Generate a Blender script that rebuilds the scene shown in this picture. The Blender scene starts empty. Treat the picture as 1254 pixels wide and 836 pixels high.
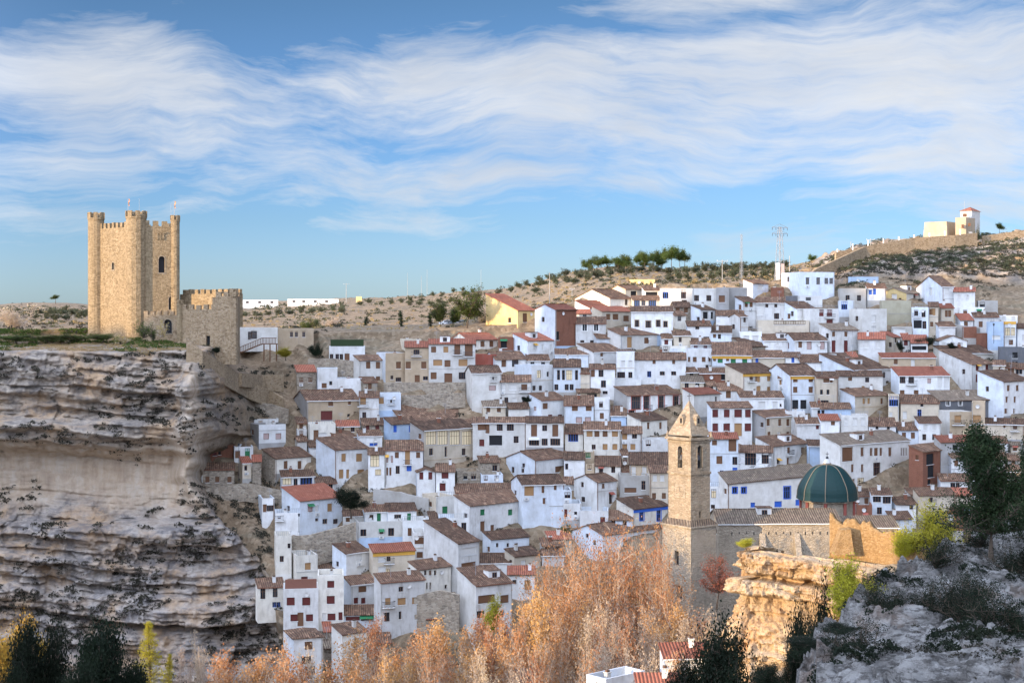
import bpy, bmesh, math, random
import numpy as np
from mathutils import Vector, Matrix
random.seed(7); rng = np.random.default_rng(7)
FPX = 1900.0; CXP = 627.0; HYP = 385.0
C = bpy.context.scene.collection
def P(px, py, D): return ((px-CXP)*D/FPX, D, (HYP-py)*D/FPX)
def PX(x, y): return CXP + FPX*x/y
def lerp(a, b, t): return a+(b-a)*t
def ss(a, b, t):
    t = np.clip((t-a)/(b-a), 0, 1); return t*t*(3-2*t)

# ---------------------------------------------------------------- noise
_T = np.random.default_rng(3).random((32, 32, 32)).astype(np.float32)*2-1
def vnoise(x, y, z):
    x, y, z = np.broadcast_arrays(np.asarray(x, float), np.asarray(y, float), np.asarray(z, float))
    xi, yi, zi = np.floor(x).astype(int), np.floor(y).astype(int), np.floor(z).astype(int)
    fx, fy, fz = x-xi, y-yi, z-zi
    fx, fy, fz = [f*f*(3-2*f) for f in (fx, fy, fz)]
    r = 0
    for a in (0, 1):
        for b in (0, 1):
            for c in (0, 1):
                w = (fx if a else 1-fx)*(fy if b else 1-fy)*(fz if c else 1-fz)
                r = r + w*_T[(xi+a) % 32, (yi+b) % 32, (zi+c) % 32]
    return r
def fbm(x, y, z, o=4, s=1.0, g=.5):
    r = 0; a = 1
    for k in range(o):
        r = r + a*vnoise(x*s+k*7.3, y*s+k*3.1, z*s+k*5.7); s *= 2.03; a *= g
    return r
def ridged(x, y, z, o=4, s=1.0):
    r = 0; a = 1
    for k in range(o):
        r = r + a*(1-2*np.abs(vnoise(x*s+k*7.3, y*s+k*3.1, z*s+k*5.7))); s *= 2.1; a *= .5
    return r

def blocks(x, z, bw, bh, sd=0.):
    # broken rock: every block of every bed stands in or out by its own amount
    bi = np.floor(z/bh+vnoise(x*.12/bw, 2.2+sd, 0)*.6); h1 = np.modf(np.abs(np.sin(bi*12.9898+sd))*43.758)[0]
    bj = np.floor(x/(bw*(.6+.9*h1))+h1*9+vnoise(x*.5/bw, z*.5/bh, 3+sd)*.35)
    return np.modf(np.abs(np.sin(bi*127.1+bj*311.7+sd))*4375.5)[0]-.5
# ---------------------------------------------------------------- materials
MATS = {}
def N(nt, t, **kw):
    n = nt.nodes.new(t)
    for k, v in kw.items():
        if k.startswith('i_'):
            n.inputs[k[2:].replace('_', ' ')].default_value = v
        else: setattr(n, k, v)
    return n
def L(nt, a, b): nt.links.new(a, b)
def mat0(name, rough=.9):
    m = bpy.data.materials.new(name); m.use_nodes = True
    nt = m.node_tree; b = nt.nodes['Principled BSDF']
    b.inputs['Roughness'].default_value = rough
    b.inputs['Specular IOR Level'].default_value = .25
    MATS[name] = m
    return m, nt, b
def ramp(nt, fac, stops, interp='LINEAR'):
    r = nt.nodes.new('ShaderNodeValToRGB'); r.color_ramp.interpolation = interp
    e = r.color_ramp.elements
    while len(e) < len(stops): e.new(.5)
    for k, (p, c) in enumerate(stops):
        e[k].position = p; e[k].color = (c[0], c[1], c[2], 1) if hasattr(c, '__len__') else (c, c, c, 1)
    L(nt, fac, r.inputs[0]); return r.outputs[0]
def noise(nt, co, scale, detail=4, rough=.55, mp=None):
    if mp is not None:
        m_ = N(nt, 'ShaderNodeMapping'); m_.inputs['Scale'].default_value = mp; L(nt, co, m_.inputs[0]); co = m_.outputs[0]
    n = N(nt, 'ShaderNodeTexNoise'); n.inputs['Scale'].default_value = scale
    n.inputs['Detail'].default_value = detail; n.inputs['Roughness'].default_value = rough
    L(nt, co, n.inputs['Vector']); return n.outputs['Fac']
def mixc(nt, f, a, b, mode='MIX'):
    m = N(nt, 'ShaderNodeMix', data_type='RGBA', blend_type=mode)
    for s, v in ((0, f), (6, a), (7, b)):
        if hasattr(v, 'is_linked'): L(nt, v, m.inputs[s])
        else: m.inputs[s].default_value = v if s == 0 else (v[0], v[1], v[2], 1)
    return m.outputs[2]
def mth(nt, op, a, b=None, c=None):
    m = N(nt, 'ShaderNodeMath', operation=op)
    for k, v in enumerate((a, b, c)):
        if v is None: continue
        if hasattr(v, 'is_linked'): L(nt, v, m.inputs[k])
        else: m.inputs[k].default_value = v
    return m.outputs[0]
def bump(nt, b, h, dist=.05, st=1.0):
    n = N(nt, 'ShaderNodeBump'); n.inputs['Strength'].default_value = st; n.inputs['Distance'].default_value = dist
    L(nt, h, n.inputs['Height']); L(nt, n.outputs[0], b.inputs['Normal'])
def pos(nt): return N(nt, 'ShaderNodeNewGeometry').outputs['Position']
def oco(nt): return N(nt, 'ShaderNodeTexCoord').outputs['Object']
def orand(nt): return N(nt, 'ShaderNodeObjectInfo').outputs['Random']

def plaster(name, col, stain=.35, dirty=(.30, .26, .22)):
    m, nt, b = mat0(name, .92); g = pos(nt)
    n1 = noise(nt, g, .45, 6, .65); n2 = noise(nt, g, 1.6, 5, .6, (1, 1, .25))
    n3 = noise(nt, g, 6, 4, .6)
    c = mixc(nt, ramp(nt, n1, [(.32, 0), (.68, 1)]), [col[0]*.80, col[1]*.78, col[2]*.74], [min(1, v*1.06) for v in col])
    c = mixc(nt, mth(nt, 'MULTIPLY', ramp(nt, n2, [(.52, 0), (.78, 1)]), stain), c, dirty)
    c = mixc(nt, mth(nt, 'MULTIPLY', ramp(nt, n3, [(.4, 0), (.8, 1)]), .10), c, dirty)
    h = N(nt, 'ShaderNodeHueSaturation'); h.inputs['Value'].default_value = 1
    L(nt, c, h.inputs['Color'])
    L(nt, mth(nt, 'MULTIPLY_ADD', orand(nt), .22, .86), h.inputs['Value'])
    L(nt, h.outputs[0], b.inputs['Base Color']); bump(nt, b, n3, .03, .6)
plaster('white', (.78, .775, .76), .4)
plaster('whitewarm', (.74, .70, .62), .5)
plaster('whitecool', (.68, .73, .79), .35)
plaster('whiteworn', (.66, .65, .63), .7)
plaster('offwhite', (.66, .64, .60), .3)
plaster('cream', (.60, .52, .41), .35)
plaster('tan', (.50, .39, .27), .4)
plaster('yellow', (.70, .53, .25), .25)
plaster('khaki', (.37, .34, .25), .3)
plaster('grey', (.36, .35, .34), .4)
plaster('blue', (.46, .58, .74), .2)
plaster('redwall', (.36, .10, .07), .3)
plaster('slate', (.14, .145, .16), .3)
plaster('palest', (.80, .80, .79), .08)
plaster('cement', (.42, .40, .37), .5)

def stone(name, c1, c2, c3, sc=2.2, mort=(.45, .40, .33), flat=1.0, amt=.5):
    m, nt, b = mat0(name, .95); g = pos(nt)
    mp = N(nt, 'ShaderNodeMapping'); mp.inputs['Scale'].default_value = (sc, sc, sc*1.7*flat); L(nt, g, mp.inputs[0])
    nz = N(nt, 'ShaderNodeTexNoise'); nz.inputs['Scale'].default_value = 1.5; L(nt, g, nz.inputs['Vector'])
    va = N(nt, 'ShaderNodeVectorMath', operation='MULTIPLY_ADD'); L(nt, nz.outputs['Color'], va.inputs[0])
    va.inputs[1].default_value = (.5, .5, .35); L(nt, mp.outputs[0], va.inputs[2])
    v = N(nt, 'ShaderNodeTexVoronoi'); L(nt, va.outputs[0], v.inputs['Vector']); v.inputs['Scale'].default_value = 1
    v2 = N(nt, 'ShaderNodeTexVoronoi', feature='DISTANCE_TO_EDGE'); L(nt, va.outputs[0], v2.inputs['Vector']); v2.inputs['Scale'].default_value = 1
    sp = N(nt, 'ShaderNodeSeparateColor'); L(nt, v.outputs['Color'], sp.inputs[0])
    c = ramp(nt, sp.outputs[0], [(0, c1), (.5, c2), (1, c3)])
    e = ramp(nt, v2.outputs['Distance'], [(.02, 1), (.09, 0)])
    c = mixc(nt, mth(nt, 'MULTIPLY', e, amt), c, mort)
    big = noise(nt, g, .28, 6, .65)
    c = mixc(nt, ramp(nt, big, [(.42, 0), (.62, .75)]), c, mixc(nt, .5, c, c2 if not hasattr(c2, 'x') else c2))
    st = noise(nt, g, .9, 6, .7, (1, 1, .3))
    c = mixc(nt, mth(nt, 'MULTIPLY', ramp(nt, st, [(.5, 0), (.75, 1)]), .5), c, [v_*.45 for v_ in c1])
    L(nt, c, b.inputs['Base Color']); h = mth(nt, 'ADD', ramp(nt, v2.outputs['Distance'], [(0, 0), (.15, 1)]), noise(nt, g, 5, 4))
    bump(nt, b, h, .10, .8)
stone('stone', (.20, .16, .12), (.34, .28, .21), (.44, .37, .29), 2.4)
stone('rubble', (.22, .18, .14), (.38, .31, .23), (.48, .41, .32), 1.8)
stone('brick', (.26, .10, .06), (.36, .15, .09), (.30, .13, .08), 4.5, (.34, .25, .2), 2.0, .3)
stone('castle', (.21, .15, .085), (.31, .23, .135), (.39, .295, .18), 2.2, (.36, .275, .17), 1.0, .25)
stone('castledark', (.22, .15, .085), (.34, .245, .145), (.42, .315, .20), 2.0, (.45, .37, .28))
stone('ashlar', (.26, .205, .14), (.34, .27, .19), (.39, .325, .235), 1.7, (.27, .21, .15), 1.0, .5)
stone('ashlardark', (.30, .25, .19), (.38, .32, .24), (.42, .35, .27), 1.9, (.34, .28, .2), 1.0, .3)
stone('speckle', (.76, .75, .72), (.78, .77, .75), (.05, .05, .06), .9, (.78, .77, .75), .6, 1.0)
stone('ruinwall', (.28, .165, .07), (.40, .25, .11), (.46, .31, .16), 4.5, (.36, .23, .11), 1.0, .35)

def roofmat(name, cols, axis, lich=.35):
    m, nt, b = mat0(name, .9); o = oco(nt); g = pos(nt)
    w = N(nt, 'ShaderNodeTexWave', wave_type='BANDS', bands_direction=axis)
    w.inputs['Scale'].default_value = .85; w.inputs['Distortion'].default_value = .6; w.inputs['Detail'].default_value = 1
    L(nt, o, w.inputs['Vector'])
    sc = (2.6, 1.3, 1.3) if axis == 'X' else (1.3, 2.6, 1.3)
    mp = N(nt, 'ShaderNodeMapping'); mp.inputs['Scale'].default_value = sc; L(nt, o, mp.inputs[0])
    v = N(nt, 'ShaderNodeTexVoronoi'); L(nt, mp.outputs[0], v.inputs['Vector']); v.inputs['Scale'].default_value = 1.0
    sp = N(nt, 'ShaderNodeSeparateColor'); L(nt, v.outputs['Color'], sp.inputs[0])
    c = ramp(nt, sp.outputs[0], [(0, cols[0]), (.35, cols[1]), (.7, cols[2]), (1, cols[3])])
    big = noise(nt, g, .5, 6, .7)
    c = mixc(nt, ramp(nt, big, [(.4, 0), (.66, .75)]), c, cols[4])
    l2 = noise(nt, g, 1.7, 5, .7)
    c = mixc(nt, mth(nt, 'MULTIPLY', ramp(nt, l2, [(.55, 0), (.7, 1)]), lich), c, (.34, .29, .20))
    hs = N(nt, 'ShaderNodeHueSaturation'); L(nt, c, hs.inputs['Color'])
    L(nt, mth(nt, 'MULTIPLY_ADD', orand(nt), .75, .75), hs.inputs['Value'])
    c = mixc(nt, mth(nt, 'MULTIPLY', ramp(nt, w.outputs['Fac'], [(.0, 1), (.4, 0)]), .75), hs.outputs[0], (.035, .024, .02))
    L(nt, c, b.inputs['Base Color'])
    bump(nt, b, mth(nt, 'ADD', w.outputs['Fac'], sp.outputs[1]), .10, .8)
for ax in 'XY':
    roofmat('brown'+ax, [(.07, .038, .024), (.19, .105, .064), (.135, .078, .05), (.33, .20, .125), (.10, .06, .04)], ax)
    roofmat('red'+ax, [(.26, .085, .05), (.34, .12, .07), (.30, .10, .06), (.40, .16, .10), (.24, .085, .055)], ax, .1)
    roofmat('greyr'+ax, [(.13, .10, .07), (.24, .18, .13), (.18, .135, .10), (.34, .27, .19), (.155, .12, .09)], ax, .5)

def plain(name, col, rough=.7, met=0, spec=.3, var=.12, sc=3):
    m, nt, b = mat0(name, rough); b.inputs['Metallic'].default_value = met; b.inputs['Specular IOR Level'].default_value = spec
    n = noise(nt, pos(nt), sc, 4)
    L(nt, mixc(nt, n, [v*(1-var) for v in col], [min(1, v*(1+var)) for v in col]), b.inputs['Base Color'])
for nm, col, r in [('woodbrown', (.17, .085, .045), .7), ('woodlight', (.38, .22, .10), .7), ('reddark', (.13, .03, .025), .6),
                   ('redpaint', (.42, .09, .06), .6), ('bluepaint', (.04, .13, .52), .6), ('greenpaint', (.03, .17, .07), .6),
                   ('blind', (.62, .60, .56), .6), ('pink', (.46, .33, .30), .6), ('whitetrim', (.75, .74, .71), .7),
                   ('panereflect', (.80, .66, .42), .8), ('dark', (.02, .02, .022), .9), ('metaldark', (.05, .05, .055), .5),
                   ('metalgrey', (.30, .31, .32), .45), ('ochre', (.62, .34, .06), .7), ('concrete', (.36, .34, .31), .9),
                   ('bark', (.10, .075, .055), .95), ('palebark', (.52, .42, .33), .9), ('tubered', (.55, .10, .05), .6),
                   ('domegreen', (.008, .036, .034), .6), ('domerib', (.24, .19, .13), .8), ('brickrib', (.28, .08, .06), .8),
                   ('path', (.42, .41, .40), .9), ('flagred', (.55, .05, .04), .8), ('flagyellow', (.75, .5, .05), .8),
                   ('carwhite', (.7, .7, .7), .3), ('cargrey', (.25, .27, .30), .3), ('carblack', (.03, .03, .035), .25), ('rubber', (.02, .02, .02), .8),
                   ('shade', (.30, .08, .05), .8), ('pergola', (.22, .10, .07), .8), ('bushterr', (.03, .05, .02), .9)]:
    plain(nm, col, r)
m, nt, b = mat0('glass', .12); b.inputs['Base Color'].default_value = (.018, .022, .03, 1); b.inputs['Specular IOR Level'].default_value = .7

def leafmat(name, cols, sc=.6):
    m, nt, b = mat0(name, .75); g = pos(nt)
    n = noise(nt, g, sc, 3); n2 = noise(nt, g, 7, 2)
    f = mth(nt, 'ADD', mth(nt, 'MULTIPLY', n, .55), mth(nt, 'MULTIPLY', n2, .45))
    c = ramp(nt, f, [(.30, cols[0]), (.5, cols[1]), (.70, cols[2])])
    hs = N(nt, 'ShaderNodeHueSaturation'); L(nt, c, hs.inputs['Color'])
    L(nt, mth(nt, 'MULTIPLY_ADD', orand(nt), .4, .8), hs.inputs['Value'])
    L(nt, mth(nt, 'MULTIPLY_ADD', orand(nt), .03, .485), hs.inputs['Hue'])
    L(nt, hs.outputs[0], b.inputs['Base Color'])
    t = N(nt, 'ShaderNodeBsdfTranslucent'); L(nt, hs.outputs[0], t.inputs['Color'])
    mx = N(nt, 'ShaderNodeMixShader'); mx.inputs[0].default_value = .3
    L(nt, b.outputs[0], mx.inputs[1]); L(nt, t.outputs[0], mx.inputs[2]); L(nt, mx.outputs[0], nt.nodes['Material Output'].inputs[0])
leafmat('leafautumn', [(.32, .14, .05), (.48, .245, .10), (.62, .40, .22)])
leafmat('leafred', [(.24, .07, .04), (.36, .12, .07), (.46, .19, .12)])
leafmat('leafpine', [(.012, .024, .010), (.025, .045, .016), (.05, .07, .022)])
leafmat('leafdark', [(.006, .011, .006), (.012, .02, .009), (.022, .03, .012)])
leafmat('leafyellow', [(.24, .22, .02), (.42, .38, .035), (.56, .49, .06)])
leafmat('leafgold', [(.38, .22, .03), (.50, .32, .05), (.60, .42, .08)])
leafmat('leafolive', [(.045, .055, .03), (.08, .09, .05), (.12, .125, .075)])
leafmat('leafgreen', [(.035, .055, .015), (.07, .10, .02), (.13, .15, .03)])
leafmat('leafscrub', [(.025, .024, .018), (.05, .045, .032), (.085, .075, .05)])
leafmat('twigs', [(.34, .25, .17), (.46, .35, .25), (.58, .46, .34)])
leafmat('drygrass', [(.30, .20, .08), (.42, .30, .13), (.34, .30, .12)])

# ---------------------------------------------------------------- mesh builder
class MB:
    def __init__(s): s.v = []; s.f = []; s.m = []; s.ms = []
    def mi(s, m):
        if m not in s.ms: s.ms.append(m)
        return s.ms.index(m)
    def face(s, pts, m):
        n = len(s.v); s.v += [tuple(p) for p in pts]; s.f.append(tuple(range(n, n+len(pts)))); s.m.append(s.mi(m))
    def box(s, a, b, m, T=None):
        x0, y0, z0 = a; x1, y1, z1 = b
        c = [(x0, y0, z0), (x1, y0, z0), (x1, y1, z0), (x0, y1, z0), (x0, y0, z1), (x1, y0, z1), (x1, y1, z1), (x0, y1, z1)]
        if T: c = [T(*p) for p in c]
        n = len(s.v); s.v += c; k = s.mi(m)
        for q in ((0, 3, 2, 1), (4, 5, 6, 7), (0, 1, 5, 4), (1, 2, 6, 5), (2, 3, 7, 6), (3, 0, 4, 7)):
            s.f.append(tuple(n+i for i in q)); s.m.append(k)
    def tube(s, p, q, r0, r1, m, k=6):
        p = Vector(p); q = Vector(q); d = (q-p)
        if d.length < 1e-6: return
        d.normalize(); a = d.orthogonal().normalized(); b = d.cross(a); n = len(s.v)
        for c, r in ((p, r0), (q, r1)):
            for i in range(k):
                t = 2*math.pi*i/k; s.v.append(tuple(c+a*math.cos(t)*r+b*math.sin(t)*r))
        mm = s.mi(m)
        for i in range(k):
            j = (i+1) % k; s.f.append((n+i, n+j, n+k+j, n+k+i)); s.m.append(mm)
        s.f.append(tuple(n+k+i for i in range(k))); s.m.append(mm)
        s.f.append(tuple(n+k-1-i for i in range(k))); s.m.append(mm)
    def prism(s, pts, z0, z1, m, top=True, zb=None):
        n = len(s.v); k = len(pts); mm = s.mi(m)
        s.v += [(p[0], p[1], z0) for p in pts]+[(p[0], p[1], z1) for p in pts]
        for i in range(k):
            j = (i+1) % k; s.f.append((n+i, n+j, n+k+j, n+k+i)); s.m.append(mm)
        if top: s.f.append(tuple(n+k+i for i in range(k))); s.m.append(mm)
    def build(s, name, parent=None, smooth=False, label=None):
        me = bpy.data.meshes.new(name); me.from_pydata(s.v, [], s.f)
        for m in s.ms: me.materials.append(MATS[m])
        me.polygons.foreach_set('material_index', s.m)
        if smooth: me.polygons.foreach_set('use_smooth', [True]*len(s.f))
        me.update(); o = bpy.data.objects.new(name, me); C.objects.link(o)
        if parent: o.parent = parent
        if label: o['label'] = label
        return o
def npmesh(name, v, f, mats, mi=None, smooth=False, parent=None):
    me = bpy.data.meshes.new(name); v = np.asarray(v, np.float32); f = np.asarray(f, np.int32)
    k = f.shape[1]; me.vertices.add(len(v)); me.vertices.foreach_set('co', v.ravel())
    me.loops.add(f.size); me.loops.foreach_set('vertex_index', f.ravel())
    me.polygons.add(len(f)); me.polygons.foreach_set('loop_start', np.arange(0, f.size, k, dtype=np.int32))
    for m in mats: me.materials.append(MATS[m])
    if mi is not None: me.polygons.foreach_set('material_index', np.asarray(mi, np.int32))
    if smooth: me.polygons.foreach_set('use_smooth', np.ones(len(f), bool))
    me.update(calc_edges=True); o = bpy.data.objects.new(name, me); C.objects.link(o)
    if parent: o.parent = parent
    return o
def empty(name, loc, rz=0, label=None, cat=None, group=None):
    o = bpy.data.objects.new(name, None); C.objects.link(o); o.location = loc; o.rotation_euler = (0, 0, rz)
    o.empty_display_size = .5
    return tag(o, label, cat, group)
def tag(o, label=None, cat=None, group=None, kind=None):
    if label: o['label'] = label
    if cat: o['category'] = cat
    if group: o['group'] = group
    if kind: o['kind'] = kind
    return o
ORD = ['first', 'second', 'third', 'fourth', 'fifth', 'sixth', 'seventh', 'eighth', 'ninth', 'tenth', 'eleventh', 'twelfth',
       'thirteenth', 'fourteenth', 'fifteenth', 'sixteenth', 'seventeenth', 'eighteenth', 'nineteenth', 'twentieth']
ORD += ['twenty-'+o for o in ORD[:9]]+['thirtieth']+['thirty-'+o for o in ORD[:9]]+['fortieth']+['forty-'+o for o in ORD[:9]]+['fiftieth']

# ---------------------------------------------------------------- sun geometry
SE = math.atan(.15); TE = .15
SH = np.array([-.75, -.6614])          # horizontal direction towards the sun
AL = -SH; PB = np.array([.6614, -.75])
def uv_of(p): return p[0]*PB[0]+p[1]*PB[1], p[2]+TE*(p[0]*AL[0]+p[1]*AL[1])
# ================================================================ TERRAIN
_dk = np.array([(300, 425), (330, 410), (345, 400), (360, 390), (400, 366), (440, 348), (480, 334), (540, 317), (600, 301), (660, 286), (720, 272), (780, 258), (836, 243), (900, 228)], float)
def Dof(px, py): return float(np.interp(py, _dk[:, 0], _dk[:, 1]))
def DofA(py): return np.interp(py, _dk[:, 0], _dk[:, 1])
_S = np.array([(-3000, 374), (0, 373), (55, 370), (85, 371), (130, 374), (290, 370), (420, 366), (520, 362), (600, 356), (660, 345), (700, 336), (735, 331), (760, 328), (840, 330), (900, 331), (960, 328), (1000, 318), (1040, 305), (1080, 297), (1130, 293), (1200, 291), (1254, 284), (1400, 280), (3000, 300)], float)
_DS = np.array([(-3000, 1400), (0, 1400), (290, 1400), (420, 1200), (520, 950), (600, 740), (700, 580), (840, 560), (960, 520), (1040, 465), (1254, 460), (3000, 460)], float)
_T_ = np.array([(-3000, 409), (230, 409), (300, 412), (560, 404), (640, 396), (700, 372), (760, 350), (800, 350), (950, 344), (1000, 350), (1060, 340), (1120, 338), (1254, 345), (3000, 350)], float)
_ck = np.array([(905, 262), (836, 268), (760, 275), (700, 279), (645, 282), (636, 287), (600, 293), (560, 294), (535, 287), (520, 286), (505, 291), (480, 290), (455, 294), (431, 296), (427, 300), (418, 318), (409, 338)], float)[::-1]
def cliffw(pxs, py):
    edge = np.interp(py, [400, 440, 500, 600, 640, 700, 740, 836, 905], [268, 250, 240, 238, 270, 322, 325, 352, 360])
    edge = edge+fbm(np.asarray(pxs)*.0+py*.05, 1.1, 0, 3, 1)*6+vnoise(np.asarray(pxs)*.12, py*.12, 0)*4*ss(590, 640, py)
    wd = np.interp(py, [405, 430, 462, 525, 556, 600], [15, 40, 100, 85, 18, 16])
    return edge, 1-ss(edge-4, edge+wd, pxs)
def baseD(px, py):
    e, w = cliffw(px, py); return float(np.interp(py, _ck[:, 0], _ck[:, 1])*w+DofA(py)*(1-w))
def build_hillside():
    pxs = np.concatenate([np.linspace(-2600, -60, 60)[:-1], np.arange(-60, 420, 1.6), np.arange(420, 990, 3.2), np.arange(990, 1330, 2.0), np.linspace(1330, 3200, 40)])
    S = np.interp(pxs, _S[:, 0], _S[:, 1]); DS = np.interp(pxs, _DS[:, 0], _DS[:, 1]); T = np.interp(pxs, _T_[:, 0], _T_[:, 1])
    W = 1-ss(238, 262, pxs)                        # castle plateau
    cols = []
    # rows: bottom flat -> face -> field -> beyond
    tt = np.linspace(0, 1, 330)
    X = []; Y = []; Z = []; R = []
    # near flat valley
    for D in (40, 80, 120, 160, 190, 210):
        X.append((pxs-CXP)*D/FPX); Y.append(np.full_like(pxs, D)); Z.append(np.full_like(pxs, -66.)); R.append(np.full_like(pxs, 0.))
    for t in tt:
        py = 905+(T-905)*t
        D1 = DofA(py)
        D2 = np.interp(py, _ck[:, 0], _ck[:, 1])
        edge, w = cliffw(pxs, py)
        spur = np.exp(-((pxs-(edge-12))/12.)**2)*np.interp(py, [430, 470, 600, 640], [0, 6, 6, 0])
        D = D2*w+D1*(1-w)-spur*w
        # terraces in the town
        x = (pxs-CXP)*D/FPX; z = (HYP-py)*D/FPX
        stp = 5.5; q = z/stp+fbm(x, D*0, 0, 2, .03)*1.2; fr = q-np.floor(q); zt = z+(ss(.55, .9, fr)-fr)*stp*.55
        z = np.where(w < .5, z*w+zt*(1-w), z)-(1-w)*.6*ss(0, .03, 1-t)
        # rock relief on the cliff
        strat = np.exp(-((py-585)/45.)**2)
        wr = w*ss(420, 440, py)
        low = ss(640, 700, py)*.5; warp = fbm(x, D*0, z, 3, .018)*(1.2+2.6*low)+x*(.02+.05*low)
        a = fbm(x, D, z, 6, .10)*1.5*(1-.6*strat)+ridged(x, D, z*1.6, 5, .22)*.55*(1-.75*strat)+np.abs(vnoise(x*.35, D*.2, z*.06))*-1.1*(1-.5*strat)
        zl = z+warp
        bed = (np.abs(vnoise(x*.015, 1.3, zl*.55))*1.0+vnoise(x*.03, 5.3, zl*1.1)*.8+vnoise(x*.07, 9.1, zl*2.4)*.35)
        bed = bed*(1.5-1.2*strat)
        cut = zl/2.6+vnoise(x*.05, 4.4, 0)*.6; cut = cut-np.floor(cut); bed = bed+(ss(.0, .12, cut)*(1-ss(.12, .9, cut)))*-1.0*(1-.8*strat)*ss(-.1, .4, vnoise(x*.06, 7.7, zl*.3))
        bi = np.floor(zl/1.5+vnoise(x*.04, 2.2, 0)*.5); bj = np.floor(x/(2.2+2.5*np.abs(np.sin(bi*12.9)))+np.sin(bi*78.2)*9+vnoise(x*.2, zl*.5, 3)*.4)
        blk = np.modf(np.abs(np.sin(bi*127.1+bj*311.7)*4375.5))[0]-.5; bed = bed+blk*(1.9-1.7*strat)+blocks(x, z, 5, 3.5, 9)*1.8*(1-.9*strat)+blocks(x, zl, 1.0, .55, 3)*.5*(1-.85*strat)+fbm(x, D*0, z*1.4, 4, .9)*.28*(1-.5*strat)
        led = vnoise(x*.02, 3.1, zl*.30); led = np.tanh(led*9)*1.3*(1-.8*strat)
        D = D+wr*(a+bed+led)
        x = (pxs-CXP)*D/FPX
        wt = (1-w)*fbm(x, D, z, 4, .22)*.5
        z = z+wt+w*(1-ss(420, 440, py))*fbm(x, D, z, 4, .2)*.35
        X.append(x); Y.append(D); Z.append(z); R.append(np.where(py > 424, w, 0))
    DT = Y[-1]; 
    for q in np.linspace(0, 1, 90)[1:]:
        py = T+(S-T)*q
        pw = np.interp(pxs, [290, 700, 1000], [2.6, 1.7, 1.15])
        D = DT+(DS-DT)*q**pw
        x = (pxs-CXP)*D/FPX; z = (HYP-py)*D/FPX
        rk = ss(985, 1010, pxs)
        bi = np.floor(zl/1.5+vnoise(x*.04, 2.2, 0)*.5); bj = np.floor(x/(2.2+2.5*np.abs(np.sin(bi*12.9)))+np.sin(bi*78.2)*9+vnoise(x*.2, zl*.5, 3)*.4)
        blk = np.modf(np.abs(np.sin(bi*127.1+bj*311.7)*4375.5))[0]-.5; bed = bed+blk*(1.9-1.7*strat)+blocks(x, z, 5, 3.5, 9)*1.8*(1-.9*strat)+blocks(x, zl, 1.0, .55, 3)*.5*(1-.85*strat)+fbm(x, D*0, z*1.4, 4, .9)*.28*(1-.5*strat)
        led = vnoise(x*.02, 2.1, z*.35+fbm(x, D, z, 2, .03))
        D2 = D+rk*(np.tanh(led*4)*3.5+fbm(x, D, z, 5, .15)*2.4+np.tanh(vnoise(x*.05, 8.8, z*.9)*5)*1.2)*np.sin(q*math.pi)
        x = x+0*D2
        z = z+(fbm(x, D, z, 4, .12)*.5+fbm(x, D, 0, 2, .03)*1.0)*(1-rk)*np.minimum(1, q*8)+rk*(ridged(x, D, z, 4, .2)*.7+fbm(x, D, z, 4, .5)*.5)
        X.append(x); Y.append(D2); Z.append(z); R.append(rk)
    zs = Z[-1]
    for k, (mD, dz) in enumerate([(1.08, -1.5), (1.3, -5), (2, -8), (5, -10), (12, -20)]):
        D = DS*mD; X.append((pxs-CXP)*D/FPX); Y.append(D); Z.append(np.minimum(zs+dz, np.where(k > 2, 9., 999))); R.append(np.zeros_like(pxs))
    X, Y, Z, R = map(np.array, (X, Y, Z, R)); nr, nc = X.shape
    _py = HYP-Z*FPX/np.maximum(Y, 1); _px = CXP+X*FPX/np.maximum(Y, 1)
    xc = np.interp(_py, [430, 480, 540, 600, 640], [232, 238, 236, 226, 205]); cw = np.interp(_py, [430, 500, 600, 640], [5, 9, 22, 30])
    ch = np.exp(-((_px-xc)/cw)**2)*ss(435, 470, _py)*(1-ss(610, 650, _py)); ch = np.clip(ch+fbm(X, Y, Z, 3, .15)*.35*(ch > .05), 0, 1)*R
    v = np.stack([X.ravel(), Y.ravel(), Z.ravel()], 1)
    i = np.arange(nr*nc).reshape(nr, nc)
    f = np.stack([i[:-1, :-1].ravel(), i[:-1, 1:].ravel(), i[1:, 1:].ravel(), i[1:, :-1].ravel()], 1)
    o = npmesh('hillside', v, f, ['terrain'])
    at = o.data.attributes.new('rock', 'FLOAT', 'POINT'); at.data.foreach_set('value', R.ravel().astype(np.float32))
    a2 = o.data.attributes.new('chute', 'FLOAT', 'POINT'); a2.data.foreach_set('value', ch.ravel().astype(np.float32))
    tag(o, 'limestone cliff, town slope and plateau behind', None, None, 'structure')
    return o, (X, Y, Z)
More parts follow.
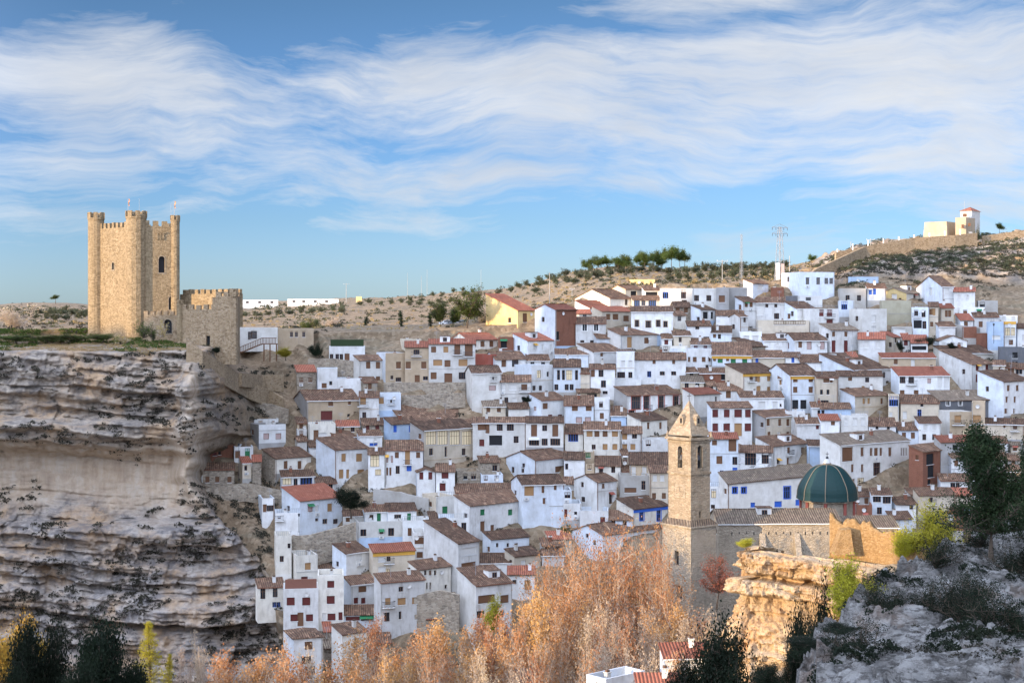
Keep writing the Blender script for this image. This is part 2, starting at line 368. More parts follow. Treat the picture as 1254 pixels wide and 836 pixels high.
def rockcolor(nt, g, s=1.0, warm=1.0):
    wz = N(nt, 'ShaderNodeTexNoise'); wz.inputs['Scale'].default_value = .06*s; wz.inputs['Detail'].default_value = 3; L(nt, g, wz.inputs['Vector'])
    va = N(nt, 'ShaderNodeVectorMath', operation='MULTIPLY_ADD'); L(nt, wz.outputs['Color'], va.inputs[0]); va.inputs[1].default_value = (0, 0, 9/s); L(nt, g, va.inputs[2])
    band = noise(nt, va.outputs[0], 1, 6, .68, (.13*s, .13*s, .85*s))
    c = ramp(nt, band, [(.28, (.12, .09, .07)), (.40, (.27, .215, .165)), (.50, (.43, .36, .285)), (.60, (.26, .225, .195)), (.72, (.47, .41, .34))])
    och = noise(nt, g, .11*s, 5, .6)
    c = mixc(nt, ramp(nt, och, [(.46, 0), (.62, .75*warm)]), c, (.46, .29, .15))
    gr = noise(nt, g, .35*s, 6, .7)
    c = mixc(nt, ramp(nt, gr, [(.47, 0), (.60, .7)]), c, (.14, .125, .115))
    st = noise(nt, g, 1.3*s, 6, .7, (1, 1, .22))
    c = mixc(nt, ramp(nt, st, [(.56, 0), (.75, .55)]), c, (.14, .12, .11))
    return c, mth(nt, 'ADD', mth(nt, 'MULTIPLY', band, 1.5), mth(nt, 'ADD', gr, noise(nt, g, 2.4*s, 6, .7)))
def terrain_mat():
    m, nt, b = mat0('terrain', .95); g = pos(nt)
    c, h = rockcolor(nt, g)
    a = N(nt, 'ShaderNodeAttribute', attribute_name='rock').outputs['Fac']
    # dry fields, walls of rubble
    vv = N(nt, 'ShaderNodeTexVoronoi'); vv.inputs['Scale'].default_value = 1.3; L(nt, g, vv.inputs['Vector']); vs_ = N(nt, 'ShaderNodeSeparateColor'); L(nt, vv.outputs['Color'], vs_.inputs[0])
    n1 = noise(nt, g, .05, 5, .6); n2 = noise(nt, g, .5, 6, .75); n3 = noise(nt, g, .25, 5, .7, (.35, .35, 3))
    e = ramp(nt, n2, [(.3, (.11, .07, .035)), (.5, (.25, .17, .095)), (.68, (.38, .275, .165))])
    e = mixc(nt, ramp(nt, n3, [(.5, 0), (.62, .8)]), e, (.13, .115, .07))
    e = mixc(nt, ramp(nt, n1, [(.45, 0), (.6, .5)]), e, (.35, .23, .13))
    e = mixc(nt, .45, e, ramp(nt, vs_.outputs[0], [(0, (.10, .085, .07)), (.5, (.22, .175, .125)), (1, (.36, .30, .225))]))
    sp = N(nt, 'ShaderNodeSeparateXYZ'); L(nt, g, sp.inputs[0])
    zz_ = mth(nt, 'ADD', sp.outputs[2], mth(nt, 'MULTIPLY', noise(nt, g, .06, 4), 14)); bd = ramp(nt, mth(nt, 'MULTIPLY_ADD', zz_, 1/40., 1.0), [(.28, 0), (.34, 1), (.56, 1), (.64, 0)])
    vs = noise(nt, g, .5, 5, .6, (1, 1, .12)); c2 = ramp(nt, vs, [(.3, (.38, .28, .20)), (.5, (.54, .425, .31)), (.7, (.62, .54, .44))])
    lf = ramp(nt, mth(nt, 'MULTIPLY_ADD', sp.outputs[0], -1/50., -.4), [(.35, 0), (.6, 1)])
    c = mixc(nt, mth(nt, 'MULTIPLY', mth(nt, 'MULTIPLY', bd, lf), .8), c, c2)
    c = mixc(nt, mth(nt, 'MULTIPLY', N(nt, 'ShaderNodeAttribute', attribute_name='chute').outputs['Fac'], .85), c, ramp(nt, vs, [(.3, (.46, .34, .23)), (.5, (.60, .47, .34)), (.7, (.68, .58, .46))]))
    lw = ramp(nt, mth(nt, 'MULTIPLY_ADD', zz_, 1/40., 1.0), [(.22, 1), (.36, 0)])
    c = mixc(nt, mth(nt, 'MULTIPLY', lw, lf), c, (1.02, 1.06, 1.14), 'MULTIPLY')
    L(nt, mixc(nt, a, e, c), b.inputs['Base Color'])
    bump(nt, b, h, .35, .9)
terrain_mat()
m, nt, b = mat0('rock', .95); g = pos(nt); c_, h_ = rockcolor(nt, g, 1.6, .6); L(nt, c_, b.inputs['Base Color']); bump(nt, b, h_, .25, 1)
m, nt, b = mat0('rocknear', .95); g = pos(nt)
n1 = noise(nt, g, .55, 6, .7); n2 = noise(nt, g, 2.6, 7, .75, (.55, .55, 2.2)); n3 = noise(nt, g, .3, 4, .6)
c_ = ramp(nt, n1, [(.28, (.10, .09, .08)), (.42, (.27, .255, .235)), (.56, (.45, .435, .41)), (.70, (.55, .54, .52))])
c_ = mixc(nt, ramp(nt, n2, [(.49, 0), (.57, .75)]), c_, (.085, .078, .07))
c_ = mixc(nt, ramp(nt, n3, [(.55, 0), (.68, .5)]), c_, (.36, .25, .18))
L(nt, c_, b.inputs['Base Color']); bump(nt, b, mth(nt, 'SUBTRACT', n1, mth(nt, 'MULTIPLY', n2, 1.6)), .35, 1)
HILL, HG = build_hillside()

def grid_obj(name, X, Y, Z, mat, smooth=False):
    nr, nc = X.shape; v = np.stack([X.ravel(), Y.ravel(), Z.ravel()], 1); i = np.arange(nr*nc).reshape(nr, nc)
    f = np.stack([i[:-1, :-1].ravel(), i[:-1, 1:].ravel(), i[1:, 1:].ravel(), i[1:, :-1].ravel()], 1)
    return npmesh(name, v, f, [mat], smooth=smooth)

# near hill: the rocky spur of the camera's own side
def near_z(px, D):
    px = np.asarray(px, float); D = np.asarray(D, float)
    zl = np.interp(D, [0, 5, 30, 60, 90, 150, 200], [-2, -3.5, -9.5, -17.5, -28, -66, -70])
    cy = np.interp(px, [940, 965, 1000, 1060, 1100, 1150, 1200, 1254, 1500, 3000], [850, 822, 765, 712, 690, 668, 645, 632, 560, 480])
    cd = np.interp(px, [940, 1000, 1100, 1254, 3000], [70, 80, 96, 112, 130])
    k = (cd-55)/np.maximum(836-cy, 30)
    k = np.where(px < 1000, .22, k)
    py = cy+(cd-D)/k
    zf = -(py-HYP)*D/FPX
    zc = -(cy-HYP)*cd/FPX
    zr = np.where(D <= cd, np.where(D > 45, zf, 0), zc-(D-cd)*.9)
    z45 = -(cy+(cd-45)/k-HYP)*45/FPX
    zr = np.where(D <= 45, np.interp(D, [0, 45], [0, 1])*(z45+2)-2, zr)
    w = ss(925, 985, px)
    return np.maximum(zl*(1-w)+zr*w, -70)
def build_near():
    pxs = np.concatenate([np.linspace(-6000, 880, 60)[:-1], np.arange(880, 1340, 1.6), np.linspace(1340, 5000, 50)])
    Ds = np.concatenate([np.array([.5, 3, 8, 16, 25, 35, 45]), np.linspace(50, 125, 760), np.linspace(128, 200, 12)])
    PXg, Dg = np.meshgrid(pxs, Ds)
    x = (PXg-CXP)*Dg/FPX; z = near_z(PXg, Dg)
    w = ss(920, 980, PXg)*ss(46, 52, Dg)
    zl = z+.3*x
    led = vnoise(x*.05, Dg*.05, zl*.0)*0
    r = ridged(x, Dg*.9, z*.5, 6, .22)*.40+fbm(x, Dg, z, 6, .6)*.30-np.abs(vnoise(x*.5, Dg*.2, z*.2))*.4+blocks(x+Dg*.2, Dg*.7, 1.6, 1.1)*.75+blocks(x, Dg, .55, .5, 2)*.28+fbm(x, Dg, z, 3, 2.2)*.14
    q = (z+x*.12+fbm(x, Dg, 0, 3, .08)*1.5)/1.35; fr = q-np.floor(q); step = (ss(.38, .62, fr)-fr)*1.35*1.0
    z2 = z+w*(r+step-.6)+(1-w)*fbm(x, Dg, 0, 3, .1)*.6*ss(5, 40, Dg)
    o = grid_obj('rocky_slope', x, Dg, z2, 'rocknear'); tag(o, 'rocky pale grey slope with scrub in shade', None, None, 'structure')
    return x, Dg, z2
NX, NY, NZ = build_near()
def near_at(px, py):      # first hit of the ray with the near hill
    for D in np.arange(50, 126, .5):
        z = float(near_z(px, D)); 
        if z >= -(py-HYP)*D/FPX: return P(px, py, D)
    return None

# unseen ridge added to the left, its crest shaped to shade the town
def build_shade_ridge():
    pts = [(-420, 12), (-330, 12), (-318, 12)]
    ctl = [((165, 408, 330)), (300, 432, 340), (420, 428, 350), (560, 412, 356), (680, 402, 362), (760, 386, 370), (830, 366, 386), (960, 352, 395), (1090, 362, 392), (1200, 352, 400)]
    uv = sorted([uv_of(P(*c)) for c in ctl])
    us = [u for u, v in uv]; print('ridge', [(round(u), round(v)) for u, v in uv])
    U = np.concatenate([np.linspace(-900, -330, 30), np.arange(-330, -60, 1.5), np.linspace(-60, 500, 40)])
    kn = [(-900, 40), (-420, 14)]+uv+[(-250, 53), (-249, 76), (-232, 76), (-231, 52), (-226, 52), (-225, 76), (-206, 74), (-200, 50), (-164, 50), (-161, -26), (-100, -26), (-94, 8), (-60, 12), (0, 10), (500, 10)]
    kn = sorted(kn); ku = np.array([k[0] for k in kn]); kv = np.array([k[1] for k in kn])
    top = np.interp(U, ku, kv)+vnoise(U*.35, 0, 0)*1.2
    A = -235.0
    X = []; Y = []; Z = []
    for off, h in [(-900, -30), (-500, .2), (-200, .5), (-90, .8), (-30, .95), (0, 1), (18, .75), (45, .35), (80, 0)]:
        ta = A+off
        z = top-TE*A
        zz = -66+(z+66)*max(h, 0) if h >= 0 else z*0-66
        if off < 0: zz = np.minimum(zz, z+TE*0-1)
        x = ta*AL[0]+U*PB[0]; y = ta*AL[1]+U*PB[1]
        X.append(x); Y.append(y); Z.append(zz)
    X, Y, Z = map(np.array, (X, Y, Z)); 
    o = grid_obj('shade_ridge', X, Y, Z, 'terrain'); tag(o, 'unseen ridge added on the left, shaped to shade the town', None, None, 'structure')
build_shade_ridge()
# one ground sheet under everything, out to the horizon
gx = np.linspace(-1, 1, 41); gx = np.sign(gx)*np.abs(gx)**2.2*9000; GX, GY = np.meshgrid(gx, gx)
GO = grid_obj('ground', GX, GY, np.full_like(GX, -67.0)+fbm(GX, GY, 0, 2, .01)*.3, 'terrain'); tag(GO, 'valley floor', None, None, 'structure')
# ================================================================ HOUSES
WINDEFS = {  # code: (frame mat, pane mat, surround mat or None, pane kind)
 'd': ('woodbrown', 'glass', None, 'pane'), 'b': ('woodbrown', 'woodbrown', None, 'shutter'), 'o': ('woodlight', 'woodlight', None, 'shutter'),
 'r': ('reddark', 'reddark', None, 'shutter'), 'R': ('woodbrown', 'glass', 'redpaint', 'pane'), 'u': ('bluepaint', 'glass', None, 'pane'),
 'U': ('bluepaint', 'glass', 'bluepaint', 'pane'), 'g': ('greenpaint', 'greenpaint', None, 'shutter'), 'w': ('whitetrim', 'glass', 'whitetrim', 'pane'),
 'v': ('whitetrim', 'blind', None, 'blind'), 'p': ('woodbrown', 'pink', None, 'blind'), 'k': ('woodbrown', 'woodbrown', None, 'door'),
 'x': ('dark', 'dark', None, 'opening'), 'L': ('woodbrown', 'panereflect', None, 'pane'), 'T': ('woodbrown', 'glass', 'tan', 'pane'), 'B': ('redpaint', 'glass', None, 'pane'),  # L: reflection of the sunlit slope put into the pane colour
 'G': ('reddark', 'redwall', None, 'shutter'), 'q': ('bluepaint', 'bluepaint', None, 'shutter')}
WALLMAP = dict(stone='stone', brick='brick', rubble='rubble')
HOUSES = []
_wcache = {}
def win_mesh(w, h, code):
    key = (round(w, 1), round(h, 1), code)
    if key in _wcache: return _wcache[key]
    w, h = key[0], key[1]
    fm, pm, sm, kind = WINDEFS[code]
    m = MB(); t = .07
    m.box((-w/2, 0, 0), (w/2, .06, t), fm); m.box((-w/2, 0, h-t), (w/2, .06, h), fm)
    m.box((-w/2, 0, t), (-w/2+t, .06, h-t), fm); m.box((w/2-t, 0, t), (w/2, .06, h-t), fm)
    if kind in ('pane', 'shutter'):
        nn = max(1, int(round(w/.75)))
        for i in range(1, nn+1):
            if nn == 1 and w < .7: break
            xx = -w/2+w*i/(nn+1) if nn > 1 else 0
            m.box((xx-.035, -.005, t), (xx+.035, .055, h-t), fm)
        if h > 1.6 and kind == 'pane': m.box((-w/2+t, -.003, h*.62), (w/2-t, .05, h*.62+.06), fm)
    # sill
    if kind != 'door': m.box((-w/2-.08, -.26, -.08), (w/2+.08, .04, 0), 'whitetrim' if code not in 'RU' else sm)
    if sm:
        s = .16
        m.box((-w/2-s, -.215, -.0), (-w/2, -.17, h+s), sm); m.box((w/2, -.215, -.0), (w/2+s, -.17, h+s), sm)
        m.box((-w/2, -.215, h), (w/2, -.17, h+s), sm)
    p = MB(); p.box((-w/2+.03, .025, .03), (w/2-.03, .05, h-.03), pm)
    if kind in ('shutter', 'door') and h > .6:
        for z in np.arange(.14, h-.1, .16): p.box((-w/2+t, .012, z), (w/2-t, .026, z+.07), pm)
    if kind == 'blind': 
        p.box((-w/2+t, .01, h*.3), (w/2-t, .024, h-t), pm)
    mo = m.build('tmp'); po = p.build('tmp'); me, pe = mo.data, po.data
    bpy.data.objects.remove(mo); bpy.data.objects.remove(po)
    me.name = 'window'; pe.name = 'pane'
    _wcache[key] = (me, pe, kind); return _wcache[key]
def add_window(parent, loc, rz, w, h, code):
    me, pe, kind = win_mesh(w, h, code)
    o = bpy.data.objects.new('door' if kind == 'door' else 'window', me); C.objects.link(o); o.parent = parent
    o.location = loc; o.rotation_euler = (0, 0, rz)
    p = bpy.data.objects.new({'pane': 'pane', 'shutter': 'shutter', 'blind': 'blind', 'door': 'door_leaf', 'opening': 'pane'}[kind], pe); C.objects.link(p); p.parent = o
def add_balcony(parent, loc, rz, w):
    m = MB(); d = .75
    m.box((-w/2, -d, -.12), (w/2, .0, 0), 'whitetrim')
    for z in (.95, .08): 
        m.box((-w/2, -d, z), (w/2, -d+.05, z+.05), 'metaldark')
        m.box((-w/2, -d+.05, z), (-w/2+.05, 0, z+.05), 'metaldark'); m.box((w/2-.05, -d+.05, z), (w/2, 0, z+.05), 'metaldark')
    for x in np.arange(-w/2+.12, w/2-.08, .16): m.box((x, -d+.01, .13), (x+.03, -d+.04, .95), 'metaldark')
    o = m.build('balcony', parent); o.location = loc; o.rotation_euler = (0, 0, rz)
def facade(mb, mat, u0, u1, z0, z1, holes, T, reveal=.2):
    """wall rectangle with rectangular openings; T(u, depth, z) -> local xyz"""
    us = sorted(set([u0, u1]+[min(max(h[k], u0), u1) for h in holes for k in (0, 1)]))
    zs = sorted(set([z0, z1]+[min(max(h[k], z0), z1) for h in holes for k in (2, 3)]))
    for a, b in zip(us[:-1], us[1:]):
        if b-a < 1e-5: continue
        run = None
        for c, d in zip(zs[:-1], zs[1:]):
            mu, mz = (a+b)/2, (c+d)/2
            if any(h[0] < mu < h[1] and h[2] < mz < h[3] for h in holes):
                if run is not None: mb.face([T(a, 0, run), T(b, 0, run), T(b, 0, c), T(a, 0, c)], mat); run = None
            elif run is None: run = c
        if run is not None: mb.face([T(a, 0, run), T(b, 0, run), T(b, 0, zs[-1]), T(a, 0, zs[-1])], mat)
    for (a, b, c, d) in holes:
        r = reveal
        mb.face([T(a, 0, c), T(a, 0, d), T(a, r, d), T(a, r, c)], mat); mb.face([T(b, 0, d), T(b, 0, c), T(b, r, c), T(b, r, d)], mat)
        mb.face([T(a, 0, d), T(b, 0, d), T(b, r, d), T(a, r, d)], mat); mb.face([T(b, 0, c), T(a, 0, c), T(a, r, c), T(b, r, c)], mat)
def slab(mb, a, b, c, d, mat, th=.14, n=6, k=3, jit=.05, edge=None):
    """sloping roof plane a-b eave, d-c ridge, gently sagging"""
    a, b, c, d = map(Vector, (a, b, c, d)); nv = (b-a).cross(d-a).normalized()
    W = max(3, int((b-a).length/1.6)); K = max(2, int((d-a).length/1.6)); g = []
    for j in range(K+1):
        row = []
        for i in range(W+1):
            p = a.lerp(b, i/W).lerp(d.lerp(c, i/W), j/K)+nv*random.uniform(-jit, jit)
            row.append(p)
        g.append(row)
    for j in range(K):
        for i in range(W): mb.face([g[j][i], g[j][i+1], g[j+1][i+1], g[j+1][i]], mat)
    dn = Vector((0, 0, -th)); e = edge or mat
    for i in range(W):
        mb.face([g[0][i]+dn, g[0][i+1]+dn, g[0][i+1], g[0][i]], e); mb.face([g[-1][i+1]+dn, g[-1][i]+dn, g[-1][i], g[-1][i+1]], mat)
    for j in range(K):
        mb.face([g[j+1][0]+dn, g[j][0]+dn, g[j][0], g[j+1][0]], mat); mb.face([g[j][-1]+dn, g[j+1][-1]+dn, g[j+1][-1], g[j][-1]], mat)
    mb.face([g[0][0]+dn, g[-1][0]+dn, g[-1][-1]+dn, g[0][-1]+dn], e)
def H(xs, x0, x1, ye, yb, hr=0, rk='f', wall='white', roof='brown', wins='', lm=None, D=None, xr=None, d=None, eave=None, terr=None, label=None, bal=None, base=2.5, chim=None):
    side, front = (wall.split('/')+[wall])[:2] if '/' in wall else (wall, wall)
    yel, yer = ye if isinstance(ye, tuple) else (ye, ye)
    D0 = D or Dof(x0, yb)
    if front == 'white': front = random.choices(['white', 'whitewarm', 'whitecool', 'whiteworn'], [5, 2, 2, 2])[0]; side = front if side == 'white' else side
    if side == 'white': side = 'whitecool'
    if not wins and label is None and lm is None and yb-(ye[0] if isinstance(ye, tuple) else ye) > 11 and x1-x0 > 11:
        n_ = max(1, int((x1-x0)/11)); rows = [yb-7] if yb-ye < 22 else [ye+7, yb-8]
        wins = ';'.join('%d/4x6/%s %s' % (r_, random.choice('bbddv'), ' '.join('%d' % (x0+(x1-x0)*(i+.5)/n_+random.choice([-1, 0, 1])) for i in range(n_))) for r_ in rows)
    if xs < x0-9 and yb-(ye[0] if isinstance(ye, tuple) else ye) > 14 and random.random() < .6:
        yy_ = ye[0] if isinstance(ye, tuple) else ye; wins = (wins+';' if wins else '')+'%d/3x5/%s %d' % (yy_+random.choice([7, 9, 12]), random.choice('bdd'), xs+(x0-xs)*random.choice([.4, .6, .75]))
    Px, Py, zb = P(x0, yb, D0); ze = (HYP-yel)*D0/FPX
    tanp = .34
    Kp = HYP-yel+hr
    run = None
    if rk in 'gs' and hr > 0: run = hr*D0/max(120, tanp*FPX-Kp)
    if rk == 'g': dd = d or min(max(2*(run or 3), 4.5), 16)
    elif rk == 's': dd = d or min(max((run or 4), 3.0), 11)
    else: dd = d or 6.5
    va = math.atan((x0-CXP)/FPX)
    def backpx(psi, x, y): return PX(x-math.sin(psi)*dd, y+math.cos(psi)*dd)
    k1 = (x1-CXP)/FPX
    def width(psi): return (Py*k1-Px)/(math.cos(psi)-math.sin(psi)*k1)
    if xs < x0-1:
        for _ in range(12):
            lo, hi = -va-.1, math.radians(46)-va*0
            if backpx(hi, Px, Py) <= xs: break
            dd *= 1.15
        for _ in range(30):
            mid = (lo+hi)/2
            if backpx(mid, Px, Py) > xs: lo = mid
            else: hi = mid
        psi = (lo+hi)/2
    elif xr:
        psi = -math.radians(30)
    else: psi = -va+random.uniform(-.03, .02)
    w = width(psi)
    if xr:
        for _ in range(30):
            w = width(psi); qx, qy = Px+math.cos(psi)*w, Py+math.sin(psi)*w
            if backpx(psi, qx, qy) < xr: psi -= math.radians(1.2)
            else: break
    root = empty('house', (Px, Py, zb), psi); HN = ze-zb
    # second eave height
    qy = Py+math.sin(psi)*w; zer = (HYP-yer)*qy/FPX-zb if yer != yel else HN
    if rk == 'S': pass
    cs, sn = math.cos(psi), math.sin(psi)
    def u_front(px): k = (px-CXP)/FPX; return (Py*k-Px)/(cs-sn*k)
    def v_left(px): k = (px-CXP)/FPX; return (Px-Py*k)/(sn+cs*k)
    def v_right(px):
        k = (px-CXP)/FPX; X0 = Px+cs*w; Y0 = Py+sn*w; return (X0-Y0*k)/(sn+cs*k)
    hf, hl, hrr = [], [], []; wl = []
    if wins:
        for row in wins.split(';'):
            head, xsx = row.strip().split(' ', 1); yy, sz, code = head.split('/')[0], head.split('/')[1], head.split('/')[2]
            yy = float(yy); ww, hh = [float(t)*1.22 for t in sz.split('x')]; bl = code.endswith('+'); code = code[0]
            for px in xsx.split():
                px = float(px)
                if px >= x0 and px <= x1:
                    u = u_front(px); Dw = Py+sn*u; s = Dw/FPX
                    W_ = min(ww*s, w*.9); H_ = hh*s; zc = (HYP-yy)*s-zb
                    u = min(max(u, W_/2+.15), w-W_/2-.15)
                    zt = min(zc+H_/2, min(HN, zer)-.12 if rk != 'G' else HN+9); z0 = zt-H_
                    z0 = max(z0, .02 if code in 'k' else .1)
                    if zt-z0 < .25: continue
                    hf.append((u-W_/2, u+W_/2, z0, zt)); wl.append(((u, .2, z0), 0, W_, zt-z0, code))
                    if bl: add_balcony(root, (u, -.0, z0), 0, W_+.7)
                elif px < x0 and xs < x0-1:
                    v = v_left(px); Dw = Py+cs*v; s = Dw/FPX
                    W_ = min(max(.6, ww*s/max(.35, math.sin(psi+va))), 1.6); H_ = hh*s; zc = (HYP-yy)*s-zb; z0 = zc-H_/2
                    v = min(max(v, W_/2+.2), dd-W_/2-.2)
                    if z0 < 0 or z0+H_ > HN-.1: z0 = min(max(z0, .1), HN-.15-H_)
                    if z0 < 0: continue
                    hl.append((dd-v-W_/2, dd-v+W_/2, z0, z0+H_)); wl.append(((.2, v, z0), -math.pi/2, W_, H_, code))
                elif xr:
                    v = v_right(px); Dw = Py+sn*w+cs*v; s = Dw/FPX; W_ = 1.0; H_ = hh*s; zc = (HYP-yy)*s-zb; z0 = max(.1, min(zc-H_/2, HN-.15-H_))
                    v = min(max(v, .7), dd-.7)
                    hrr.append((v-.5, v+.5, z0, z0+H_)); wl.append(((w-.2, v, z0), math.pi/2, W_, H_, code))
    mb = MB(); Zb = -base
    Tf = lambda u, q, z: (u, q, z)
    Tl = lambda u, q, z: (q, dd-u, z)
    Tr = lambda u, q, z: (w-q, u, z)
    Tb = lambda u, q, z: (w-u, dd-q, z)
    zm = min(HN, zer)
    if rk == 'f': zm = HN
    facade(mb, front, 0, w, Zb, zm, hf, Tf)
    if zer != HN:
        if zer > HN: mb.face([(0, 0, zm), (w, 0, zm), (w, 0, zer)], front)
        else: mb.face([(0, 0, zm), (w, 0, zm), (0, 0, HN)], front)
    facade(mb, side, 0, dd, Zb, HN, hl, Tl)
    facade(mb, side, 0, dd, Zb, zer if rk != 'f' else HN, hrr, Tr)
    rm = roof+('X' if rk in 'gshH' else 'Y')
    if roof in ('tile',): rm = 'brownX'
    rb = MB(); oe, os_ = .35, .18
    if rk == 'g':
        rise = tanp*dd/2
        mb.face([(0, dd, HN), (0, 0, HN), (0, dd/2, HN+rise)], side); mb.face([(w, 0, zer), (w, dd, zer), (w, dd/2, zer+rise)], side)
        facade(mb, side, 0, w, Zb, zm, [], Tb)
        if zer != HN: mb.face([(w, dd, zm), (0, dd, zm), (0, dd, HN), (w, dd, zer)], side)
        t = .12
        slab(rb, (-os_, -oe, HN-oe*tanp+t), (w+os_, -oe, zer-oe*tanp+t), (w+os_, dd/2, zer+rise+t), (-os_, dd/2, HN+rise+t), rm, edge=random.choice(['whitetrim', 'brownX', 'brick', 'brownX']))
        slab(rb, (w+os_, dd+oe, zer-oe*tanp+t), (-os_, dd+oe, HN-oe*tanp+t), (-os_, dd/2+.01, HN+rise+t), (w+os_, dd/2+.01, zer+rise+t), rm)
        for i in range(int(w/.45)): 
            x = i*.45; zz = lerp(HN, zer, x/w)+rise+t
            rb.box((x, dd/2-.14, zz-.06), (x+.40, dd/2+.14, zz+.10+random.uniform(-.02, .03)), rm)
    elif rk == 's':
        rise = tanp*dd; hb = HN+rise
        facade(mb, side, 0, w, Zb, zm+rise, [], Tb)
        mb.face([(0, dd, HN), (0, 0, HN), (0, dd, hb)], side); mb.face([(w, 0, zer), (w, dd, zer), (w, dd, zer+rise)], side)
        if zer != HN: mb.face([(w, dd, zm+rise), (0, dd, zm+rise), (0, dd, hb), (w, dd, zer+rise)], side)
        t = .12
        slab(rb, (-os_, -oe, HN-oe*tanp+t), (w+os_, -oe, zer-oe*tanp+t), (w+os_, dd+.1, zer+rise+t), (-os_, dd+.1, hb+t), rm, edge=random.choice(['whitetrim', 'brownX', 'brick', 'brownX']))
    elif rk == 'G':
        rise = .36*w/2; mb.face([(0, 0, HN), (w, 0, HN), (w/2, 0, HN+rise)], front); facade(mb, side, 0, w, Zb, HN, [], Tb)
        mb.face([(w, dd, HN), (0, dd, HN), (w/2, dd, HN+rise)], side); t = .1
        slab(rb, (-.2, dd+.2, HN+t-.07), (-.2, -.3, HN+t-.07), (w/2, -.3, HN+rise+t), (w/2, dd+.2, HN+rise+t), roof+'Y')
        slab(rb, (w+.2, -.3, HN+t-.07), (w+.2, dd+.2, HN+t-.07), (w/2+.01, dd+.2, HN+rise+t), (w/2+.01, -.3, HN+rise+t), roof+'Y')
    elif rk == 'h':
        facade(mb, side, 0, w, Zb, HN, [], Tb); q = min(w, dd)/2; rise = tanp*q; t = .12; e = .35
        A_, B_, C_, D_ = (-e, -e, HN), (w+e, -e, HN), (w+e, dd+e, HN), (-e, dd+e, HN)
        r1, r2 = ((q, dd/2, HN+rise), (w-q+.01, dd/2, HN+rise)) if w > dd else ((w/2, q, HN+rise), (w/2, dd-q+.01, HN+rise))
        for p_ in ([A_, B_, r2, r1], [B_, C_, r2], [C_, D_, r1, r2], [D_, A_, r1]) if w > dd else ([A_, B_, r1], [B_, C_, r2, r1], [C_, D_, r2], [D_, A_, r1, r2]):
            rb.face([(a, b, c+t) for a, b, c in p_], roof+'X')
        rb.face([D_, C_, B_, A_], 'whitetrim')
        for a_, b_ in ((A_, B_), (B_, C_), (C_, D_), (D_, A_)): rb.face([a_, b_, (b_[0], b_[1], b_[2]+t), (a_[0], a_[1], a_[2]+t)], 'brownX')
    else:
        facade(mb, side, 0, w, Zb, HN, [], Tb); t = .22; fl = HN-.9
        x_, y_ = w-t, dd-t
        for q in (((0, 0), (w, 0), (w-t, t), (t, t)), ((w, 0), (w, dd), (x_, y_), (x_, t)), ((w, dd), (0, dd), (t, y_), (x_, y_)), ((0, dd), (0, 0), (t, t), (t, y_))):
            mb.face([(a, b, HN) for a, b in q], side)
        for q in (((t, t), (x_, t)), ((x_, t), (x_, y_)), ((x_, y_), (t, y_)), ((t, y_), (t, t))):
            mb.face([(q[1][0], q[1][1], fl), (q[0][0], q[0][1], fl), (q[0][0], q[0][1], HN), (q[1][0], q[1][1], HN)], side)
        rb.face([(t, t, fl), (x_, t, fl), (x_, y_, fl), (t, y_, fl)], 'concrete')
        rb.box((t+.01, t+.01, fl-.2), (x_-.01, y_-.01, fl-.01), 'concrete')
    wo = mb.build('wall', root); ro = rb.build('roof' if rk != 'f' else 'roof_terrace', root)
    for a in wl: add_window(root, *a)
    zs_free = [z for z in np.arange(1.6, HN-1.2, .3) if all(not (a[2]-.35 < z < a[3]+.25) for a in hf)]
    if zs_free and HN > 4.6 and front not in ('stone', 'brick', 'rubble', 'ashlardark') and random.random() < .45:
        z = min(zs_free, key=lambda t: abs(t-HN*.5)); m = MB(); m.box((0, -.07, z), (w, -.004, z+.1), random.choice(['concrete', 'cement', 'tan'])); m.build('string_course', root)
    if random.random() < .5 and HN > 3:
        m = MB(); px_ = random.choice([.14, w-.14]); m.tube((px_, -.09, -.5), (px_, -.09, HN-.1), .06, .06, random.choice(['metalgrey', 'concrete', 'woodbrown']), 5); m.build('downpipe', root)
    if random.random() < .4 and HN > 3 and all(a[2] > .95 for a in hf):
        m = MB(); m.box((.0, -.03, -2), (w, -.004, random.uniform(.5, .9)), random.choice(['cement', 'grey', 'blue', 'offwhite'])); m.build('painted_base', root)
    if hf and random.random() < .22:
        a = random.choice(hf); m = MB(); z = a[2]-.85
        if z > .2 and all(not (b[0] < (a[0]+a[1])/2 < b[1] and b[2]-.1 < z+.3 < b[3]+.1) for b in hf): m.box((a[0], -.34, z), (a[0]+.8, -.01, z+.55), 'blind'); m.box((a[0]+.12, -.355, z+.1), (a[0]+.5, -.34, z+.45), 'metalgrey'); m.build('air_conditioner', root)
    if rk in 'gs' and w > 6 and HN > 4 and not lm and random.random() < .22 and not any(c == 'annexe' for c in ()):
        fr_ = [(x_a, x_a+w*.45) for x_a in (0.05, w*.53)]; random.shuffle(fr_)
        for a_, b_ in fr_:
            ha = min(HN*.42, 2.7); 
            if any(a[0] < b_ and a[1] > a_ and a[2] < ha+.9 for a in hf): continue
            m = MB(); m.box((a_, -2.2, -2.5), (b_, -.003, ha), side); m.box((a_, -2.2, ha), (b_, -2.05, ha+.75), side); m.box((a_, -2.04, ha), (a_+.15, -.003, ha+.75), side); m.box((b_-.15, -2.04, ha), (b_, -.003, ha+.75), side)
            an = m.build('annexe', root); add_window(an, ((a_+b_)/2, -2.24, .5), 0, .9, 1.2, random.choice('db')); break
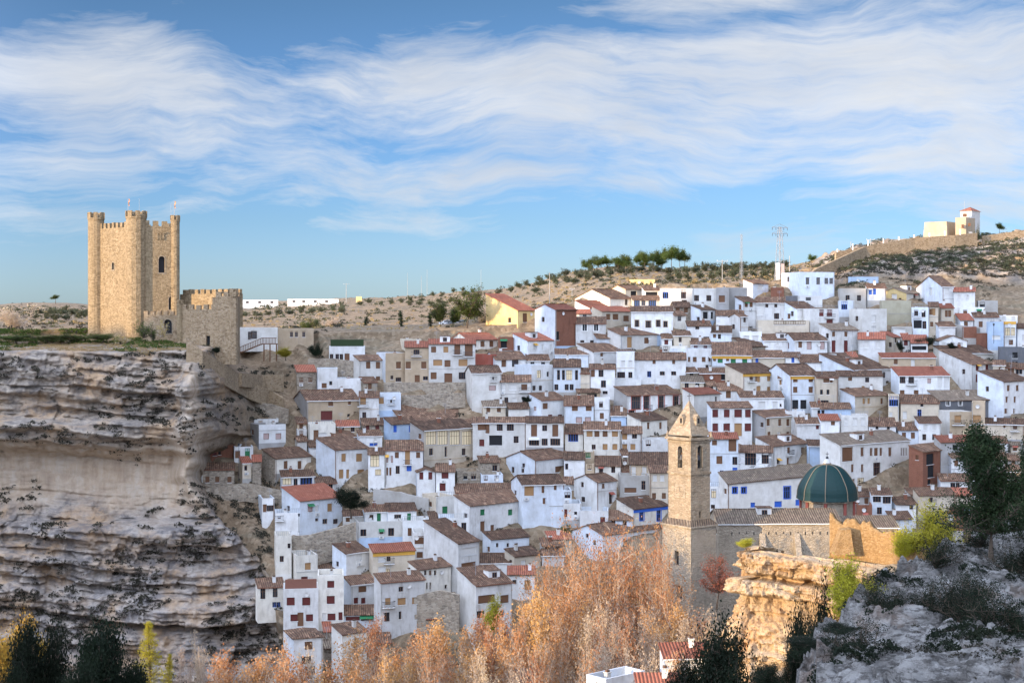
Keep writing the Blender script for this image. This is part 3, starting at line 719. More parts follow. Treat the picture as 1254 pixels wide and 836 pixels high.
    if rk in 'gs' and w > 6 and random.random() < .16:
        m = MB(); cx_ = random.uniform(.2, .6)*w; y_ = dd*.3; zt = HN+tanp*y_*.6; m.box((cx_, y_, zt-.4), (cx_+2.2, y_+1.8, zt+1.5), 'white'); m.box((cx_-.12, y_-.2, zt+1.5), (cx_+2.32, y_+1.95, zt+1.62), 'brownX'); q_ = m.build('dormer', ro); add_window(q_, (cx_+1.1, y_-.05, zt+.3), 0, .9, .9, 'd')
    ups = [a for a in wl if a[1] == 0 and a[0][2] > 2.4 and a[4] in 'dbor' and a[2] < 2]
    if ups and random.random() < .22:
        a = random.choice(ups); add_balcony(root, (a[0][0], 0, max(a[0][2]-.35, .3)), 0, a[2]+1.1)
    if hf and random.random() < .07:
        a = random.choice(hf); m = MB(); m.face([(a[0]-.15, -.01, a[3]+.2), (a[1]+.15, -.01, a[3]+.2), (a[1]+.15, -.8, a[3]-.25), (a[0]-.15, -.8, a[3]-.25)], random.choice(['redwall', 'greenpaint', 'blind', 'ochre'])); m.build('awning', root)
    if eave:
        e_ = MB(); e_.box((-.05, -.12, HN-.75), (w+.05, -.005, HN-.12), eave); e_.build('painted_eave_band', root)
    if terr == 'rail':
        m = MB(); m.box((0, .02, HN+.75), (w, .08, HN+.8), 'metalgrey')
        for x in np.arange(.05, w, .35): m.box((x, .03, HN), (x+.04, .07, HN+.75), 'metalgrey')
        m.build('railing', root)
    if terr == 'hedge' or terr == 'dark':
        m = MB(); mt = 'bushterr' if terr == 'hedge' else 'pergola'
        m.box((.3, .3, HN), (w-.3, .7, HN+1.5), mt); m.build('terrace_screen', root)
    rr = random.random()
    if chim is None: chim = (rr < .42 and rk in 'gsf' and w > 3)
    if chim:
        m = MB(); cx = random.uniform(.2, .8)*w; cy = dd*random.uniform(.35, .65)
        zt = HN+(tanp*min(cy, dd-cy) if rk == 'g' else tanp*cy if rk == 's' else -.9)
        cm = random.choice(['white', 'white', 'offwhite', 'brick', 'white'])
        m.box((cx, cy, zt-.6), (cx+.55, cy+.5, zt+1.0), cm); m.box((cx-.07, cy-.07, zt+1.0), (cx+.62, cy+.57, zt+1.1), 'offwhite')
        m.box((cx+.08, cy+.08, zt+1.1), (cx+.47, cy+.42, zt+1.32), 'brownX'); m.build('chimney', ro)
    if random.random() < .22 and rk in 'gsf':
        m = MB(); cx = random.uniform(.15, .85)*w; cy = dd*.5; zt = HN+(tanp*cy if rk in 'gs' else -.8)
        m.tube((cx, cy, zt-.3), (cx, cy, zt+2.2), .035, .03, 'metalgrey', 4)
        for q in (1.7, 1.95, 2.15): m.box((cx-.5, cy-.02, zt+q), (cx+.5, cy+.02, zt+q+.035), 'metalgrey')
        m.build('antenna', ro)
    if random.random() < .12:
        m = MB(); cx = random.uniform(.2, .8)*w; n = 10; R0 = .4; c = Vector((cx, -.35, HN-.9))
        for i in range(n):
            a0, a1 = 2*math.pi*i/n, 2*math.pi*(i+1)/n
            m.face([c+Vector((0, .1, 0)), c+Vector((R0*math.cos(a0), -.05, R0*math.sin(a0))), c+Vector((R0*math.cos(a1), -.05, R0*math.sin(a1)))], 'blind')
        m.tube(c+Vector((0, .1, 0)), c+Vector((0, .36, 0)), .03, .03, 'metalgrey', 4); m.build('satellite_dish', root)
    nf = len(hf)
    HOUSES.append(dict(o=root, px=(x0+x1)/2, py=(yel+yb)/2, w=x1-x0, wall=front, side=side, roof=roof if rk != 'f' else None, rk=rk, nw=nf, nk=[a[4] for a in wl if a[1] == 0], hn=HN, lm=lm, label=label, xs=xs, x0=x0, rect=(min(xs, x0), min(yel, yer)-hr, x1, yb)))
    return root
# xs  x0   x1   ye   yb  hr kind
# --- upper left rows
H(402, 403, 447, 424, 442, 0, 'f', 'white', '', '437/3.5x6/d 405 413 418;437/5x7/k 425', terr='hedge', label='low white house with a dark hedge along its roof terrace, above the stone wall')
H(433, 440, 471, 441, 470, 6, 's', 'offwhite', 'brown', '447/5x7/b 451 463;465/5x7/b 451 463', label='off-white house at the left end of the tan row')
H(387, 388, 413, 451, 477, 0, 'f', 'white', '', '472/5x5/b 397;469/3x4/d 405', label='small white flat-roofed house under the hedge terrace house')
H(412, 413, 443, 463, 477, 0, 'f', 'white', '', '475/2x2/d 418')
H(461, 472, 496, 432, 468, 0, 'f', 'white/tan', '', '447/5x7/b 488 ;462/3x4/d 480;465/6x5/d 488', lm='tan house')
H(495, 496, 525, 425, 468, 7, 's', 'tan', 'red', '431/6x5/d 510;447/5x7/b 499 519;464/5x8/k 511;463/5x4/d 521', label='tall plain tan house with a thin lit red roof')
H(490, 492, 516, 415, 426, 0, 'f', 'cream')
H(524, 525, 582, 421, 469, 4, 's', 'offwhite', 'red', '428/5x6/o 546;428/5x6/b 531;428/6x10/b+ 560;427/8x12/b+ 574;444/9x6/o 536;445/6x7/b 548;444/9x7/o 567;460/6x7/b 531;463/8x10/k 549;460/7x7/d 566', lm='three-storey house with dark balconies', label='three-storey off-white house with two dark balconies under the red roof')
H(552, 574, 609, 416, 430, 8, 'g', 'white', 'red', '421/5x6/b 581 591 602', label='white house with a bright orange-red roof behind the balcony house')
H(609, 610, 629, 413, 434, 0, 'f', 'brick', '', '421/6x8/x 617;430/14x2/v 619', label='small brick loggia block between two red-roofed white houses')
H(628, 646, 679, 417, 440, 6, 's', 'white', 'red', '425/4x6/v 655 665 675', lm='sunlit red-roofed white house', label='white house with sunlit left wall and red roof, three pale windows')
H(581, 583, 608, 434, 450, 0, 'f', 'redwall', '', '', label='red-painted wall building below the orange-roofed house')
H(592, 607, 645, 440, 454, 9, 'g', 'white', 'brown', '444/5x7/b 617;444/7x7/d 631')
H(570, 578, 614, 457, 500, 9, 'g', 'offwhite', 'brown', '475/7x5/p 603;463/2x3/d 604;491/2x2/d 594;491/5x4/d 608', lm='big plain off-white house')
H(612, 613, 650, 467, 497, 8, 's', 'offwhite', 'brown', '474/4x6/v 616;474/7x6/v 628;474/6x6/b 642;490/4x6/d 620;490/5x5/v 630;490/4x6/d 642')
H(630, 651, 677, 447, 484, 0, 'f', 'white', '', '458/5x8/L 660;458/3x5/d 671;475/4x5/d 654 662')
H(677, 678, 711, 449, 484, 9, 'g', 'white', 'brown', '459/3x10/d 684 690;459/6x10/L 697;459/3x10/d 706;474/4x6/d 680 694 700', lm='tall-windowed house', label='white house with a row of four tall narrow windows and a brown roof')
H(710, 711, 722, 457, 484, 4, 's', 'cream', 'brown', '')
H(721, 722, 753, 451, 483, 5, 'g', 'white', 'brown', '457/4x7/b 726;457/5x7/d 736;470/5x7/d 739;481/5x4/d 741')
H(754, 755, 777, 431, 470, 0, 'f', 'white', '', '445/4x6/v 763 772;459/4x6/d 756 763 772', terr='rail')
H(776, 777, 840, 440, 466, 8, 'g', 'white', 'brown', '443/3x4/b 801 825;458/4x6/u 795;457/5x4/d 811 825', label='long white house with a brown roof and small windows, above the vaulted shed')
H(752, 753, 785, 464, 474, 0, 'f', 'white')
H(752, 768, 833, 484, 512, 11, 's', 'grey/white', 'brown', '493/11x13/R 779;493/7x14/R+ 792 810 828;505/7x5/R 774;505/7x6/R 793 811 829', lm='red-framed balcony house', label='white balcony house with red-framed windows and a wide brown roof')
H(705, 707, 735, 480, 491, 5, 's', 'tan', 'brown', '485/10x5/x 725', label='small tan hut with black openings among white houses')
H(690, 691, 727, 496, 520, 12, 's', 'white', 'brown', '500/6x5/b 704 721;514/6x6/p 709 720')
H(727, 728, 747, 488, 517, 0, 'f', 'palest')
H(648, 663, 694, 490, 514, 6, 's', 'white', 'brown', '497/7x6/b 668;511/6x6/r 674 686;500/3x4/p 655')
H(747, 748, 767, 509, 523, 12, 's', 'blue', 'brown', '', label='light blue house wall under a narrow brown roof')
H(768, 785, 817, 515, 540, 8, 's', 'white', 'brown', '521/4x7/b 794 809;537/5x5/d 794')
H(691, 692, 714, 530, 550, 11, 's', 'white', 'brown', '535/10x8/u 702', label='white house with one wide blue window, brown roof')
H(714, 715, 760, 526, 554, 10, 's', 'white', 'brown', '531/6x6/o 722 753;531/5x6/b 731 741;547/5x6/o 741 753;547/4x5/d 727', lm='eight-windowed house')
H(760, 761, 786, 530, 554, 8, 's', 'white', 'brown', '533/5x6/o 764;533/5x5/d 777;547/5x6/o 764 775')
H(785, 786, 818, 538, 562, 0, 'f', 'white', '', '541/5x6/d 794')
H(690, 691, 716, 562, 580, 9, 's', 'white', 'brown', '571/3x6/d 694')
H(714, 715, 728, 553, 570, 0, 'f', 'tan', '', '557/6x5/g 717')
H(728, 729, 760, 570, 582, 12, 's', 'white', 'brown', '')
H(770, 771, 820, 568, 590, 14, 'g', 'tan', 'brown', '')
H(757, 759, 795, 582, 610, 0, 'f', 'cement', '', '594/4x9/d 788;600/12x5/b 772', label='bare grey courtyard walls left of the church tower')
H(794, 796, 818, 578, 615, 6, 's', 'cream', 'brown', '')
H(703, 731, 755, 590, 624, 9, 'g', 'white', 'brown', '595/4x5/b 739;610/5x11/d 748;593/3x5/d 713;611/4x5/d 714', lm='white gabled house', label='bluish white house showing its wide plain gable, brown roof')
H(755, 776, 818, 623, 645, 12, 's', 'white', 'brown', '631/6x10/U 786;631/6x11/U 807', lm='blue-trimmed house', label='white house with bright blue window frames left of the church tower', eave='bluepaint')
H(709, 710, 745, 625, 644, 0, 'f', 'white', '', '637/5x7/r 738')
H(745, 746, 775, 636, 647, 11, 's', 'white', 'brown', '640/4x5/d 751 765')
H(700, 738, 812, 655, 676, 13, 'g', 'white', 'brown', '664/4x8/b 765 775 785 795 805;647/3x4/d 719', label='white building with a pediment gable and long brown roof behind the big trees')
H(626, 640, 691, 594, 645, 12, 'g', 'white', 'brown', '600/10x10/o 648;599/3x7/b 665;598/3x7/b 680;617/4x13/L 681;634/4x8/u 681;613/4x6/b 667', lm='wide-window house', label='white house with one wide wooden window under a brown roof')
H(556, 575, 672, 619, 664, 8, 's', 'white', 'brown', '627/6x6/g 591 625 661;644/6x10/b 591;646/5x6/b 603;645/5x6/b 625;645/7x14/d 649;659/3x4/d 651 665', lm='long white house with green shutters', label='long white house with three green-shuttered windows under the eave')
H(517, 534, 556, 608, 634, 0, 'f', 'cream/offwhite', '', '627/6x12/g 545;628/3x4/d 527', terr='rail', label='pale terrace house with a single green door')
H(536, 537, 576, 634, 664, 0, 'f', 'white', '', '645/5x9/d 568;647/4x7/d 553', terr='rail')
H(519, 561, 587, 665, 724, 7, 's', 'white', 'brown', '675/22x8/v 574;693/20x8/b 574;710/12x6/d 574', lm='tall blank white wall house', label='tall white house with a big blank side wall and two loggias')
H(591, 601, 648, 660, 677, 9, 's', 'white', 'brown', '667/3x4/d 609 622 633')
H(587, 588, 627, 689, 699, 12, 's', 'white', 'brown', '')
H(618, 630, 662, 681, 703, 10, 's', 'cream', 'brown', '690/6x7/v 641 655')
H(621, 622, 655, 703, 724, 6, 's', 'white', 'red', '716/6x10/o 646;712/4x4/d 630')
H(560, 583, 627, 717, 780, 23, 's', 'offwhite/white', 'brown', '733/20x8/b 596;733/10x8/b 618;752/9x7/d 587;752/20x7/d 607', lm='big dark-roofed house', label='white house with a big steep dark roof beside the riverside trees')
H(458, 466, 520, 713, 782, 5, 's', 'white', 'brown', '736/6x7/o 475;736/9x7/o 492;735/6x7/o 508;721/5x5/d 491;755/6x9/d 474;753/3x8/d 490;755/4x5/d 510', lm='white house above the poplars', label='broad white house with three brown shutters in a row, above the poplars')
H(500, 512, 552, 697, 739, 8, 's', 'white', 'brown', '701/3x5/d 521 533;701/3x5/b 527;717/2x7/d 523 527;718/3x4/d 546')
H(433, 438, 493, 639, 664, 0, 'f', 'offwhite', '', '652/6x7/d 445;651/4x4/d 467;651/6x8/d 479', label='long pale grey flat-roofed block with three dark windows')
H(444, 447, 478, 627, 642, 6, 's', 'white', 'brown', '633/4x8/g 464;633/4x5/d 455')
H(472, 475, 510, 625, 642, 6, 's', 'white', 'brown', '632/7x4/d 487;633/4x8/g 501')
H(492, 493, 525, 637, 662, 0, 'f', 'palest', '', '651/6x8/b 503', terr='rail')
H(504, 506, 521, 652, 690, 0, 'f', 'white', '', '661/10x8/b 514;679/6x6/b 514')
H(407, 424, 452, 678, 709, 9, 's', 'white/offwhite', 'brown', '682/6x7/v 440;698/10x8/v 442')
H(452, 457, 508, 676, 708, 8, 's', 'cream', 'red', '684/8x6/v 468;698/8x8/v 468;684/4x5/d 476;700/4x6/L 475', lm='cream house with ochre eave', eave='ochre', label='cream house with an ochre eave band and blinds')
H(421, 430, 462, 716, 742, 8, 's', 'white', 'brown', '721/9x6/b 444;735/5x6/r 436 445')
H(420, 421, 459, 752, 766, 8, 's', 'white', 'brown', '757/14x4/r 432;757/12x4/r 449')
H(313, 316, 348, 719, 745, 3, 's', 'white', 'brown', '726/5x11/d 322;723/5x10/d 337;741/4x7/u 336 341')
H(346, 347, 390, 721, 778, 0, 'f', 'white', '', '736/8x8/r 356 375;756/7x7/r 360 379;758/6x14/k 368', terr='dark', lm='big white house on the cliff edge', label='big white flat-roofed house with dark red shutters at the cliff foot')
H(388, 389, 421, 704, 772, 0, 'f', 'white', '', '715/7x7/r 405;734/8x8/r 405;755/8x7/r 406;754/4x8/r 417;755/4x8/v 397')
H(388, 390, 418, 700, 705, 8, 'h', 'offwhite', 'brown', '', chim=False)
H(354, 363, 389, 680, 714, 0, 'f', 'white', '', '693/6x7/o 377;708/7x4/r 373', terr='rail', lm='narrow white tower house', label='narrow white tower house with one wooden window')
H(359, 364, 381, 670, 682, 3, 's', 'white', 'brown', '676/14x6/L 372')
H(336, 338, 357, 656, 707, 0, 'f', 'white', '', '668/3x5/d 354;684/4x6/d 345', terr='rail')
H(345, 367, 419, 613, 652, 12, 's', 'white', 'red', '622/6x7/p 380;622/4x6/v 388;621/6x8/o 404;636/4x3/d 388;638/6x5/d 398 411', lm='white house with bright red roof', label='white house with a big red roof above the curved stone wall')
H(336, 337, 367, 628, 655, 0, 'f', 'white', '', '633/3x3/d 342', terr='rail')
H(316, 321, 336, 610, 632, 0, 'f', 'white', '', '622/4x8/k 324;622/7x6/d 331')
H(350, 360, 395, 782, 838, 9, 'h', 'white', 'brown', '790/8x8/b 378;808/10x8/d 375;820/10x8/d 380', label='white house with a small hipped roof behind the bare trees')
H(406, 419, 449, 776, 838, 6, 's', 'offwhite/white', 'brown', '786/7x9/o 437;806/7x9/o 437', label='white house with a single column of wooden windows')
H(305, 317, 350, 520, 548, 0, 'f', 'grey/palest', '', '534/6x6/p 326 341', lm='twin white block with pink windows', label='white block with two pink windows against the rock')
H(309, 311, 341, 513, 524, 0, 'f', 'white', '', '518/4x5/o 319', chim=False)
H(236, 238, 255, 558, 570, 7, 's', 'cream', 'brown', '562/3x4/r 251')
H(249, 254, 286, 546, 562, 4, 's', 'brick', 'brown', '553/4x8/r 263;553/3x6/d 269', label='small brick dwelling under the pale rock overhang')
H(285, 287, 310, 547, 562, 0, 'f', 'white', '', '554/5x9/g 303;556/5x8/k 291')
H(246, 247, 287, 575, 594, 5, 's', 'rubble', 'brown', '')
H(226, 229, 248, 577, 598, 3, 'f', 'white', '', '582/4x9/r 235;584/4x4/d 242', terr='rail', label='tiny white house with a red door tucked against the cliff')
H(293, 297, 308, 567, 590, 5, 's', 'cream', 'red', '573/3x5/d 301')
H(308, 309, 320, 565, 590, 4, 's', 'stone', 'red', '')
H(321, 337, 381, 561, 584, 6, 's', 'stone/white', 'brown', '569/5x8/b 350 367', lm='white house beside a rubble wall', label='white house with a rubble side wall and two brown windows')
H(343, 345, 385, 584, 598, 3, 's', 'white', 'brown', '589/9x7/L 351;590/4x7/d 362;589/12x7/u 375')
H(376, 378, 411, 519, 543, 0, 'f', 'white', '', '533/5x11/b 387;534/9x7/v 395', terr='rail')
H(360, 376, 440, 491, 518, 13, 'g', 'grey/tan', 'brown', '494/5x5/b 405;493/3x4/b 428;509/12x10/r 400;509/3x4/d 427;510/5x10/k 436', lm='long tan barn', label='long tan barn with a brown roof and red barn door')
H(439, 440, 464, 486, 516, 4, 's', 'white', 'brown', '490/6x7/o 444;508/4x6/d 446')
H(462, 463, 491, 482, 508, 0, 'f', 'white', '', '490/5x7/o 466;491/2x3/d 479')
H(387, 410, 451, 551, 590, 8, 's', 'white', 'brown', '560/6x8/o 421;560/8x8/o 440;580/6x9/o 418;580/4x9/o 426;580/9x9/o 442', lm='white house with golden wood shutters', label='white house with golden brown shutters on two floors, bluish side wall')
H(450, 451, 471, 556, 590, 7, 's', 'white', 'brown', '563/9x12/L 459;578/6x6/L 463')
H(471, 472, 518, 551, 590, 12, 's', 'white', 'brown', '562/2x7/p 474 480;557/4x6/b 486 512;560/5x14/o+ 499;575/4x8/d 487;573/5x6/q 501;577/2x8/b 474 478')
H(402, 414, 437, 536, 547, 4, 's', 'brick', 'brown', '', label='small orange brick hut with a dark roof')
H(437, 440, 468, 534, 547, 5, 's', 'white', 'brown', '544/4x3/q 440 455 460')
H(477, 495, 590, 520, 532, 24, 's', 'white', 'brown', '525/5x4/d 535 550', lm='very wide brown roof', label='wide low house under a very broad brown roof in the middle left')
H(470, 479, 512, 519, 542, 8, 's', 'blue', 'brown', '525/4x7/q 484 503', label='pale blue house with two blue shutters below the broad roof')
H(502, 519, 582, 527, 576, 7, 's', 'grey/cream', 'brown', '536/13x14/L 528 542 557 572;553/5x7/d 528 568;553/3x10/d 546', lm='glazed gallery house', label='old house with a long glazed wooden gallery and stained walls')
H(578, 579, 644, 518, 553, 6, 's', 'offwhite', 'brown', '523/8x6/b 590;525/4x9/b 597;523/6x7/d 612;523/7x7/d 625;542/5x7/r 590;539/13x10/x 607;538/5x7/d 632', lm='long cream-white house', label='long off-white house with scattered dark windows right of the gallery house')
H(643, 644, 690, 517, 552, 5, 's', 'offwhite', 'brown', '527/6x12/b 654 680;524/5x6/d 667;541/10x7/d 654 680;541/6x7/d 667')
H(620, 655, 716, 563, 586, 11, 'g', 'white', 'brown', '574/14x6/b 686;575/3x6/d 628 640', label='long white gable-ended house with one wide low window')
H(585, 588, 612, 566, 582, 7, 's', 'stone', 'brown', '573/5x6/d 606', label='ruinous stone hut beside the white gable-ended house')
H(556, 560, 588, 577, 594, 0, 'f', 'stone', '', '583/4x6/x 570;583/5x6/d 580')
H(508, 511, 533, 578, 602, 6, 'G', 'white', 'brown', '582/4x8/r 516 527')
H(533, 534, 557, 577, 606, 9, 'g', 'white', 'brown', '582/7x6/r 545;596/6x8/r 542')
H(556, 558, 640, 603, 615, 11, 's', 'white', 'brown', '', label='broad low roof with skylights above the green-shuttered house')
H(645, 647, 700, 600, 640, 0, 'f', 'white', '', '606/6x6/d 695')
H(688, 690, 712, 616, 640, 0, 'f', 'white', '', '628/3x8/r 691;628/3x3/d 705', chim=False)
# --- top rows
H(704, 747, 773, 365, 380, 8, 'g', 'white', 'brown', '370/4x6/d 767;371/4x4/o 733', lm='sunlit white gable', label='white house with a large sunlit gable at the top of town')
H(704, 722, 771, 377, 388, 6, 's', 'white', 'red', '')
H(747, 766, 786, 354, 368, 4, 'g', 'cream', 'brown', '360/8x6/x 776')
H(786, 789, 808, 355, 371, 4, 's', 'white', 'brown', '361/12x6/x 798')
H(773, 775, 808, 367, 378, 5, 's', 'white', 'brown', '371/6x6/u 780;371/4x5/d 788;371/8x6/u 799')
H(807, 808, 848, 353, 380, 0, 'f', 'offwhite', '', '360/6x9/u 815;360/5x9/d 837;371/5x6/d 838')
H(770, 771, 802, 342, 351, 0, 'f', 'yellow', '', '346/2x3/d 778 787 797', D=420, label='low yellow building alone on the hillside above the town')
H(725, 737, 773, 381, 404, 5, 's', 'cream', 'red', '388/6x6/b 745;388/8x6/b 754;390/8x6/b 767')
H(772, 773, 824, 382, 414, 7, 's', 'white', 'brown', '396/4x7/T 780 806;397/5x7/T 794;397/4x6/T 815', lm='white house with four stone-framed windows', label='tall white house with four stone-framed windows in a row')
H(704, 705, 742, 396, 420, 8, 's', 'white', 'brown', '401/5x7/w 716 730;419/4x4/d 713 725')
H(704, 706, 724, 384, 396, 2, 's', 'white', 'red', '387/4x4/d 716')
H(655, 680, 706, 379, 428, 3, 'g', 'white/brick', 'red', '411/5x9/x 682', lm='brick-fronted house', label='house with sunlit white side and bare brick front')
H(595, 634, 656, 380, 397, 6, 's', 'yellow', 'red', '389/6x9/b 643', lm='yellow house', label='yellow house with a red roof at the upper edge of town', d=9)
H(727, 731, 759, 414, 427, 6, 's', 'white', 'brown', '420/4x4/d 753')
H(744, 760, 810, 410, 432, 7, 's', 'offwhite', 'brown', '419/7x11/o 771;417/7x6/b 792')
H(707, 727, 776, 431, 450, 8, 's', 'white', 'brown', '434/4x4/b 737;434/4x5/d 766')
H(679, 680, 720, 434, 447, 7, 's', 'white', 'brown', '443/5x4/d 709')
H(846, 848, 877, 353, 385, 0, 'f', 'offwhite', '', '365/5x6/d 853 868')
H(876, 877, 893, 352, 388, 0, 'f', 'grey', '', '366/6x7/b 884', label='plain grey house with one small window, near the masts')
H(892, 893, 915, 352, 386, 0, 'f', 'grey', '', '', label='windowless grey block at the upper edge of town')
H(910, 922, 941, 347, 360, 5, 's', 'white', 'brown', '352/8x5/v 931')
H(943, 944, 960, 352, 362, 0, 'f', 'brick', '', '', label='low orange brick block below the lattice mast')
H(957, 978, 1022, 333, 364, 0, 'f', 'white', '', '344/4x7/d 989 1002;344/4x6/d 1012 1018', d=12, lm='big white block under the mast', label='big white block with a sunlit end wall beside the lattice mast')
H(962, 977, 1007, 362, 376, 0, 'f', 'slate/white', '', '366/6x3/x 990')
H(900, 910, 926, 369, 394, 6, 's', 'white', 'brown', '373/4x5/b 914 920')
H(925, 926, 961, 371, 392, 7, 's', 'white', 'brown', '374/3x4/d 939 950;387/5x6/d 951;380/7x10/v 930')
H(960, 976, 1000, 378, 402, 9, 's', 'white', 'brown', '384/5x6/v 988;384/3x5/d 970')
H(926, 927, 991, 392, 412, 0, 'f', 'cream', '', '395/12x4/d 955 967 979', lm='long beige block', label='long beige block with a strip of dark glazing')
H(846, 858, 876, 379, 397, 4, 's', 'white', 'brown', '386/8x7/x 864;386/4x7/x 872')
H(876, 877, 911, 386, 398, 6, 's', 'white', 'brown', '387/3x5/b 902 907')
H(893, 906, 916, 388, 414, 3, 'g', 'white', 'brown', '388/3x5/d 912')
H(904, 906, 933, 406, 420, 0, 'f', 'palest', '', '414/6x5/v 914 925', terr='rail')
H(840, 842, 871, 399, 418, 6, 's', 'white', 'brown', '401/4x3/d 854;414/6x3/d 865')
H(870, 871, 896, 408, 420, 9, 's', 'white', 'brown', '410/3x4/b 875 ;411/3x5/d 881')
H(880, 916, 963, 424, 432, 10, 'g', 'stone', 'brown', '')
H(931, 935, 973, 417, 426, 8, 's', 'white', 'brown', '')
H(957, 973, 1013, 417, 437, 9, 'g', 'white', 'brown', '423/8x6/r 965;422/4x6/b 980;423/5x8/p 991 1007', lm='white house with pink blinds')
H(820, 840, 872, 427, 457, 0, 'f', 'white', '', '440/3x5/b 844 869;440/5x5/b 851 862;449/4x4/d 866', terr='rail', lm='white terrace house')
H(871, 872, 921, 435, 453, 16, 's', 'white', 'brown', '439/5x7/g 882 898 912;439/3x5/b 875 891', lm='green-shuttered white house', label='white house with three green shutters under a deep brown roof', eave='ochre')
H(799, 801, 838, 448, 462, 7, 's', 'white', 'brown', '')
H(823, 825, 846, 411, 425, 6, 's', 'cream', 'brown', '416/3x5/d 833')
H(820, 821, 842, 424, 440, 0, 'f', 'white', '', '430/3x4/d 830')
H(918, 922, 961, 438, 447, 9, 's', 'cream', 'brown', '440/3x5/q 927')
H(960, 962, 981, 437, 448, 5, 's', 'white', 'brown', '440/3x5/q 971')
H(888, 910, 952, 457, 486, 12, 's', 'cream/white', 'brown', '462/5x5/b 920;463/7x8/o 928;463/6x6/o 942;476/6x6/o 929;477/6x6/o 942', lm='house with mustard eave', eave='ochre', label='white house with a broad mustard band under the eave')
H(855, 857, 896, 457, 470, 5, 's', 'brick', 'brown', '459/8x6/x 888', label='low reddish brick shed with a dark roof')
H(935, 968, 1004, 460, 502, 14, 'g', 'white', 'brown', '463/5x6/b 974 993;477/5x6/b 974 993;495/7x9/x 974 984', lm='tall white gabled house', label='tall white house with a big side gable and four brown windows', eave='ochre')
H(952, 953, 967, 464, 488, 6, 's', 'white', 'brown', '468/4x5/o 957;480/5x8/o 960')
H(975, 980, 1037, 443, 455, 9, 's', 'white', 'brown', '447/3x4/d 1011')
H(836, 850, 882, 483, 514, 3, 's', 'offwhite', 'red', '489/3x6/d 877')
H(877, 880, 909, 478, 488, 9, 's', 'white', 'brown', '482/5x7/b 892')
H(866, 871, 921, 499, 538, 4, 's', 'white', 'brown', '506/6x8/r 876 890 ;506/8x8/r 904;506/6x8/r 916;523/6x8/r 876;523/7x8/r 890;526/8x13/o 904;523/7x8/r 916', lm='white house with red-brown shutters', label='white house with two rows of red-brown shutters', eave=None)
H(903, 907, 960, 487, 506, 8, 's', 'white', 'brown', '496/7x7/v 933;496/5x7/v 949;496/2x3/d 956', terr=None)
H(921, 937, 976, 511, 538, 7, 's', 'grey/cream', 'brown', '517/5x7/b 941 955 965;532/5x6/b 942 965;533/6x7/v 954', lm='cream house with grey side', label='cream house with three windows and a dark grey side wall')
H(960, 962, 986, 503, 518, 0, 'f', 'white')
H(973, 976, 1006, 519, 537, 8, 's', 'white', 'brown', '523/3x4/r 1001')
H(992, 994, 1012, 499, 512, 3, 's', 'white', 'brown', '505/3x5/d 1003')
H(1037, 1039, 1076, 339, 356, 0, 'f', 'blue', '', '', D=400, label='pale bluish block at the foot of the rocky hillside')
H(1026, 1029, 1061, 353, 372, 0, 'f', 'cement', '', '')
H(1026, 1028, 1046, 368, 392, 0, 'f', 'white', '', '374/6x8/u 1034')
H(1060, 1062, 1085, 352, 372, 2, 's', 'white', 'brown', '357/3x6/q 1066 1071')
H(978, 992, 1027, 378, 410, 0, 'f', 'white', '', '383/5x7/r 1006;383/6x7/r 1016;394/7x5/r 1016', terr='rail', lm='white house with two red-brown windows')
H(1078, 1110, 1131, 359, 378, 6, 'g', 'yellow/white', 'greyr', '363/4x4/d 1120;361/7x11/v 1095', lm='sunlit pale yellow gable', label='pale yellow gable catching the sun below the rocky hill', D=388)
H(1077, 1080, 1117, 368, 400, 0, 'f', 'khaki', '', '', label='large blank khaki wall under the pale yellow gable', D=372)
H(1116, 1118, 1137, 376, 403, 0, 'f', 'white', '', '383/4x6/d 1122;384/4x7/d 1131;397/8x8/x 1122;398/4x8/d 1132', terr='rail')
H(1136, 1137, 1149, 375, 403, 4, 's', 'cream', 'brown', '382/3x6/b 1138;382/4x7/o 1143;397/3x5/b 1141')
H(1040, 1056, 1086, 378, 409, 0, 'f', 'offwhite', '', '390/5x7/v 1070;403/5x6/v 1070')
H(1003, 1017, 1051, 404, 434, 8, 's', 'white', 'greyr', '409/4x5/b 1021 1036;424/5x12/r 1021 1036', lm='twin red-door house', label='white house with two tall dark red balcony doors')
H(1050, 1051, 1084, 415, 436, 8, 's', 'white', 'red', '422/4x7/v 1053;422/5x7/v 1061 1075')
H(1078, 1094, 1103, 413, 432, 7, 's', 'cream', 'red', '416/3x5/d 1097')
H(1091, 1093, 1117, 400, 416, 0, 'f', 'cement', '', '407/12x8/v 1100')
H(1114, 1116, 1136, 420, 436, 10, 's', 'white', 'red', '426/14x4/x 1124', label='white house with a red roof and a dark bush on its terrace')
H(1122, 1154, 1168, 351, 380, 11, 'g', 'white', 'brown', '357/4x7/v 1160;354/5x7/v 1140', lm='big white gabled house', label='big white gabled house at the top right of the town', d=16)
H(1167, 1168, 1194, 357, 382, 5, 's', 'white', 'red', '364/3x5/v 1175 1185')
H(1147, 1150, 1182, 338, 356, 0, 'f', 'white', '', '', D=408)
H(1181, 1182, 1198, 343, 362, 1, 's', 'white', 'brown', '349/2x2/d 1196', D=405)
H(1148, 1152, 1168, 377, 400, 3, 's', 'cream', 'red', '384/3x7/b 1159 1163;396/5x4/d 1158')
H(1174, 1176, 1206, 376, 390, 0, 'f', 'palest', '', '')
H(1170, 1176, 1192, 392, 404, 8, 's', 'white', 'red', '')
H(1190, 1193, 1223, 388, 404, 3, 's', 'white', 'brown', '')
H(1196, 1198, 1222, 368, 386, 0, 'f', 'cement', '', '374/5x7/x 1203')
H(1178, 1179, 1196, 400, 418, 0, 'f', 'brick', '', '', label='tall brick block above the sloping white gable')
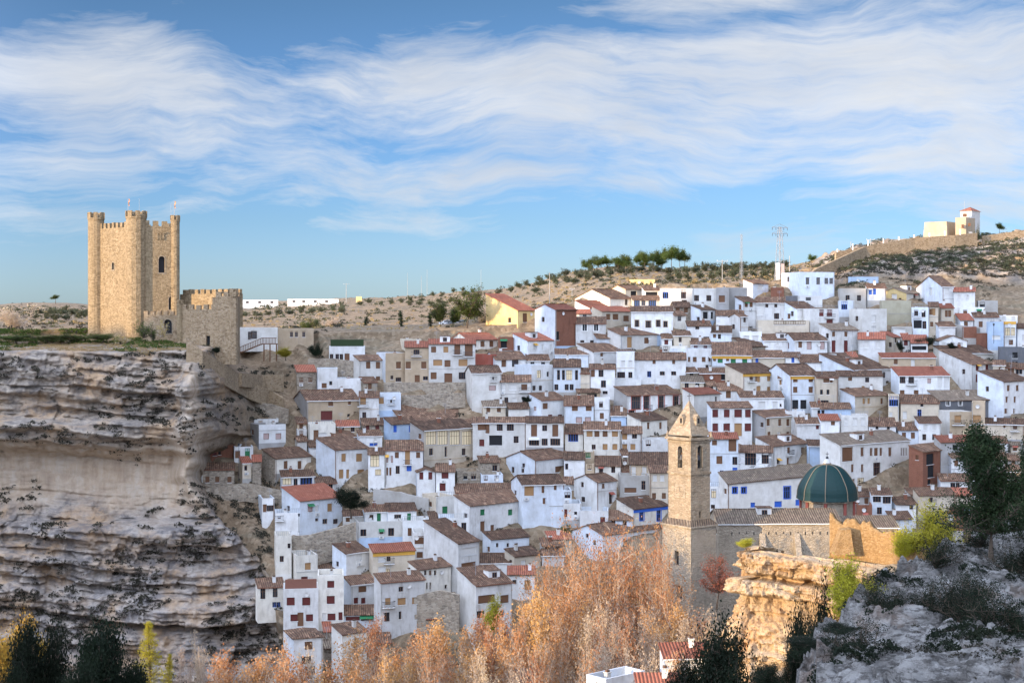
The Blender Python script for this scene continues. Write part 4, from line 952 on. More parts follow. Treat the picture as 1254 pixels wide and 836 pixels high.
H(1194, 1196, 1212, 408, 424, 0, 'f', 'brick', '', '', label='lower brick block right of the tall brick block')
H(1208, 1210, 1229, 394, 432, 0, 'f', 'blue', '', '413/8x4/v 1220', terr='rail')
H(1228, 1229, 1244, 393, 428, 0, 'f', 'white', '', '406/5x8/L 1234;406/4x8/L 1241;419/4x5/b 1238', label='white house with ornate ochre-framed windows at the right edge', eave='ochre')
H(1222, 1224, 1246, 386, 398, 0, 'f', 'white')
H(1240, 1246, 1262, 402, 420, 6, 's', 'white', 'brown', '')
H(1143, 1150, 1184, 417, 430, 6, 'G', 'white', 'brown', '')
H(1143, 1160, 1216, 433, 446, 10, 's', 'white', 'brown', '436/10x7/x 1166;439/3x4/b 1186 1200')
H(1222, 1224, 1262, 425, 452, 0, 'f', 'slate', '', '435/5x6/x 1243;445/2x4/x 1241 1245', label='dark grey unplastered block at the right edge')
H(1150, 1190, 1216, 446, 472, 8, 's', 'white', 'brown', '450/5x6/r 1197 1209;463/5x8/r 1197;462/5x3/r 1209')
H(1215, 1216, 1231, 447, 472, 6, 's', 'cream', 'brown', '453/3x6/b 1225')
H(1230, 1231, 1243, 450, 472, 5, 's', 'cream', 'brown', '453/6x5/b 1238')
H(1242, 1243, 1262, 451, 472, 5, 's', 'white', 'brown', '455/3x5/d 1245 1250')
H(1197, 1229, 1262, 467, 514, 6, 's', 'white', 'brown', '475/6x6/b 1235 1246;489/5x6/b 1233 1243;503/6x5/b 1232;503/4x5/b 1242', lm='white three-storey gabled house', label='white three-storey house with a large blank gable at the right edge')
H(1091, 1101, 1163, 460, 486, 11, 's', 'white', 'red', '464/6x7/d 1105 1116;466/4x5/p 1138;468/5x12/v 1151 1159;480/5x4/b 1105 1122', lm='long balcony house', label='long white house with a red-brown roof and a first-floor balcony')
H(1076, 1080, 1146, 438, 452, 4, 's', 'tan', 'red', '443/4x5/b 1097;445/4x8/v 1118', label='long low tan building with a dull red roof')
H(1003, 1046, 1091, 453, 476, 9, 's', 'white', 'brown', '459/4x6/d 1083;468/5x3/d 1087')
H(1024, 1026, 1081, 460, 482, 5, 's', 'offwhite', 'brown', '464/4x4/b 1041;465/4x5/d 1062;477/4x5/b 1038 1067;476/3x6/o 1057')
H(996, 1000, 1026, 462, 504, 7, 's', 'cream', 'brown', '466/6x4/b 1012;466/3x4/b 1018;480/3x5/d 1006 1014;493/8x5/d 1010', label='narrow beige house with small windows in three rows')
H(1029, 1047, 1088, 485, 512, 7, 's', 'white/cream', 'brown', '491/4x6/o 1058 1064;491/4x6/b 1080;507/4x5/v 1077', lm='cream house with blue terrace')
H(1087, 1088, 1101, 484, 512, 0, 'f', 'cream', '', '491/9x10/u 1094;507/3x4/v 1091')
H(1101, 1103, 1150, 493, 513, 10, 's', 'cream', 'brown', '496/3x3/d 1129;508/4x7/v 1108;506/4x8/u 1126')
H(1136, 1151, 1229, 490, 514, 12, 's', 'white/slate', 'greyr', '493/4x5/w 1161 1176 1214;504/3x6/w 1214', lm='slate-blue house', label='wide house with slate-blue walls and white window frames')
H(1149, 1163, 1191, 504, 540, 0, 'f', 'offwhite/tan', '', '513/7x8/o 1173;529/6x6/L 1183')
H(1189, 1190, 1206, 492, 540, 0, 'f', 'tan', '', '513/8x8/o 1196;529/6x5/o 1196')
H(1205, 1206, 1254, 519, 542, 7, 's', 'cream', 'brown', '522/2x3/b 1230;523/4x4/b 1243')
H(1028, 1030, 1063, 508, 537, 0, 'f', 'offwhite', '', '516/4x7/v 1036 1047 1057;531/5x4/v 1036', terr='rail')
H(1003, 1005, 1042, 500, 516, 4, 's', 'blue', 'brown', '505/3x5/d 1007')
H(1002, 1005, 1028, 514, 539, 5, 's', 'white', 'red', '518/4x4/b 1020')
H(1062, 1064, 1097, 521, 540, 10, 's', 'white', 'brown', '523/3x3/d 1074 1088;533/5x7/d 1074')
H(1097, 1100, 1126, 526, 540, 9, 's', 'white', 'brown', '')
H(1120, 1125, 1152, 517, 543, 7, 's', 'white', 'brown', '523/4x6/v 1133 1144;535/4x6/d 1132 1144')
H(1144, 1152, 1192, 541, 584, 5, 's', 'grey', 'red', '548/6x5/x 1170;562/3x3/x 1176', label='bare grey house with a dull red roof left of the big pine')
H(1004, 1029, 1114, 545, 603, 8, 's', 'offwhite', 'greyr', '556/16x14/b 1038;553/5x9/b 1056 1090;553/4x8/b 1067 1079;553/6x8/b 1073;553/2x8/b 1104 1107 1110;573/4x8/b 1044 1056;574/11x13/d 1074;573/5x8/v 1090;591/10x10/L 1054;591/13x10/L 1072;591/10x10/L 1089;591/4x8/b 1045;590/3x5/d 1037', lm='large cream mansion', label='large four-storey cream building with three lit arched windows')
H(1113, 1130, 1161, 553, 602, 6, 's', 'brick', 'brown', '562/15x11/x 1139;577/13x12/x 1140;590/7x5/x 1138', lm='unfinished brick building', label='unfinished brick building with open black window holes')
H(1065, 1068, 1092, 606, 632, 4, 's', 'white', 'brown', '611/8x6/d 1072;612/8x7/d 1086;625/5x7/d 1077')
H(1085, 1091, 1117, 635, 650, 7, 's', 'white', 'brown', '640/5x5/v 1099 1110')
H(1090, 1097, 1122, 617, 634, 5, 's', 'white', 'brown', '621/4x4/d 1116')
H(1048, 1050, 1068, 618, 640, 0, 'f', 'brick', '', '')
H(1118, 1125, 1170, 606, 634, 5, 's', 'cream', 'brown', '612/4x5/d 1140')
H(1108, 1116, 1152, 606, 616, 3, 's', 'cement', 'brown', '')
H(1148, 1152, 1185, 588, 606, 4, 's', 'white', 'brown', '595/5x7/d 1167;595/4x7/d 1173')
H(1150, 1155, 1190, 606, 626, 4, 's', 'cream', 'red', '615/7x8/p 1165')
H(1150, 1154, 1180, 626, 655, 0, 'f', 'brick', '', '634/6x8/v 1164')
H(1040, 1044, 1066, 607, 620, 4, 's', 'cement', 'brown', '')
H(868, 870, 904, 537, 588, 6, 's', 'white', 'red', '542/5x5/b 875;545/8x12/b 897;563/6x8/b 881;564/5x8/d 901;580/4x7/u 884;577/5x8/q 901', label='white house with a small red roof touching the church tower')
H(903, 904, 946, 553, 580, 8, 's', 'speckle', 'brown', '562/11x12/d 919;562/7x9/d 937', lm='dotted house', label='white house dotted all over with black stones')
H(925, 947, 990, 546, 572, 9, 's', 'white', 'brown', '551/5x6/v 955;551/5x6/b 966;551/5x6/b 983;565/4x5/d 953;565/4x8/b 965;565/5x6/d 983')
H(988, 990, 1029, 546, 568, 5, 's', 'blue', 'brown', '556/6x8/v 1012')
H(880, 891, 1003, (592, 581), 626, 14, 's', 'offwhite', 'greyr', '600/5x6/U 900 911;603/7x12/U 964;588/4x7/U 987;618/5x5/q 922;617/8x6/q 953;615/5x6/q 977', lm='long white house with blue windows', label='long white house with blue windows behind the church roof', D=290)
H(868, 869, 891, 595, 626, 0, 'f', 'white', '', '604/5x9/L 874;604/5x8/d 885;620/4x4/d 873 885', terr='rail')
H(1160, 1165, 1200, 560, 590, 5, 's', 'white', 'brown', '')
# --- bits at the frame's foot, nearer, in the sun
H(632, 640, 668, 838, 850, 5, 's', 'cream', 'brown', '', D=175, label='low cream roof edge at the foot of the photo', base=14)
H(718, 742, 790, 831, 850, 0, 'f', 'white', '', '', d=2.6, D=165, label='white flat-roofed building with vents at the bottom edge', base=14)
H(778, 782, 836, 846, 856, 7, 's', 'white', 'red', '', D=150, label='orange tiled roof at the bottom edge beside the dark tree', base=14)
H(808, 814, 870, 806, 830, 4, 's', 'white', 'red', '', D=170, label='building with a pale eave and orange roof behind the dark bush', base=14)
H(292, 294, 340, 401, 417, 0, 'f', 'offwhite', '', '411/4x8/d 306;410/6x8/d 311', D=352, label='sunlit cream building with a brown wooden stair beside the castle', lm='cream building beside the castle')
H(338, 340, 384, 402, 416, 0, 'f', 'tan', '', '409/3x6/d 357 363 372', D=356)
H(291, 293, 341, 367, 374, 0, 'f', 'palest', '', '370/3x2/d 303 318 333', D=900, label='long low white farm shed on the plateau, the left one', chim=False, d=5)
H(351, 352, 415, 366, 373, 0, 'f', 'palest', '', '369/3x2/d 360 372 386 400', D=900, label='long low white farm shed on the plateau, the right one', chim=False, d=5)
H(435, 436, 443, 363, 368, 0, 'f', 'yellow', '', '', D=1000, label='tiny yellow hut on the plateau skyline', chim=False)

# --- small infill houses, sheds and yards where the listed ones leave the slope open
MASK = np.zeros((900, 1300), bool)
for h in HOUSES: a, b, c_, d_ = [int(v) for v in h['rect']]; MASK[max(b, 0):d_+2, max(a, 0):c_+1] = True
for a, b, c_, d_ in ((812, 480, 876, 836), (868, 620, 1110, 836), (975, 560, 1052, 640), (340, 640, 440, 692), (462, 468, 580, 500), (455, 596, 530, 628), (412, 592, 450, 632), (220, 300, 345, 545), (675, 628, 712, 660)): MASK[b:d_, a:c_] = True
def tt_(px): return np.interp(px, [345, 400, 470, 560, 640, 700, 760, 960, 1060, 1130, 1250], [455, 452, 478, 440, 420, 405, 372, 385, 378, 392, 410])
def bb_(px): return np.interp(px, [345, 400, 470, 560, 640, 700, 812, 870, 900, 1050, 1160, 1250], [800, 805, 790, 760, 720, 660, 655, 600, 590, 600, 620, 600])
nfill = 0
for yb in range(372, 815, 5):
    px = 364
    while px < 1245:
        if not (tt_(px) < yb-7 and yb < bb_(px)) or MASK[yb-5:yb, px:px+6].any(): px += 3; continue
        x1 = px
        while x1 < px+26 and x1 < 1248 and not MASK[yb-5:yb, x1:x1+2].any(): x1 += 1
        if x1-px < 7: px = x1+2; continue
        w_ = x1-px; hh = random.choice([7, 9, 11, 13]); L0 = random.choice([3, 5, 2])
        wl_ = random.choices(['white', 'offwhite', 'cream', 'stone', 'rubble', 'tan', 'cement'], [5, 3, 2, 3, 2, 1, 1])[0]
        kind = random.choices(['s', 'f', 'g'], [5, 2, 2])[0]; n_ = max(1, int(w_/9))
        ws = '%d/4x5/%s %s' % (yb-hh*.5, random.choice('dbbdr'), ' '.join('%d' % (px+w_*(i+.5)/n_) for i in range(n_))) if random.random() < .75 else ''
        H(px-L0, px, x1+1, yb-hh+2, yb+3, random.choice([4, 6, 8]) if kind != 'f' else 0, kind, wl_, random.choice(['brown', 'brown', 'brown', 'red', 'greyr']), ws)
        a, b, c_, d_ = [int(v) for v in HOUSES[-1]['rect']]; MASK[b:d_+1, a:c_+2] = True; nfill += 1; px = x1+2
print('infill', nfill)
# ================================================================ CASTLE
def zpx(py, D): return (HYP-py)*D/FPX
def circ(cx, cy, r, k, a0=0): return [(cx+r*math.cos(a0+2*math.pi*i/k), cy+r*math.sin(a0+2*math.pi*i/k)) for i in range(k)]
def wallseg(mb, mat, A, B, z0, z1, th, holes=(), rough=0, inner=True):
    """a thick straight wall A->B (outside to the right of the direction, i.e. towards the camera)"""
    A = Vector((A[0], A[1], 0)); B = Vector((B[0], B[1], 0)); d = (B-A); Ln = d.length; d.normalize(); n = Vector((-d.y, d.x, 0))
    def T(u, q, z): p = A+d*u+n*q; return (p.x, p.y, z)
    facade(mb, mat, 0, Ln, z0, z1, list(holes), T, reveal=min(.5, th*.8))
    mb.face([T(0, 0, z1), T(Ln, 0, z1), T(Ln, th, z1), T(0, th, z1)], mat)
    if inner:
        mb.face([T(Ln, th, z0), T(0, th, z0), T(0, th, z1), T(Ln, th, z1)], mat)
        mb.face([T(0, 0, z0), T(0, 0, z1), T(0, th, z1), T(0, th, z0)], mat); mb.face([T(Ln, 0, z1), T(Ln, 0, z0), T(Ln, th, z0), T(Ln, th, z1)], mat)
    for h in holes:
        q = min(.5, th*.8); mb.face([T(h[0], q, h[2]), T(h[1], q, h[2]), T(h[1], q, h[3]), T(h[0], q, h[3])], 'dark')
    return T, Ln
def merlons(mb, mat, A, B, z, w=.9, gap=.75, h=1.15, th=.6, off=0):
    A = Vector((A[0], A[1], 0)); B = Vector((B[0], B[1], 0)); d = (B-A); Ln = d.length; d.normalize(); n = Vector((-d.y, d.x, 0))
    c = []
    for zz_ in (z-.3, z+.06):
        for (a, b) in ((0, -.02), (Ln, -.02), (Ln, th+.02), (0, th+.02)): p = A+d*a+n*(b+off); c.append((p.x, p.y, zz_))
    m0 = len(mb.v); mb.v += c
    for q in ((0, 3, 2, 1), (4, 5, 6, 7), (0, 1, 5, 4), (1, 2, 6, 5), (2, 3, 7, 6), (3, 0, 4, 7)): mb.f.append(tuple(m0+t for t in q)); mb.m.append(mb.mi(mat))
    k = max(1, int((Ln+gap)/(w+gap))); st = (Ln+gap)/k; ww = st-gap
    for i in range(k):
        u = i*st+random.uniform(-.05, .05); hh = h*random.uniform(.88, 1.06)
        c = []
        for zz in (z-.03, z+hh):
            for (a, b) in ((0, 0), (ww, 0), (ww, th), (0, th)): p = A+d*(u+a)+n*(b+off); c.append((p.x, p.y, zz))
        m = len(mb.v); mb.v += c; mi = mb.mi(mat)
        for q in ((0, 3, 2, 1), (4, 5, 6, 7), (0, 1, 5, 4), (1, 2, 6, 5), (2, 3, 7, 6), (3, 0, 4, 7)): mb.f.append(tuple(m+t for t in q)); mb.m.append(mi)
def turret(name, parent, cx, cy, r, z0, z1, mat, k=16, nm=7, flare=.12, mh=1.2):
    m = MB(); m.prism(circ(cx, cy, r, k), z0, z1, mat)
    m.prism(circ(cx, cy, r+flare, k), z1-.35, z1, mat)
    for i in range(nm):
        a = 2*math.pi*(i+.2)/nm; aw = 2*math.pi/nm*.55
        pts = [(cx+(r+flare)*math.cos(t), cy+(r+flare)*math.sin(t)) for t in (a, a+aw/2, a+aw)]+[(cx+(r-.35)*math.cos(t), cy+(r-.35)*math.sin(t)) for t in (a+aw, a)]
        m.prism(pts, z1-.02, z1+mh, mat)
    o = m.build(name, parent); return o
D0 = 325.
Cx, Cy, _ = P(165, 0, D0); zb = zpx(412, D0)
ca = empty('castle', (0, 0, 0), 0, 'square stone castle keep with battlements and round corner turrets, warmly sunlit', 'castle')
Lp = P(117, 0, 336.4); 
k = (117-CXP)/FPX; dl = Vector((-.70, .714)); t = (Cx-k*Cy)/(k*dl.y-dl.x); LA = (Cx+dl.x*t, Cy+dl.y*t)
k = (216-CXP)/FPX; dr = Vector((.92, .39)); t = (Cx-k*Cy)/(k*dr.y-dr.x); RA = (Cx+dr.x*t, Cy+dr.y*t)
BA = (RA[0]-4.5, RA[1]+11); BB = (LA[0]+5, LA[1]+4)
m = MB(); zt = zpx(277.5, D0)
lenL = math.dist(LA, (Cx, Cy)); lenR = math.dist(RA, (Cx, Cy)); print('castle', lenL, lenR)
def onL(px): k_ = (px-CXP)/FPX; t_ = (Cx-k_*Cy)/(k_*dl.y-dl.x); return lenL-t_
def onR(px): k_ = (px-CXP)/FPX; return (Cx-k_*Cy)/(k_*dr.y-dr.x)
def hz(px, y0, y1, s): D_ = 330; return zpx(y1, D_), zpx(y0, D_)
uL = onL(138.5); uR = onR(198); uD = onR(214)
hL = (uL-.45, uL+.45, zpx(330, 330), zpx(321, 330)); hR = (uR-.65, uR+.65, zpx(334, 328), zpx(314, 328)); hD = (min(uD-.5, lenR-1.6), min(uD+.5, lenR-.6), zpx(379, 328), zpx(363, 328))
wallseg(m, 'castle', LA, (Cx, Cy), zb-6, zt, .9, [hL]); wallseg(m, 'castle', (Cx, Cy), RA, zb-6, zt+.2, .9, [hR, hD])
wallseg(m, 'castle', RA, BA, zb-6, zt, .9); wallseg(m, 'castle', BA, BB, zb-6, zt, .9); wallseg(m, 'castle', BB, LA, zb-6, zt, .9)
m.face([(LA[0], LA[1], zt-1), (Cx, Cy, zt-1), (RA[0], RA[1], zt-1), (BA[0], BA[1], zt-1), (BB[0], BB[1], zt-1)], 'castle')
m.build('keep_wall', ca)
m = MB()
for A, B in ((LA, (Cx, Cy)), ((Cx, Cy), RA), (RA, BA), (BA, BB), (BB, LA)): merlons(m, 'castle', A, B, zt+.15 if A == (Cx, Cy) else zt, .85, .8, 1.2)
m.build('battlement', ca)
turret('turret', ca, LA[0]+.2, LA[1]-.3, 1.72, zb-6, zpx(267, 336), 'castle', 16, 7)
turret('turret', ca, Cx, Cy+1.3, 2.15, zb-6, zpx(265, 325), 'castle', 14, 8)
turret('turret', ca, RA[0]-.3, RA[1]+.2, .95, zb-6, zpx(270, 330), 'castle', 12, 5, .1, 1.0)
def arch_frame(mb, T, u, z0, z1, w, mat, th=.18, pr=.06):
    r = w/2; zc = z1-r
    mb.box((u-r-th, -pr, z0-.15), (u-r, .12, zc), mat, T); mb.box((u+r, -pr, z0-.15), (u+r+th, .12, zc), mat, T); mb.box((u-r-th, -pr, z0-.3), (u+r+th, .12, z0), mat, T)
    n = 8
    for i in range(n):
        a, b = math.pi*i/n, math.pi*(i+1)/n
        for (R0, R1) in ((r, r+th),):
            q = [(u+R0*math.cos(a), zc+R0*math.sin(a)), (u+R1*math.cos(a), zc+R1*math.sin(a)), (u+R1*math.cos(b), zc+R1*math.sin(b)), (u+R0*math.cos(b), zc+R0*math.sin(b))]
            mb.face([T(x, -pr, z) for x, z in q][::-1], mat)
        # spandrel: fill square corner above the arch
        x0_, x1_ = u+r*math.cos(b), u+r*math.cos(a)
        mb.face([T(x0_, -.0, zc+r*math.sin(b)), T(x1_, -.0, zc+r*math.sin(a)), T(x1_, -.0, z1+.01), T(x0_, -.0, z1+.01)], mat)
def wallT(A, B):
    A = Vector((A[0], A[1], 0)); B = Vector((B[0], B[1], 0)); d = (B-A).normalized(); n = Vector((-d.y, d.x, 0))
    def T(u, q, z): p = A+d*u+n*q; return (p.x, p.y, z)
    return T
m = MB(); arch_frame(m, wallT(LA, (Cx, Cy)), uL, hL[2], hL[3], .9, 'ashlar'); m.build('window', ca)
m = MB(); arch_frame(m, wallT((Cx, Cy), RA), uR, hR[2], hR[3], 1.3, 'ashlar'); m.build('window', ca)
m = MB(); arch_frame(m, wallT((Cx, Cy), RA), (hD[0]+hD[1])/2, hD[2], hD[3], 1.0, 'ashlar'); m.build('doorway', ca)
m = MB(); T = wallT((Cx, Cy), RA); uC = onR(197)
for j in range(3): m.box((uC-.9+.6*j, -.18, zpx(294, 328)), (uC-.55+.6*j, 0, zpx(286, 328)), 'castle', T)
m.box((uC-1.1, -.25, zpx(286, 328)), (uC+1.1, 0, zpx(284.5, 328)), 'castle', T); m.build('corbel_stones', ca)
# flags and aerials on the keep
def pole(name, px, y0, y1, D, label, cat, flag=None, r=.06):
    x, y, z0 = P(px, y1, D); z1 = zpx(y0, D)
    e = empty(name, (x, y, z0), 0, label, cat); m = MB(); m.tube((0, 0, -.6), (0, 0, z1-z0), r, r*.7, 'metalgrey', 6); m.build('pole', e)
    if flag:
        m = MB(); n = 8; h = z1-z0
        for i in range(n):
            f0, f1 = i/n, (i+1)/n
            for s0, s1, c in ((0, .27, flag[0]), (.27, .73, flag[1]), (.73, 1, flag[0])):
                pt = lambda a, b: (.06+.18*b+.08*math.sin(a*7), .1*math.sin(a*9+b), h-.1-a*1.5-.0*b)
                m.face([pt(f0, s0), pt(f1, s0), pt(f1, s1), pt(f0, s1)], c)
        m.build('flag', e)
    return e
pole('flagpole', 157, 243, 262, 326, 'flagpole with a drooping orange flag on the tallest castle turret', 'flagpole', ('tubered', 'ochre'))
pole('aerial_pole', 170.5, 243, 262, 327, 'thin bare aerial beside the flag on the tallest castle turret', 'aerial', r=.035)
pole('aerial_pole', 209.5, 249, 272, 331, 'left thin aerial on the right corner of the keep', 'aerial', r=.035)
pole('flagpole', 213.5, 246, 272, 332, 'flagpole with a small red flag on the right corner of the keep', 'flagpole', ('flagred', 'flagyellow'))
# gate curtain wall with merlons
cw = empty('castle_curtain_wall', (0, 0, 0), 0, 'low battlemented gate wall at the foot of the keep, with a small arch', 'castle wall')
A = P(176, 0, 318)[:2]; B = P(221, 0, 316)[:2]; m = MB(); T = wallT(A, B); Lc = math.dist(A, B); ug = Lc*.66
hG = (ug-.9, ug+.9, zpx(408, 317), zpx(391, 317)); wallseg(m, 'castledark', A, B, zpx(425, 317), zpx(386, 317), .8, [hG]); m.build('wall', cw)
m = MB(); merlons(m, 'castledark', A, B, zpx(386, 317), .7, .6, .9); m.build('battlement', cw)
m = MB(); arch_frame(m, T, ug, hG[2], hG[3], 1.8, 'ashlar', .2); m.build('gate', cw)
# outer bailey on the right
ob = empty('castle_bailey', (0, 0, 0), 0, 'lower castle bailey with battlements, a sunlit crenellated back wall and a square corner tower', 'castle')
m = MB(); F0 = P(222, 0, 312)[:2]; F1 = P(264, 0, 310)[:2]; F2 = P(289, 0, 309)[:2]
g1 = math.dist(F0, F1); hs_ = [(g1*.72, g1*.72+.9, zpx(422, 311), zpx(411, 311))]
wallseg(m, 'castledark', F0, F1, zpx(446, 311), zpx(379, 311), .9, hs_); wallseg(m, 'castledark', F1, F2, zpx(446, 311), zpx(363, 311), .9)
G1 = (F2[0]-1.5, F2[1]+13); wallseg(m, 'castledark', F2, G1, zpx(446, 311), zpx(363, 311), .9)
G0 = P(224, 0, 333)[:2]; wallseg(m, 'castle', (G1[0], G1[1]), G0, zpx(400, 330), zpx(360, 328), .8, inner=True); wallseg(m, 'castle', G0, (G1[0], G1[1]), zpx(400, 330), zpx(360, 328), .8)
wallseg(m, 'castle', G0, F0, zpx(420, 320), zpx(385, 320), .8)
wallseg(m, 'castledark', (F1[0], F1[1]+.9), (F1[0]-.6, F1[1]+7), zpx(400, 330), zpx(364, 311), .8)
m.build('wall', ob); m = MB()
merlons(m, 'castledark', F0, F1, zpx(379, 311), .75, .7, 1.0); merlons(m, 'castledark', F1, F2, zpx(363, 311), .8, .6, 1.0)
merlons(m, 'castledark', F2, G1, zpx(363, 311), .8, .7, 1.0); merlons(m, 'castle', G0, G1, zpx(360, 328), 1.0, .7, 1.05)
m.build('battlement', ob)
turret('turret', ob, F0[0]-.3, F0[1]+.2, .62, zpx(425, 312), zpx(372, 312), 'castle', 14, 5, .08, .8)
turret('turret', ob, F2[0]-.6, F2[1]+.8, .85, zpx(446, 311), zpx(359, 311), 'castledark', 12, 5, .08, .9)
# ================================================================ PARISH CHURCH
DT = 232.; Cx, Cy, _ = P(846, 0, DT)
dl = Vector((-.62, .785)); dr = Vector((.785, .62))
def hit(px, dv, C0=(Cx, Cy)): k_ = (px-CXP)/FPX; return (C0[0]-k_*C0[1])/(k_*dv.y-dv.x)
lL = hit(818.5, dl); lR = hit(869.5, dr); print('tower', lL, lR)
ct = empty('church_bell_tower', (Cx, Cy, zpx(730, DT)), 0, 'tall sand-coloured stone bell tower with a pointed spire and arched belfry', 'bell tower')
def sq(a, b, o=0):      # tower square grown by o, in world coords
    c = Vector((Cx, Cy)); p0 = c+dl*a; p2 = c+dr*b; p1 = c; p3 = c+dl*a+dr*b
    return [p0-dr*o+dl*o, p1-dr*o-dl*o, p2+dr*o-dl*o, p3+dr*o+dl*o]
OFF = Vector((Cx, Cy, zpx(730, DT)))
def rel(mb):            # to the Empty's local space
    mb.v = [(a-OFF.x, b-OFF.y, c-OFF.z) for a, b, c in mb.v]; return mb
def ring(mb, z0, z1, o, mat, holesL=(), holesR=()):
    p = sq(lL, lR, o)
    wallseg(mb, mat, p[0], p[1], z0, z1, .6, holesL, inner=False); wallseg(mb, mat, p[1], p[2], z0, z1, .6, holesR, inner=False)
    wallseg(mb, mat, p[2], p[3], z0, z1, .6, inner=False); wallseg(mb, mat, p[3], p[0], z0, z1, .6, inner=False)
zz = lambda y: zpx(y, DT)
m = MB(); ring(m, zz(638), zz(579.5), 0, 'ashlar', [], [(lR*.42, lR*.42+.45, zz(635), zz(627))]); 
m2 = MB(); uB = lL*.53; vB = lR*.46
ring(m2, zz(579), zz(541), 0, 'ashlar', [(uB-.5, uB+.5, zz(574), zz(547))], [(vB-.48, vB+.48, zz(574), zz(546))])
p = sq(lL, lR, 0)
rel(m).build('shaft', ct); rel(m2).build('belfry', ct)
m = MB()
for (y, o, h) in ((580.5, .14, .35), (541.5, .12, .3), (538, .38, .35), (537, .25, .2)):
    m = MB(); m.prism([(q.x, q.y) for q in sq(lL, lR, o)][::1], zz(y)-h/2, zz(y)+h/2, 'ashlar'); rel(m).build('cornice', ct)
m = MB(); T = wallT(p[0], p[1]); arch_frame(m, T, uB, zz(574), zz(547), 1.0, 'ashlar', .16, .05); T2 = wallT(p[1], p[2]); arch_frame(m, T2, vB, zz(574), zz(546), .96, 'ashlar', .16, .05)
rel(m).build('belfry_arch', ct)
m = MB()
for T_, u_ in ((T, uB), (T2, vB)):
    c = Vector(T_(u_, .3, zz(560))); 
    for a, b, r0, r1 in ((0, .5, .34, .26), (.5, .75, .26, .12)): m.tube(c+Vector((0, 0, a-.5)), c+Vector((0, 0, b-.5)), r0, r1, 'metaldark', 10)
    m.tube(c+Vector((0, 0, .25)), c+Vector((0, 0, .6)), .05, .05, 'woodbrown')
rel(m).build('bell', ct)
# spire: steep pyramid with dormers, corner pinnacles and a cross
m = MB(); s0 = sq(lL, lR, .1); cc = (s0[0]+s0[2])/2; ap = Vector((cc.x, cc.y, zz(491))); zb_ = zz(534)
ky = .93
for i in range(4):
    a, b = s0[i], s0[(i+1) % 4]; N_ = 8
    for j in range(N_):
        f0, f1 = j/N_, (j+1)/N_
        A0 = Vector((a.x, a.y, zb_)).lerp(ap, f0); B0 = Vector((b.x, b.y, zb_)).lerp(ap, f0); A1 = Vector((a.x, a.y, zb_)).lerp(ap, f1); B1 = Vector((b.x, b.y, zb_)).lerp(ap, f1)
        m.face([A0, B0, B1, A1] if j < N_-1 else [A0, B0, ap], 'ashlar')
sp = rel(m).build('spire', ct)
m = MB()
for i in range(2):
    a, b = s0[i], s0[i+1]; mid = (a+b)/2; base = Vector((mid.x, mid.y, zb_)).lerp(ap, .30); out = Vector((mid.x-cc.x, mid.y-cc.y, 0)).normalized(); tv = Vector((-out.y, out.x, 0))
    pts = [base-tv*.42, base+tv*.42, base+tv*.42+Vector((0, 0, 1.1)), base+Vector((0, 0, 1.6)), base-tv*.42+Vector((0, 0, 1.1))]
    f = [q+out*.22 for q in pts]; bk = [q-out*.9 for q in pts]; m.face(f, 'ashlar')
    for q in range(5): m.face([f[q], bk[q], bk[(q+1) % 5], f[(q+1) % 5]], 'ashlar')
    d_ = [base+out*.235+tv*s_*.2+Vector((0, 0, h_)) for s_, h_ in ((-1, .25), (1, .25), (1, 1.0), (-1, 1.0))]; m.face(d_, 'dark')
rel(m).build('dormer', sp)
m = MB(); 
for q in s0: 
    m = MB(); m.tube((q.x, q.y, zz(537)), (q.x, q.y, zz(533)), .2, .2, 'ashlar', 8); m.tube((q.x, q.y, zz(533)), (q.x, q.y, zz(529)), .2, .02, 'ashlar', 8); rel(m).build('pinnacle', ct)
m = MB(); m.box((ap.x-.05, ap.y-.05, ap.z-.1), (ap.x+.05, ap.y+.05, ap.z+.95), 'metaldark'); m.box((ap.x-.28, ap.y-.04, ap.z+.55), (ap.x+.28, ap.y+.04, ap.z+.65), 'metaldark'); rel(m).build('cross', sp)
# worn stone clock face on the left side
m = MB(); c = Vector(T(uB, -.02, zz(603))); n = 20; T0 = lambda a, r, q: T(uB+r*math.cos(a), q, zz(603)+r*math.sin(a))
m.box((uB-1.05, -.05, zz(611)), (uB+1.05, 0, zz(594.5)), 'ashlardark', T)
for i in range(n): m.face([T0(0, 0, -.09), T0(2*math.pi*i/n, .85, -.09), T0(2*math.pi*(i+1)/n, .85, -.09)], 'ashlar'); m.face([T0(2*math.pi*i/n, .85, -.09), T0(2*math.pi*i/n, .85, 0), T0(2*math.pi*(i+1)/n, .85, 0), T0(2*math.pi*(i+1)/n, .85, -.09)], 'ashlar')
for i in range(12): a = 2*math.pi*i/12; m.box((uB+.72*math.cos(a)-.035, -.11, zz(603)+.72*math.sin(a)-.035), (uB+.72*math.cos(a)+.035, -.09, zz(603)+.72*math.sin(a)+.035), 'metaldark', T)
m.box((uB-.03, -.12, zz(603)), (uB+.03, -.1, zz(603)+.6), 'metaldark', T); m.box((uB, -.12, zz(603)-.03), (uB+.42, -.1, zz(603)+.03), 'metaldark', T)
rel(m).build('clock_face', ct)
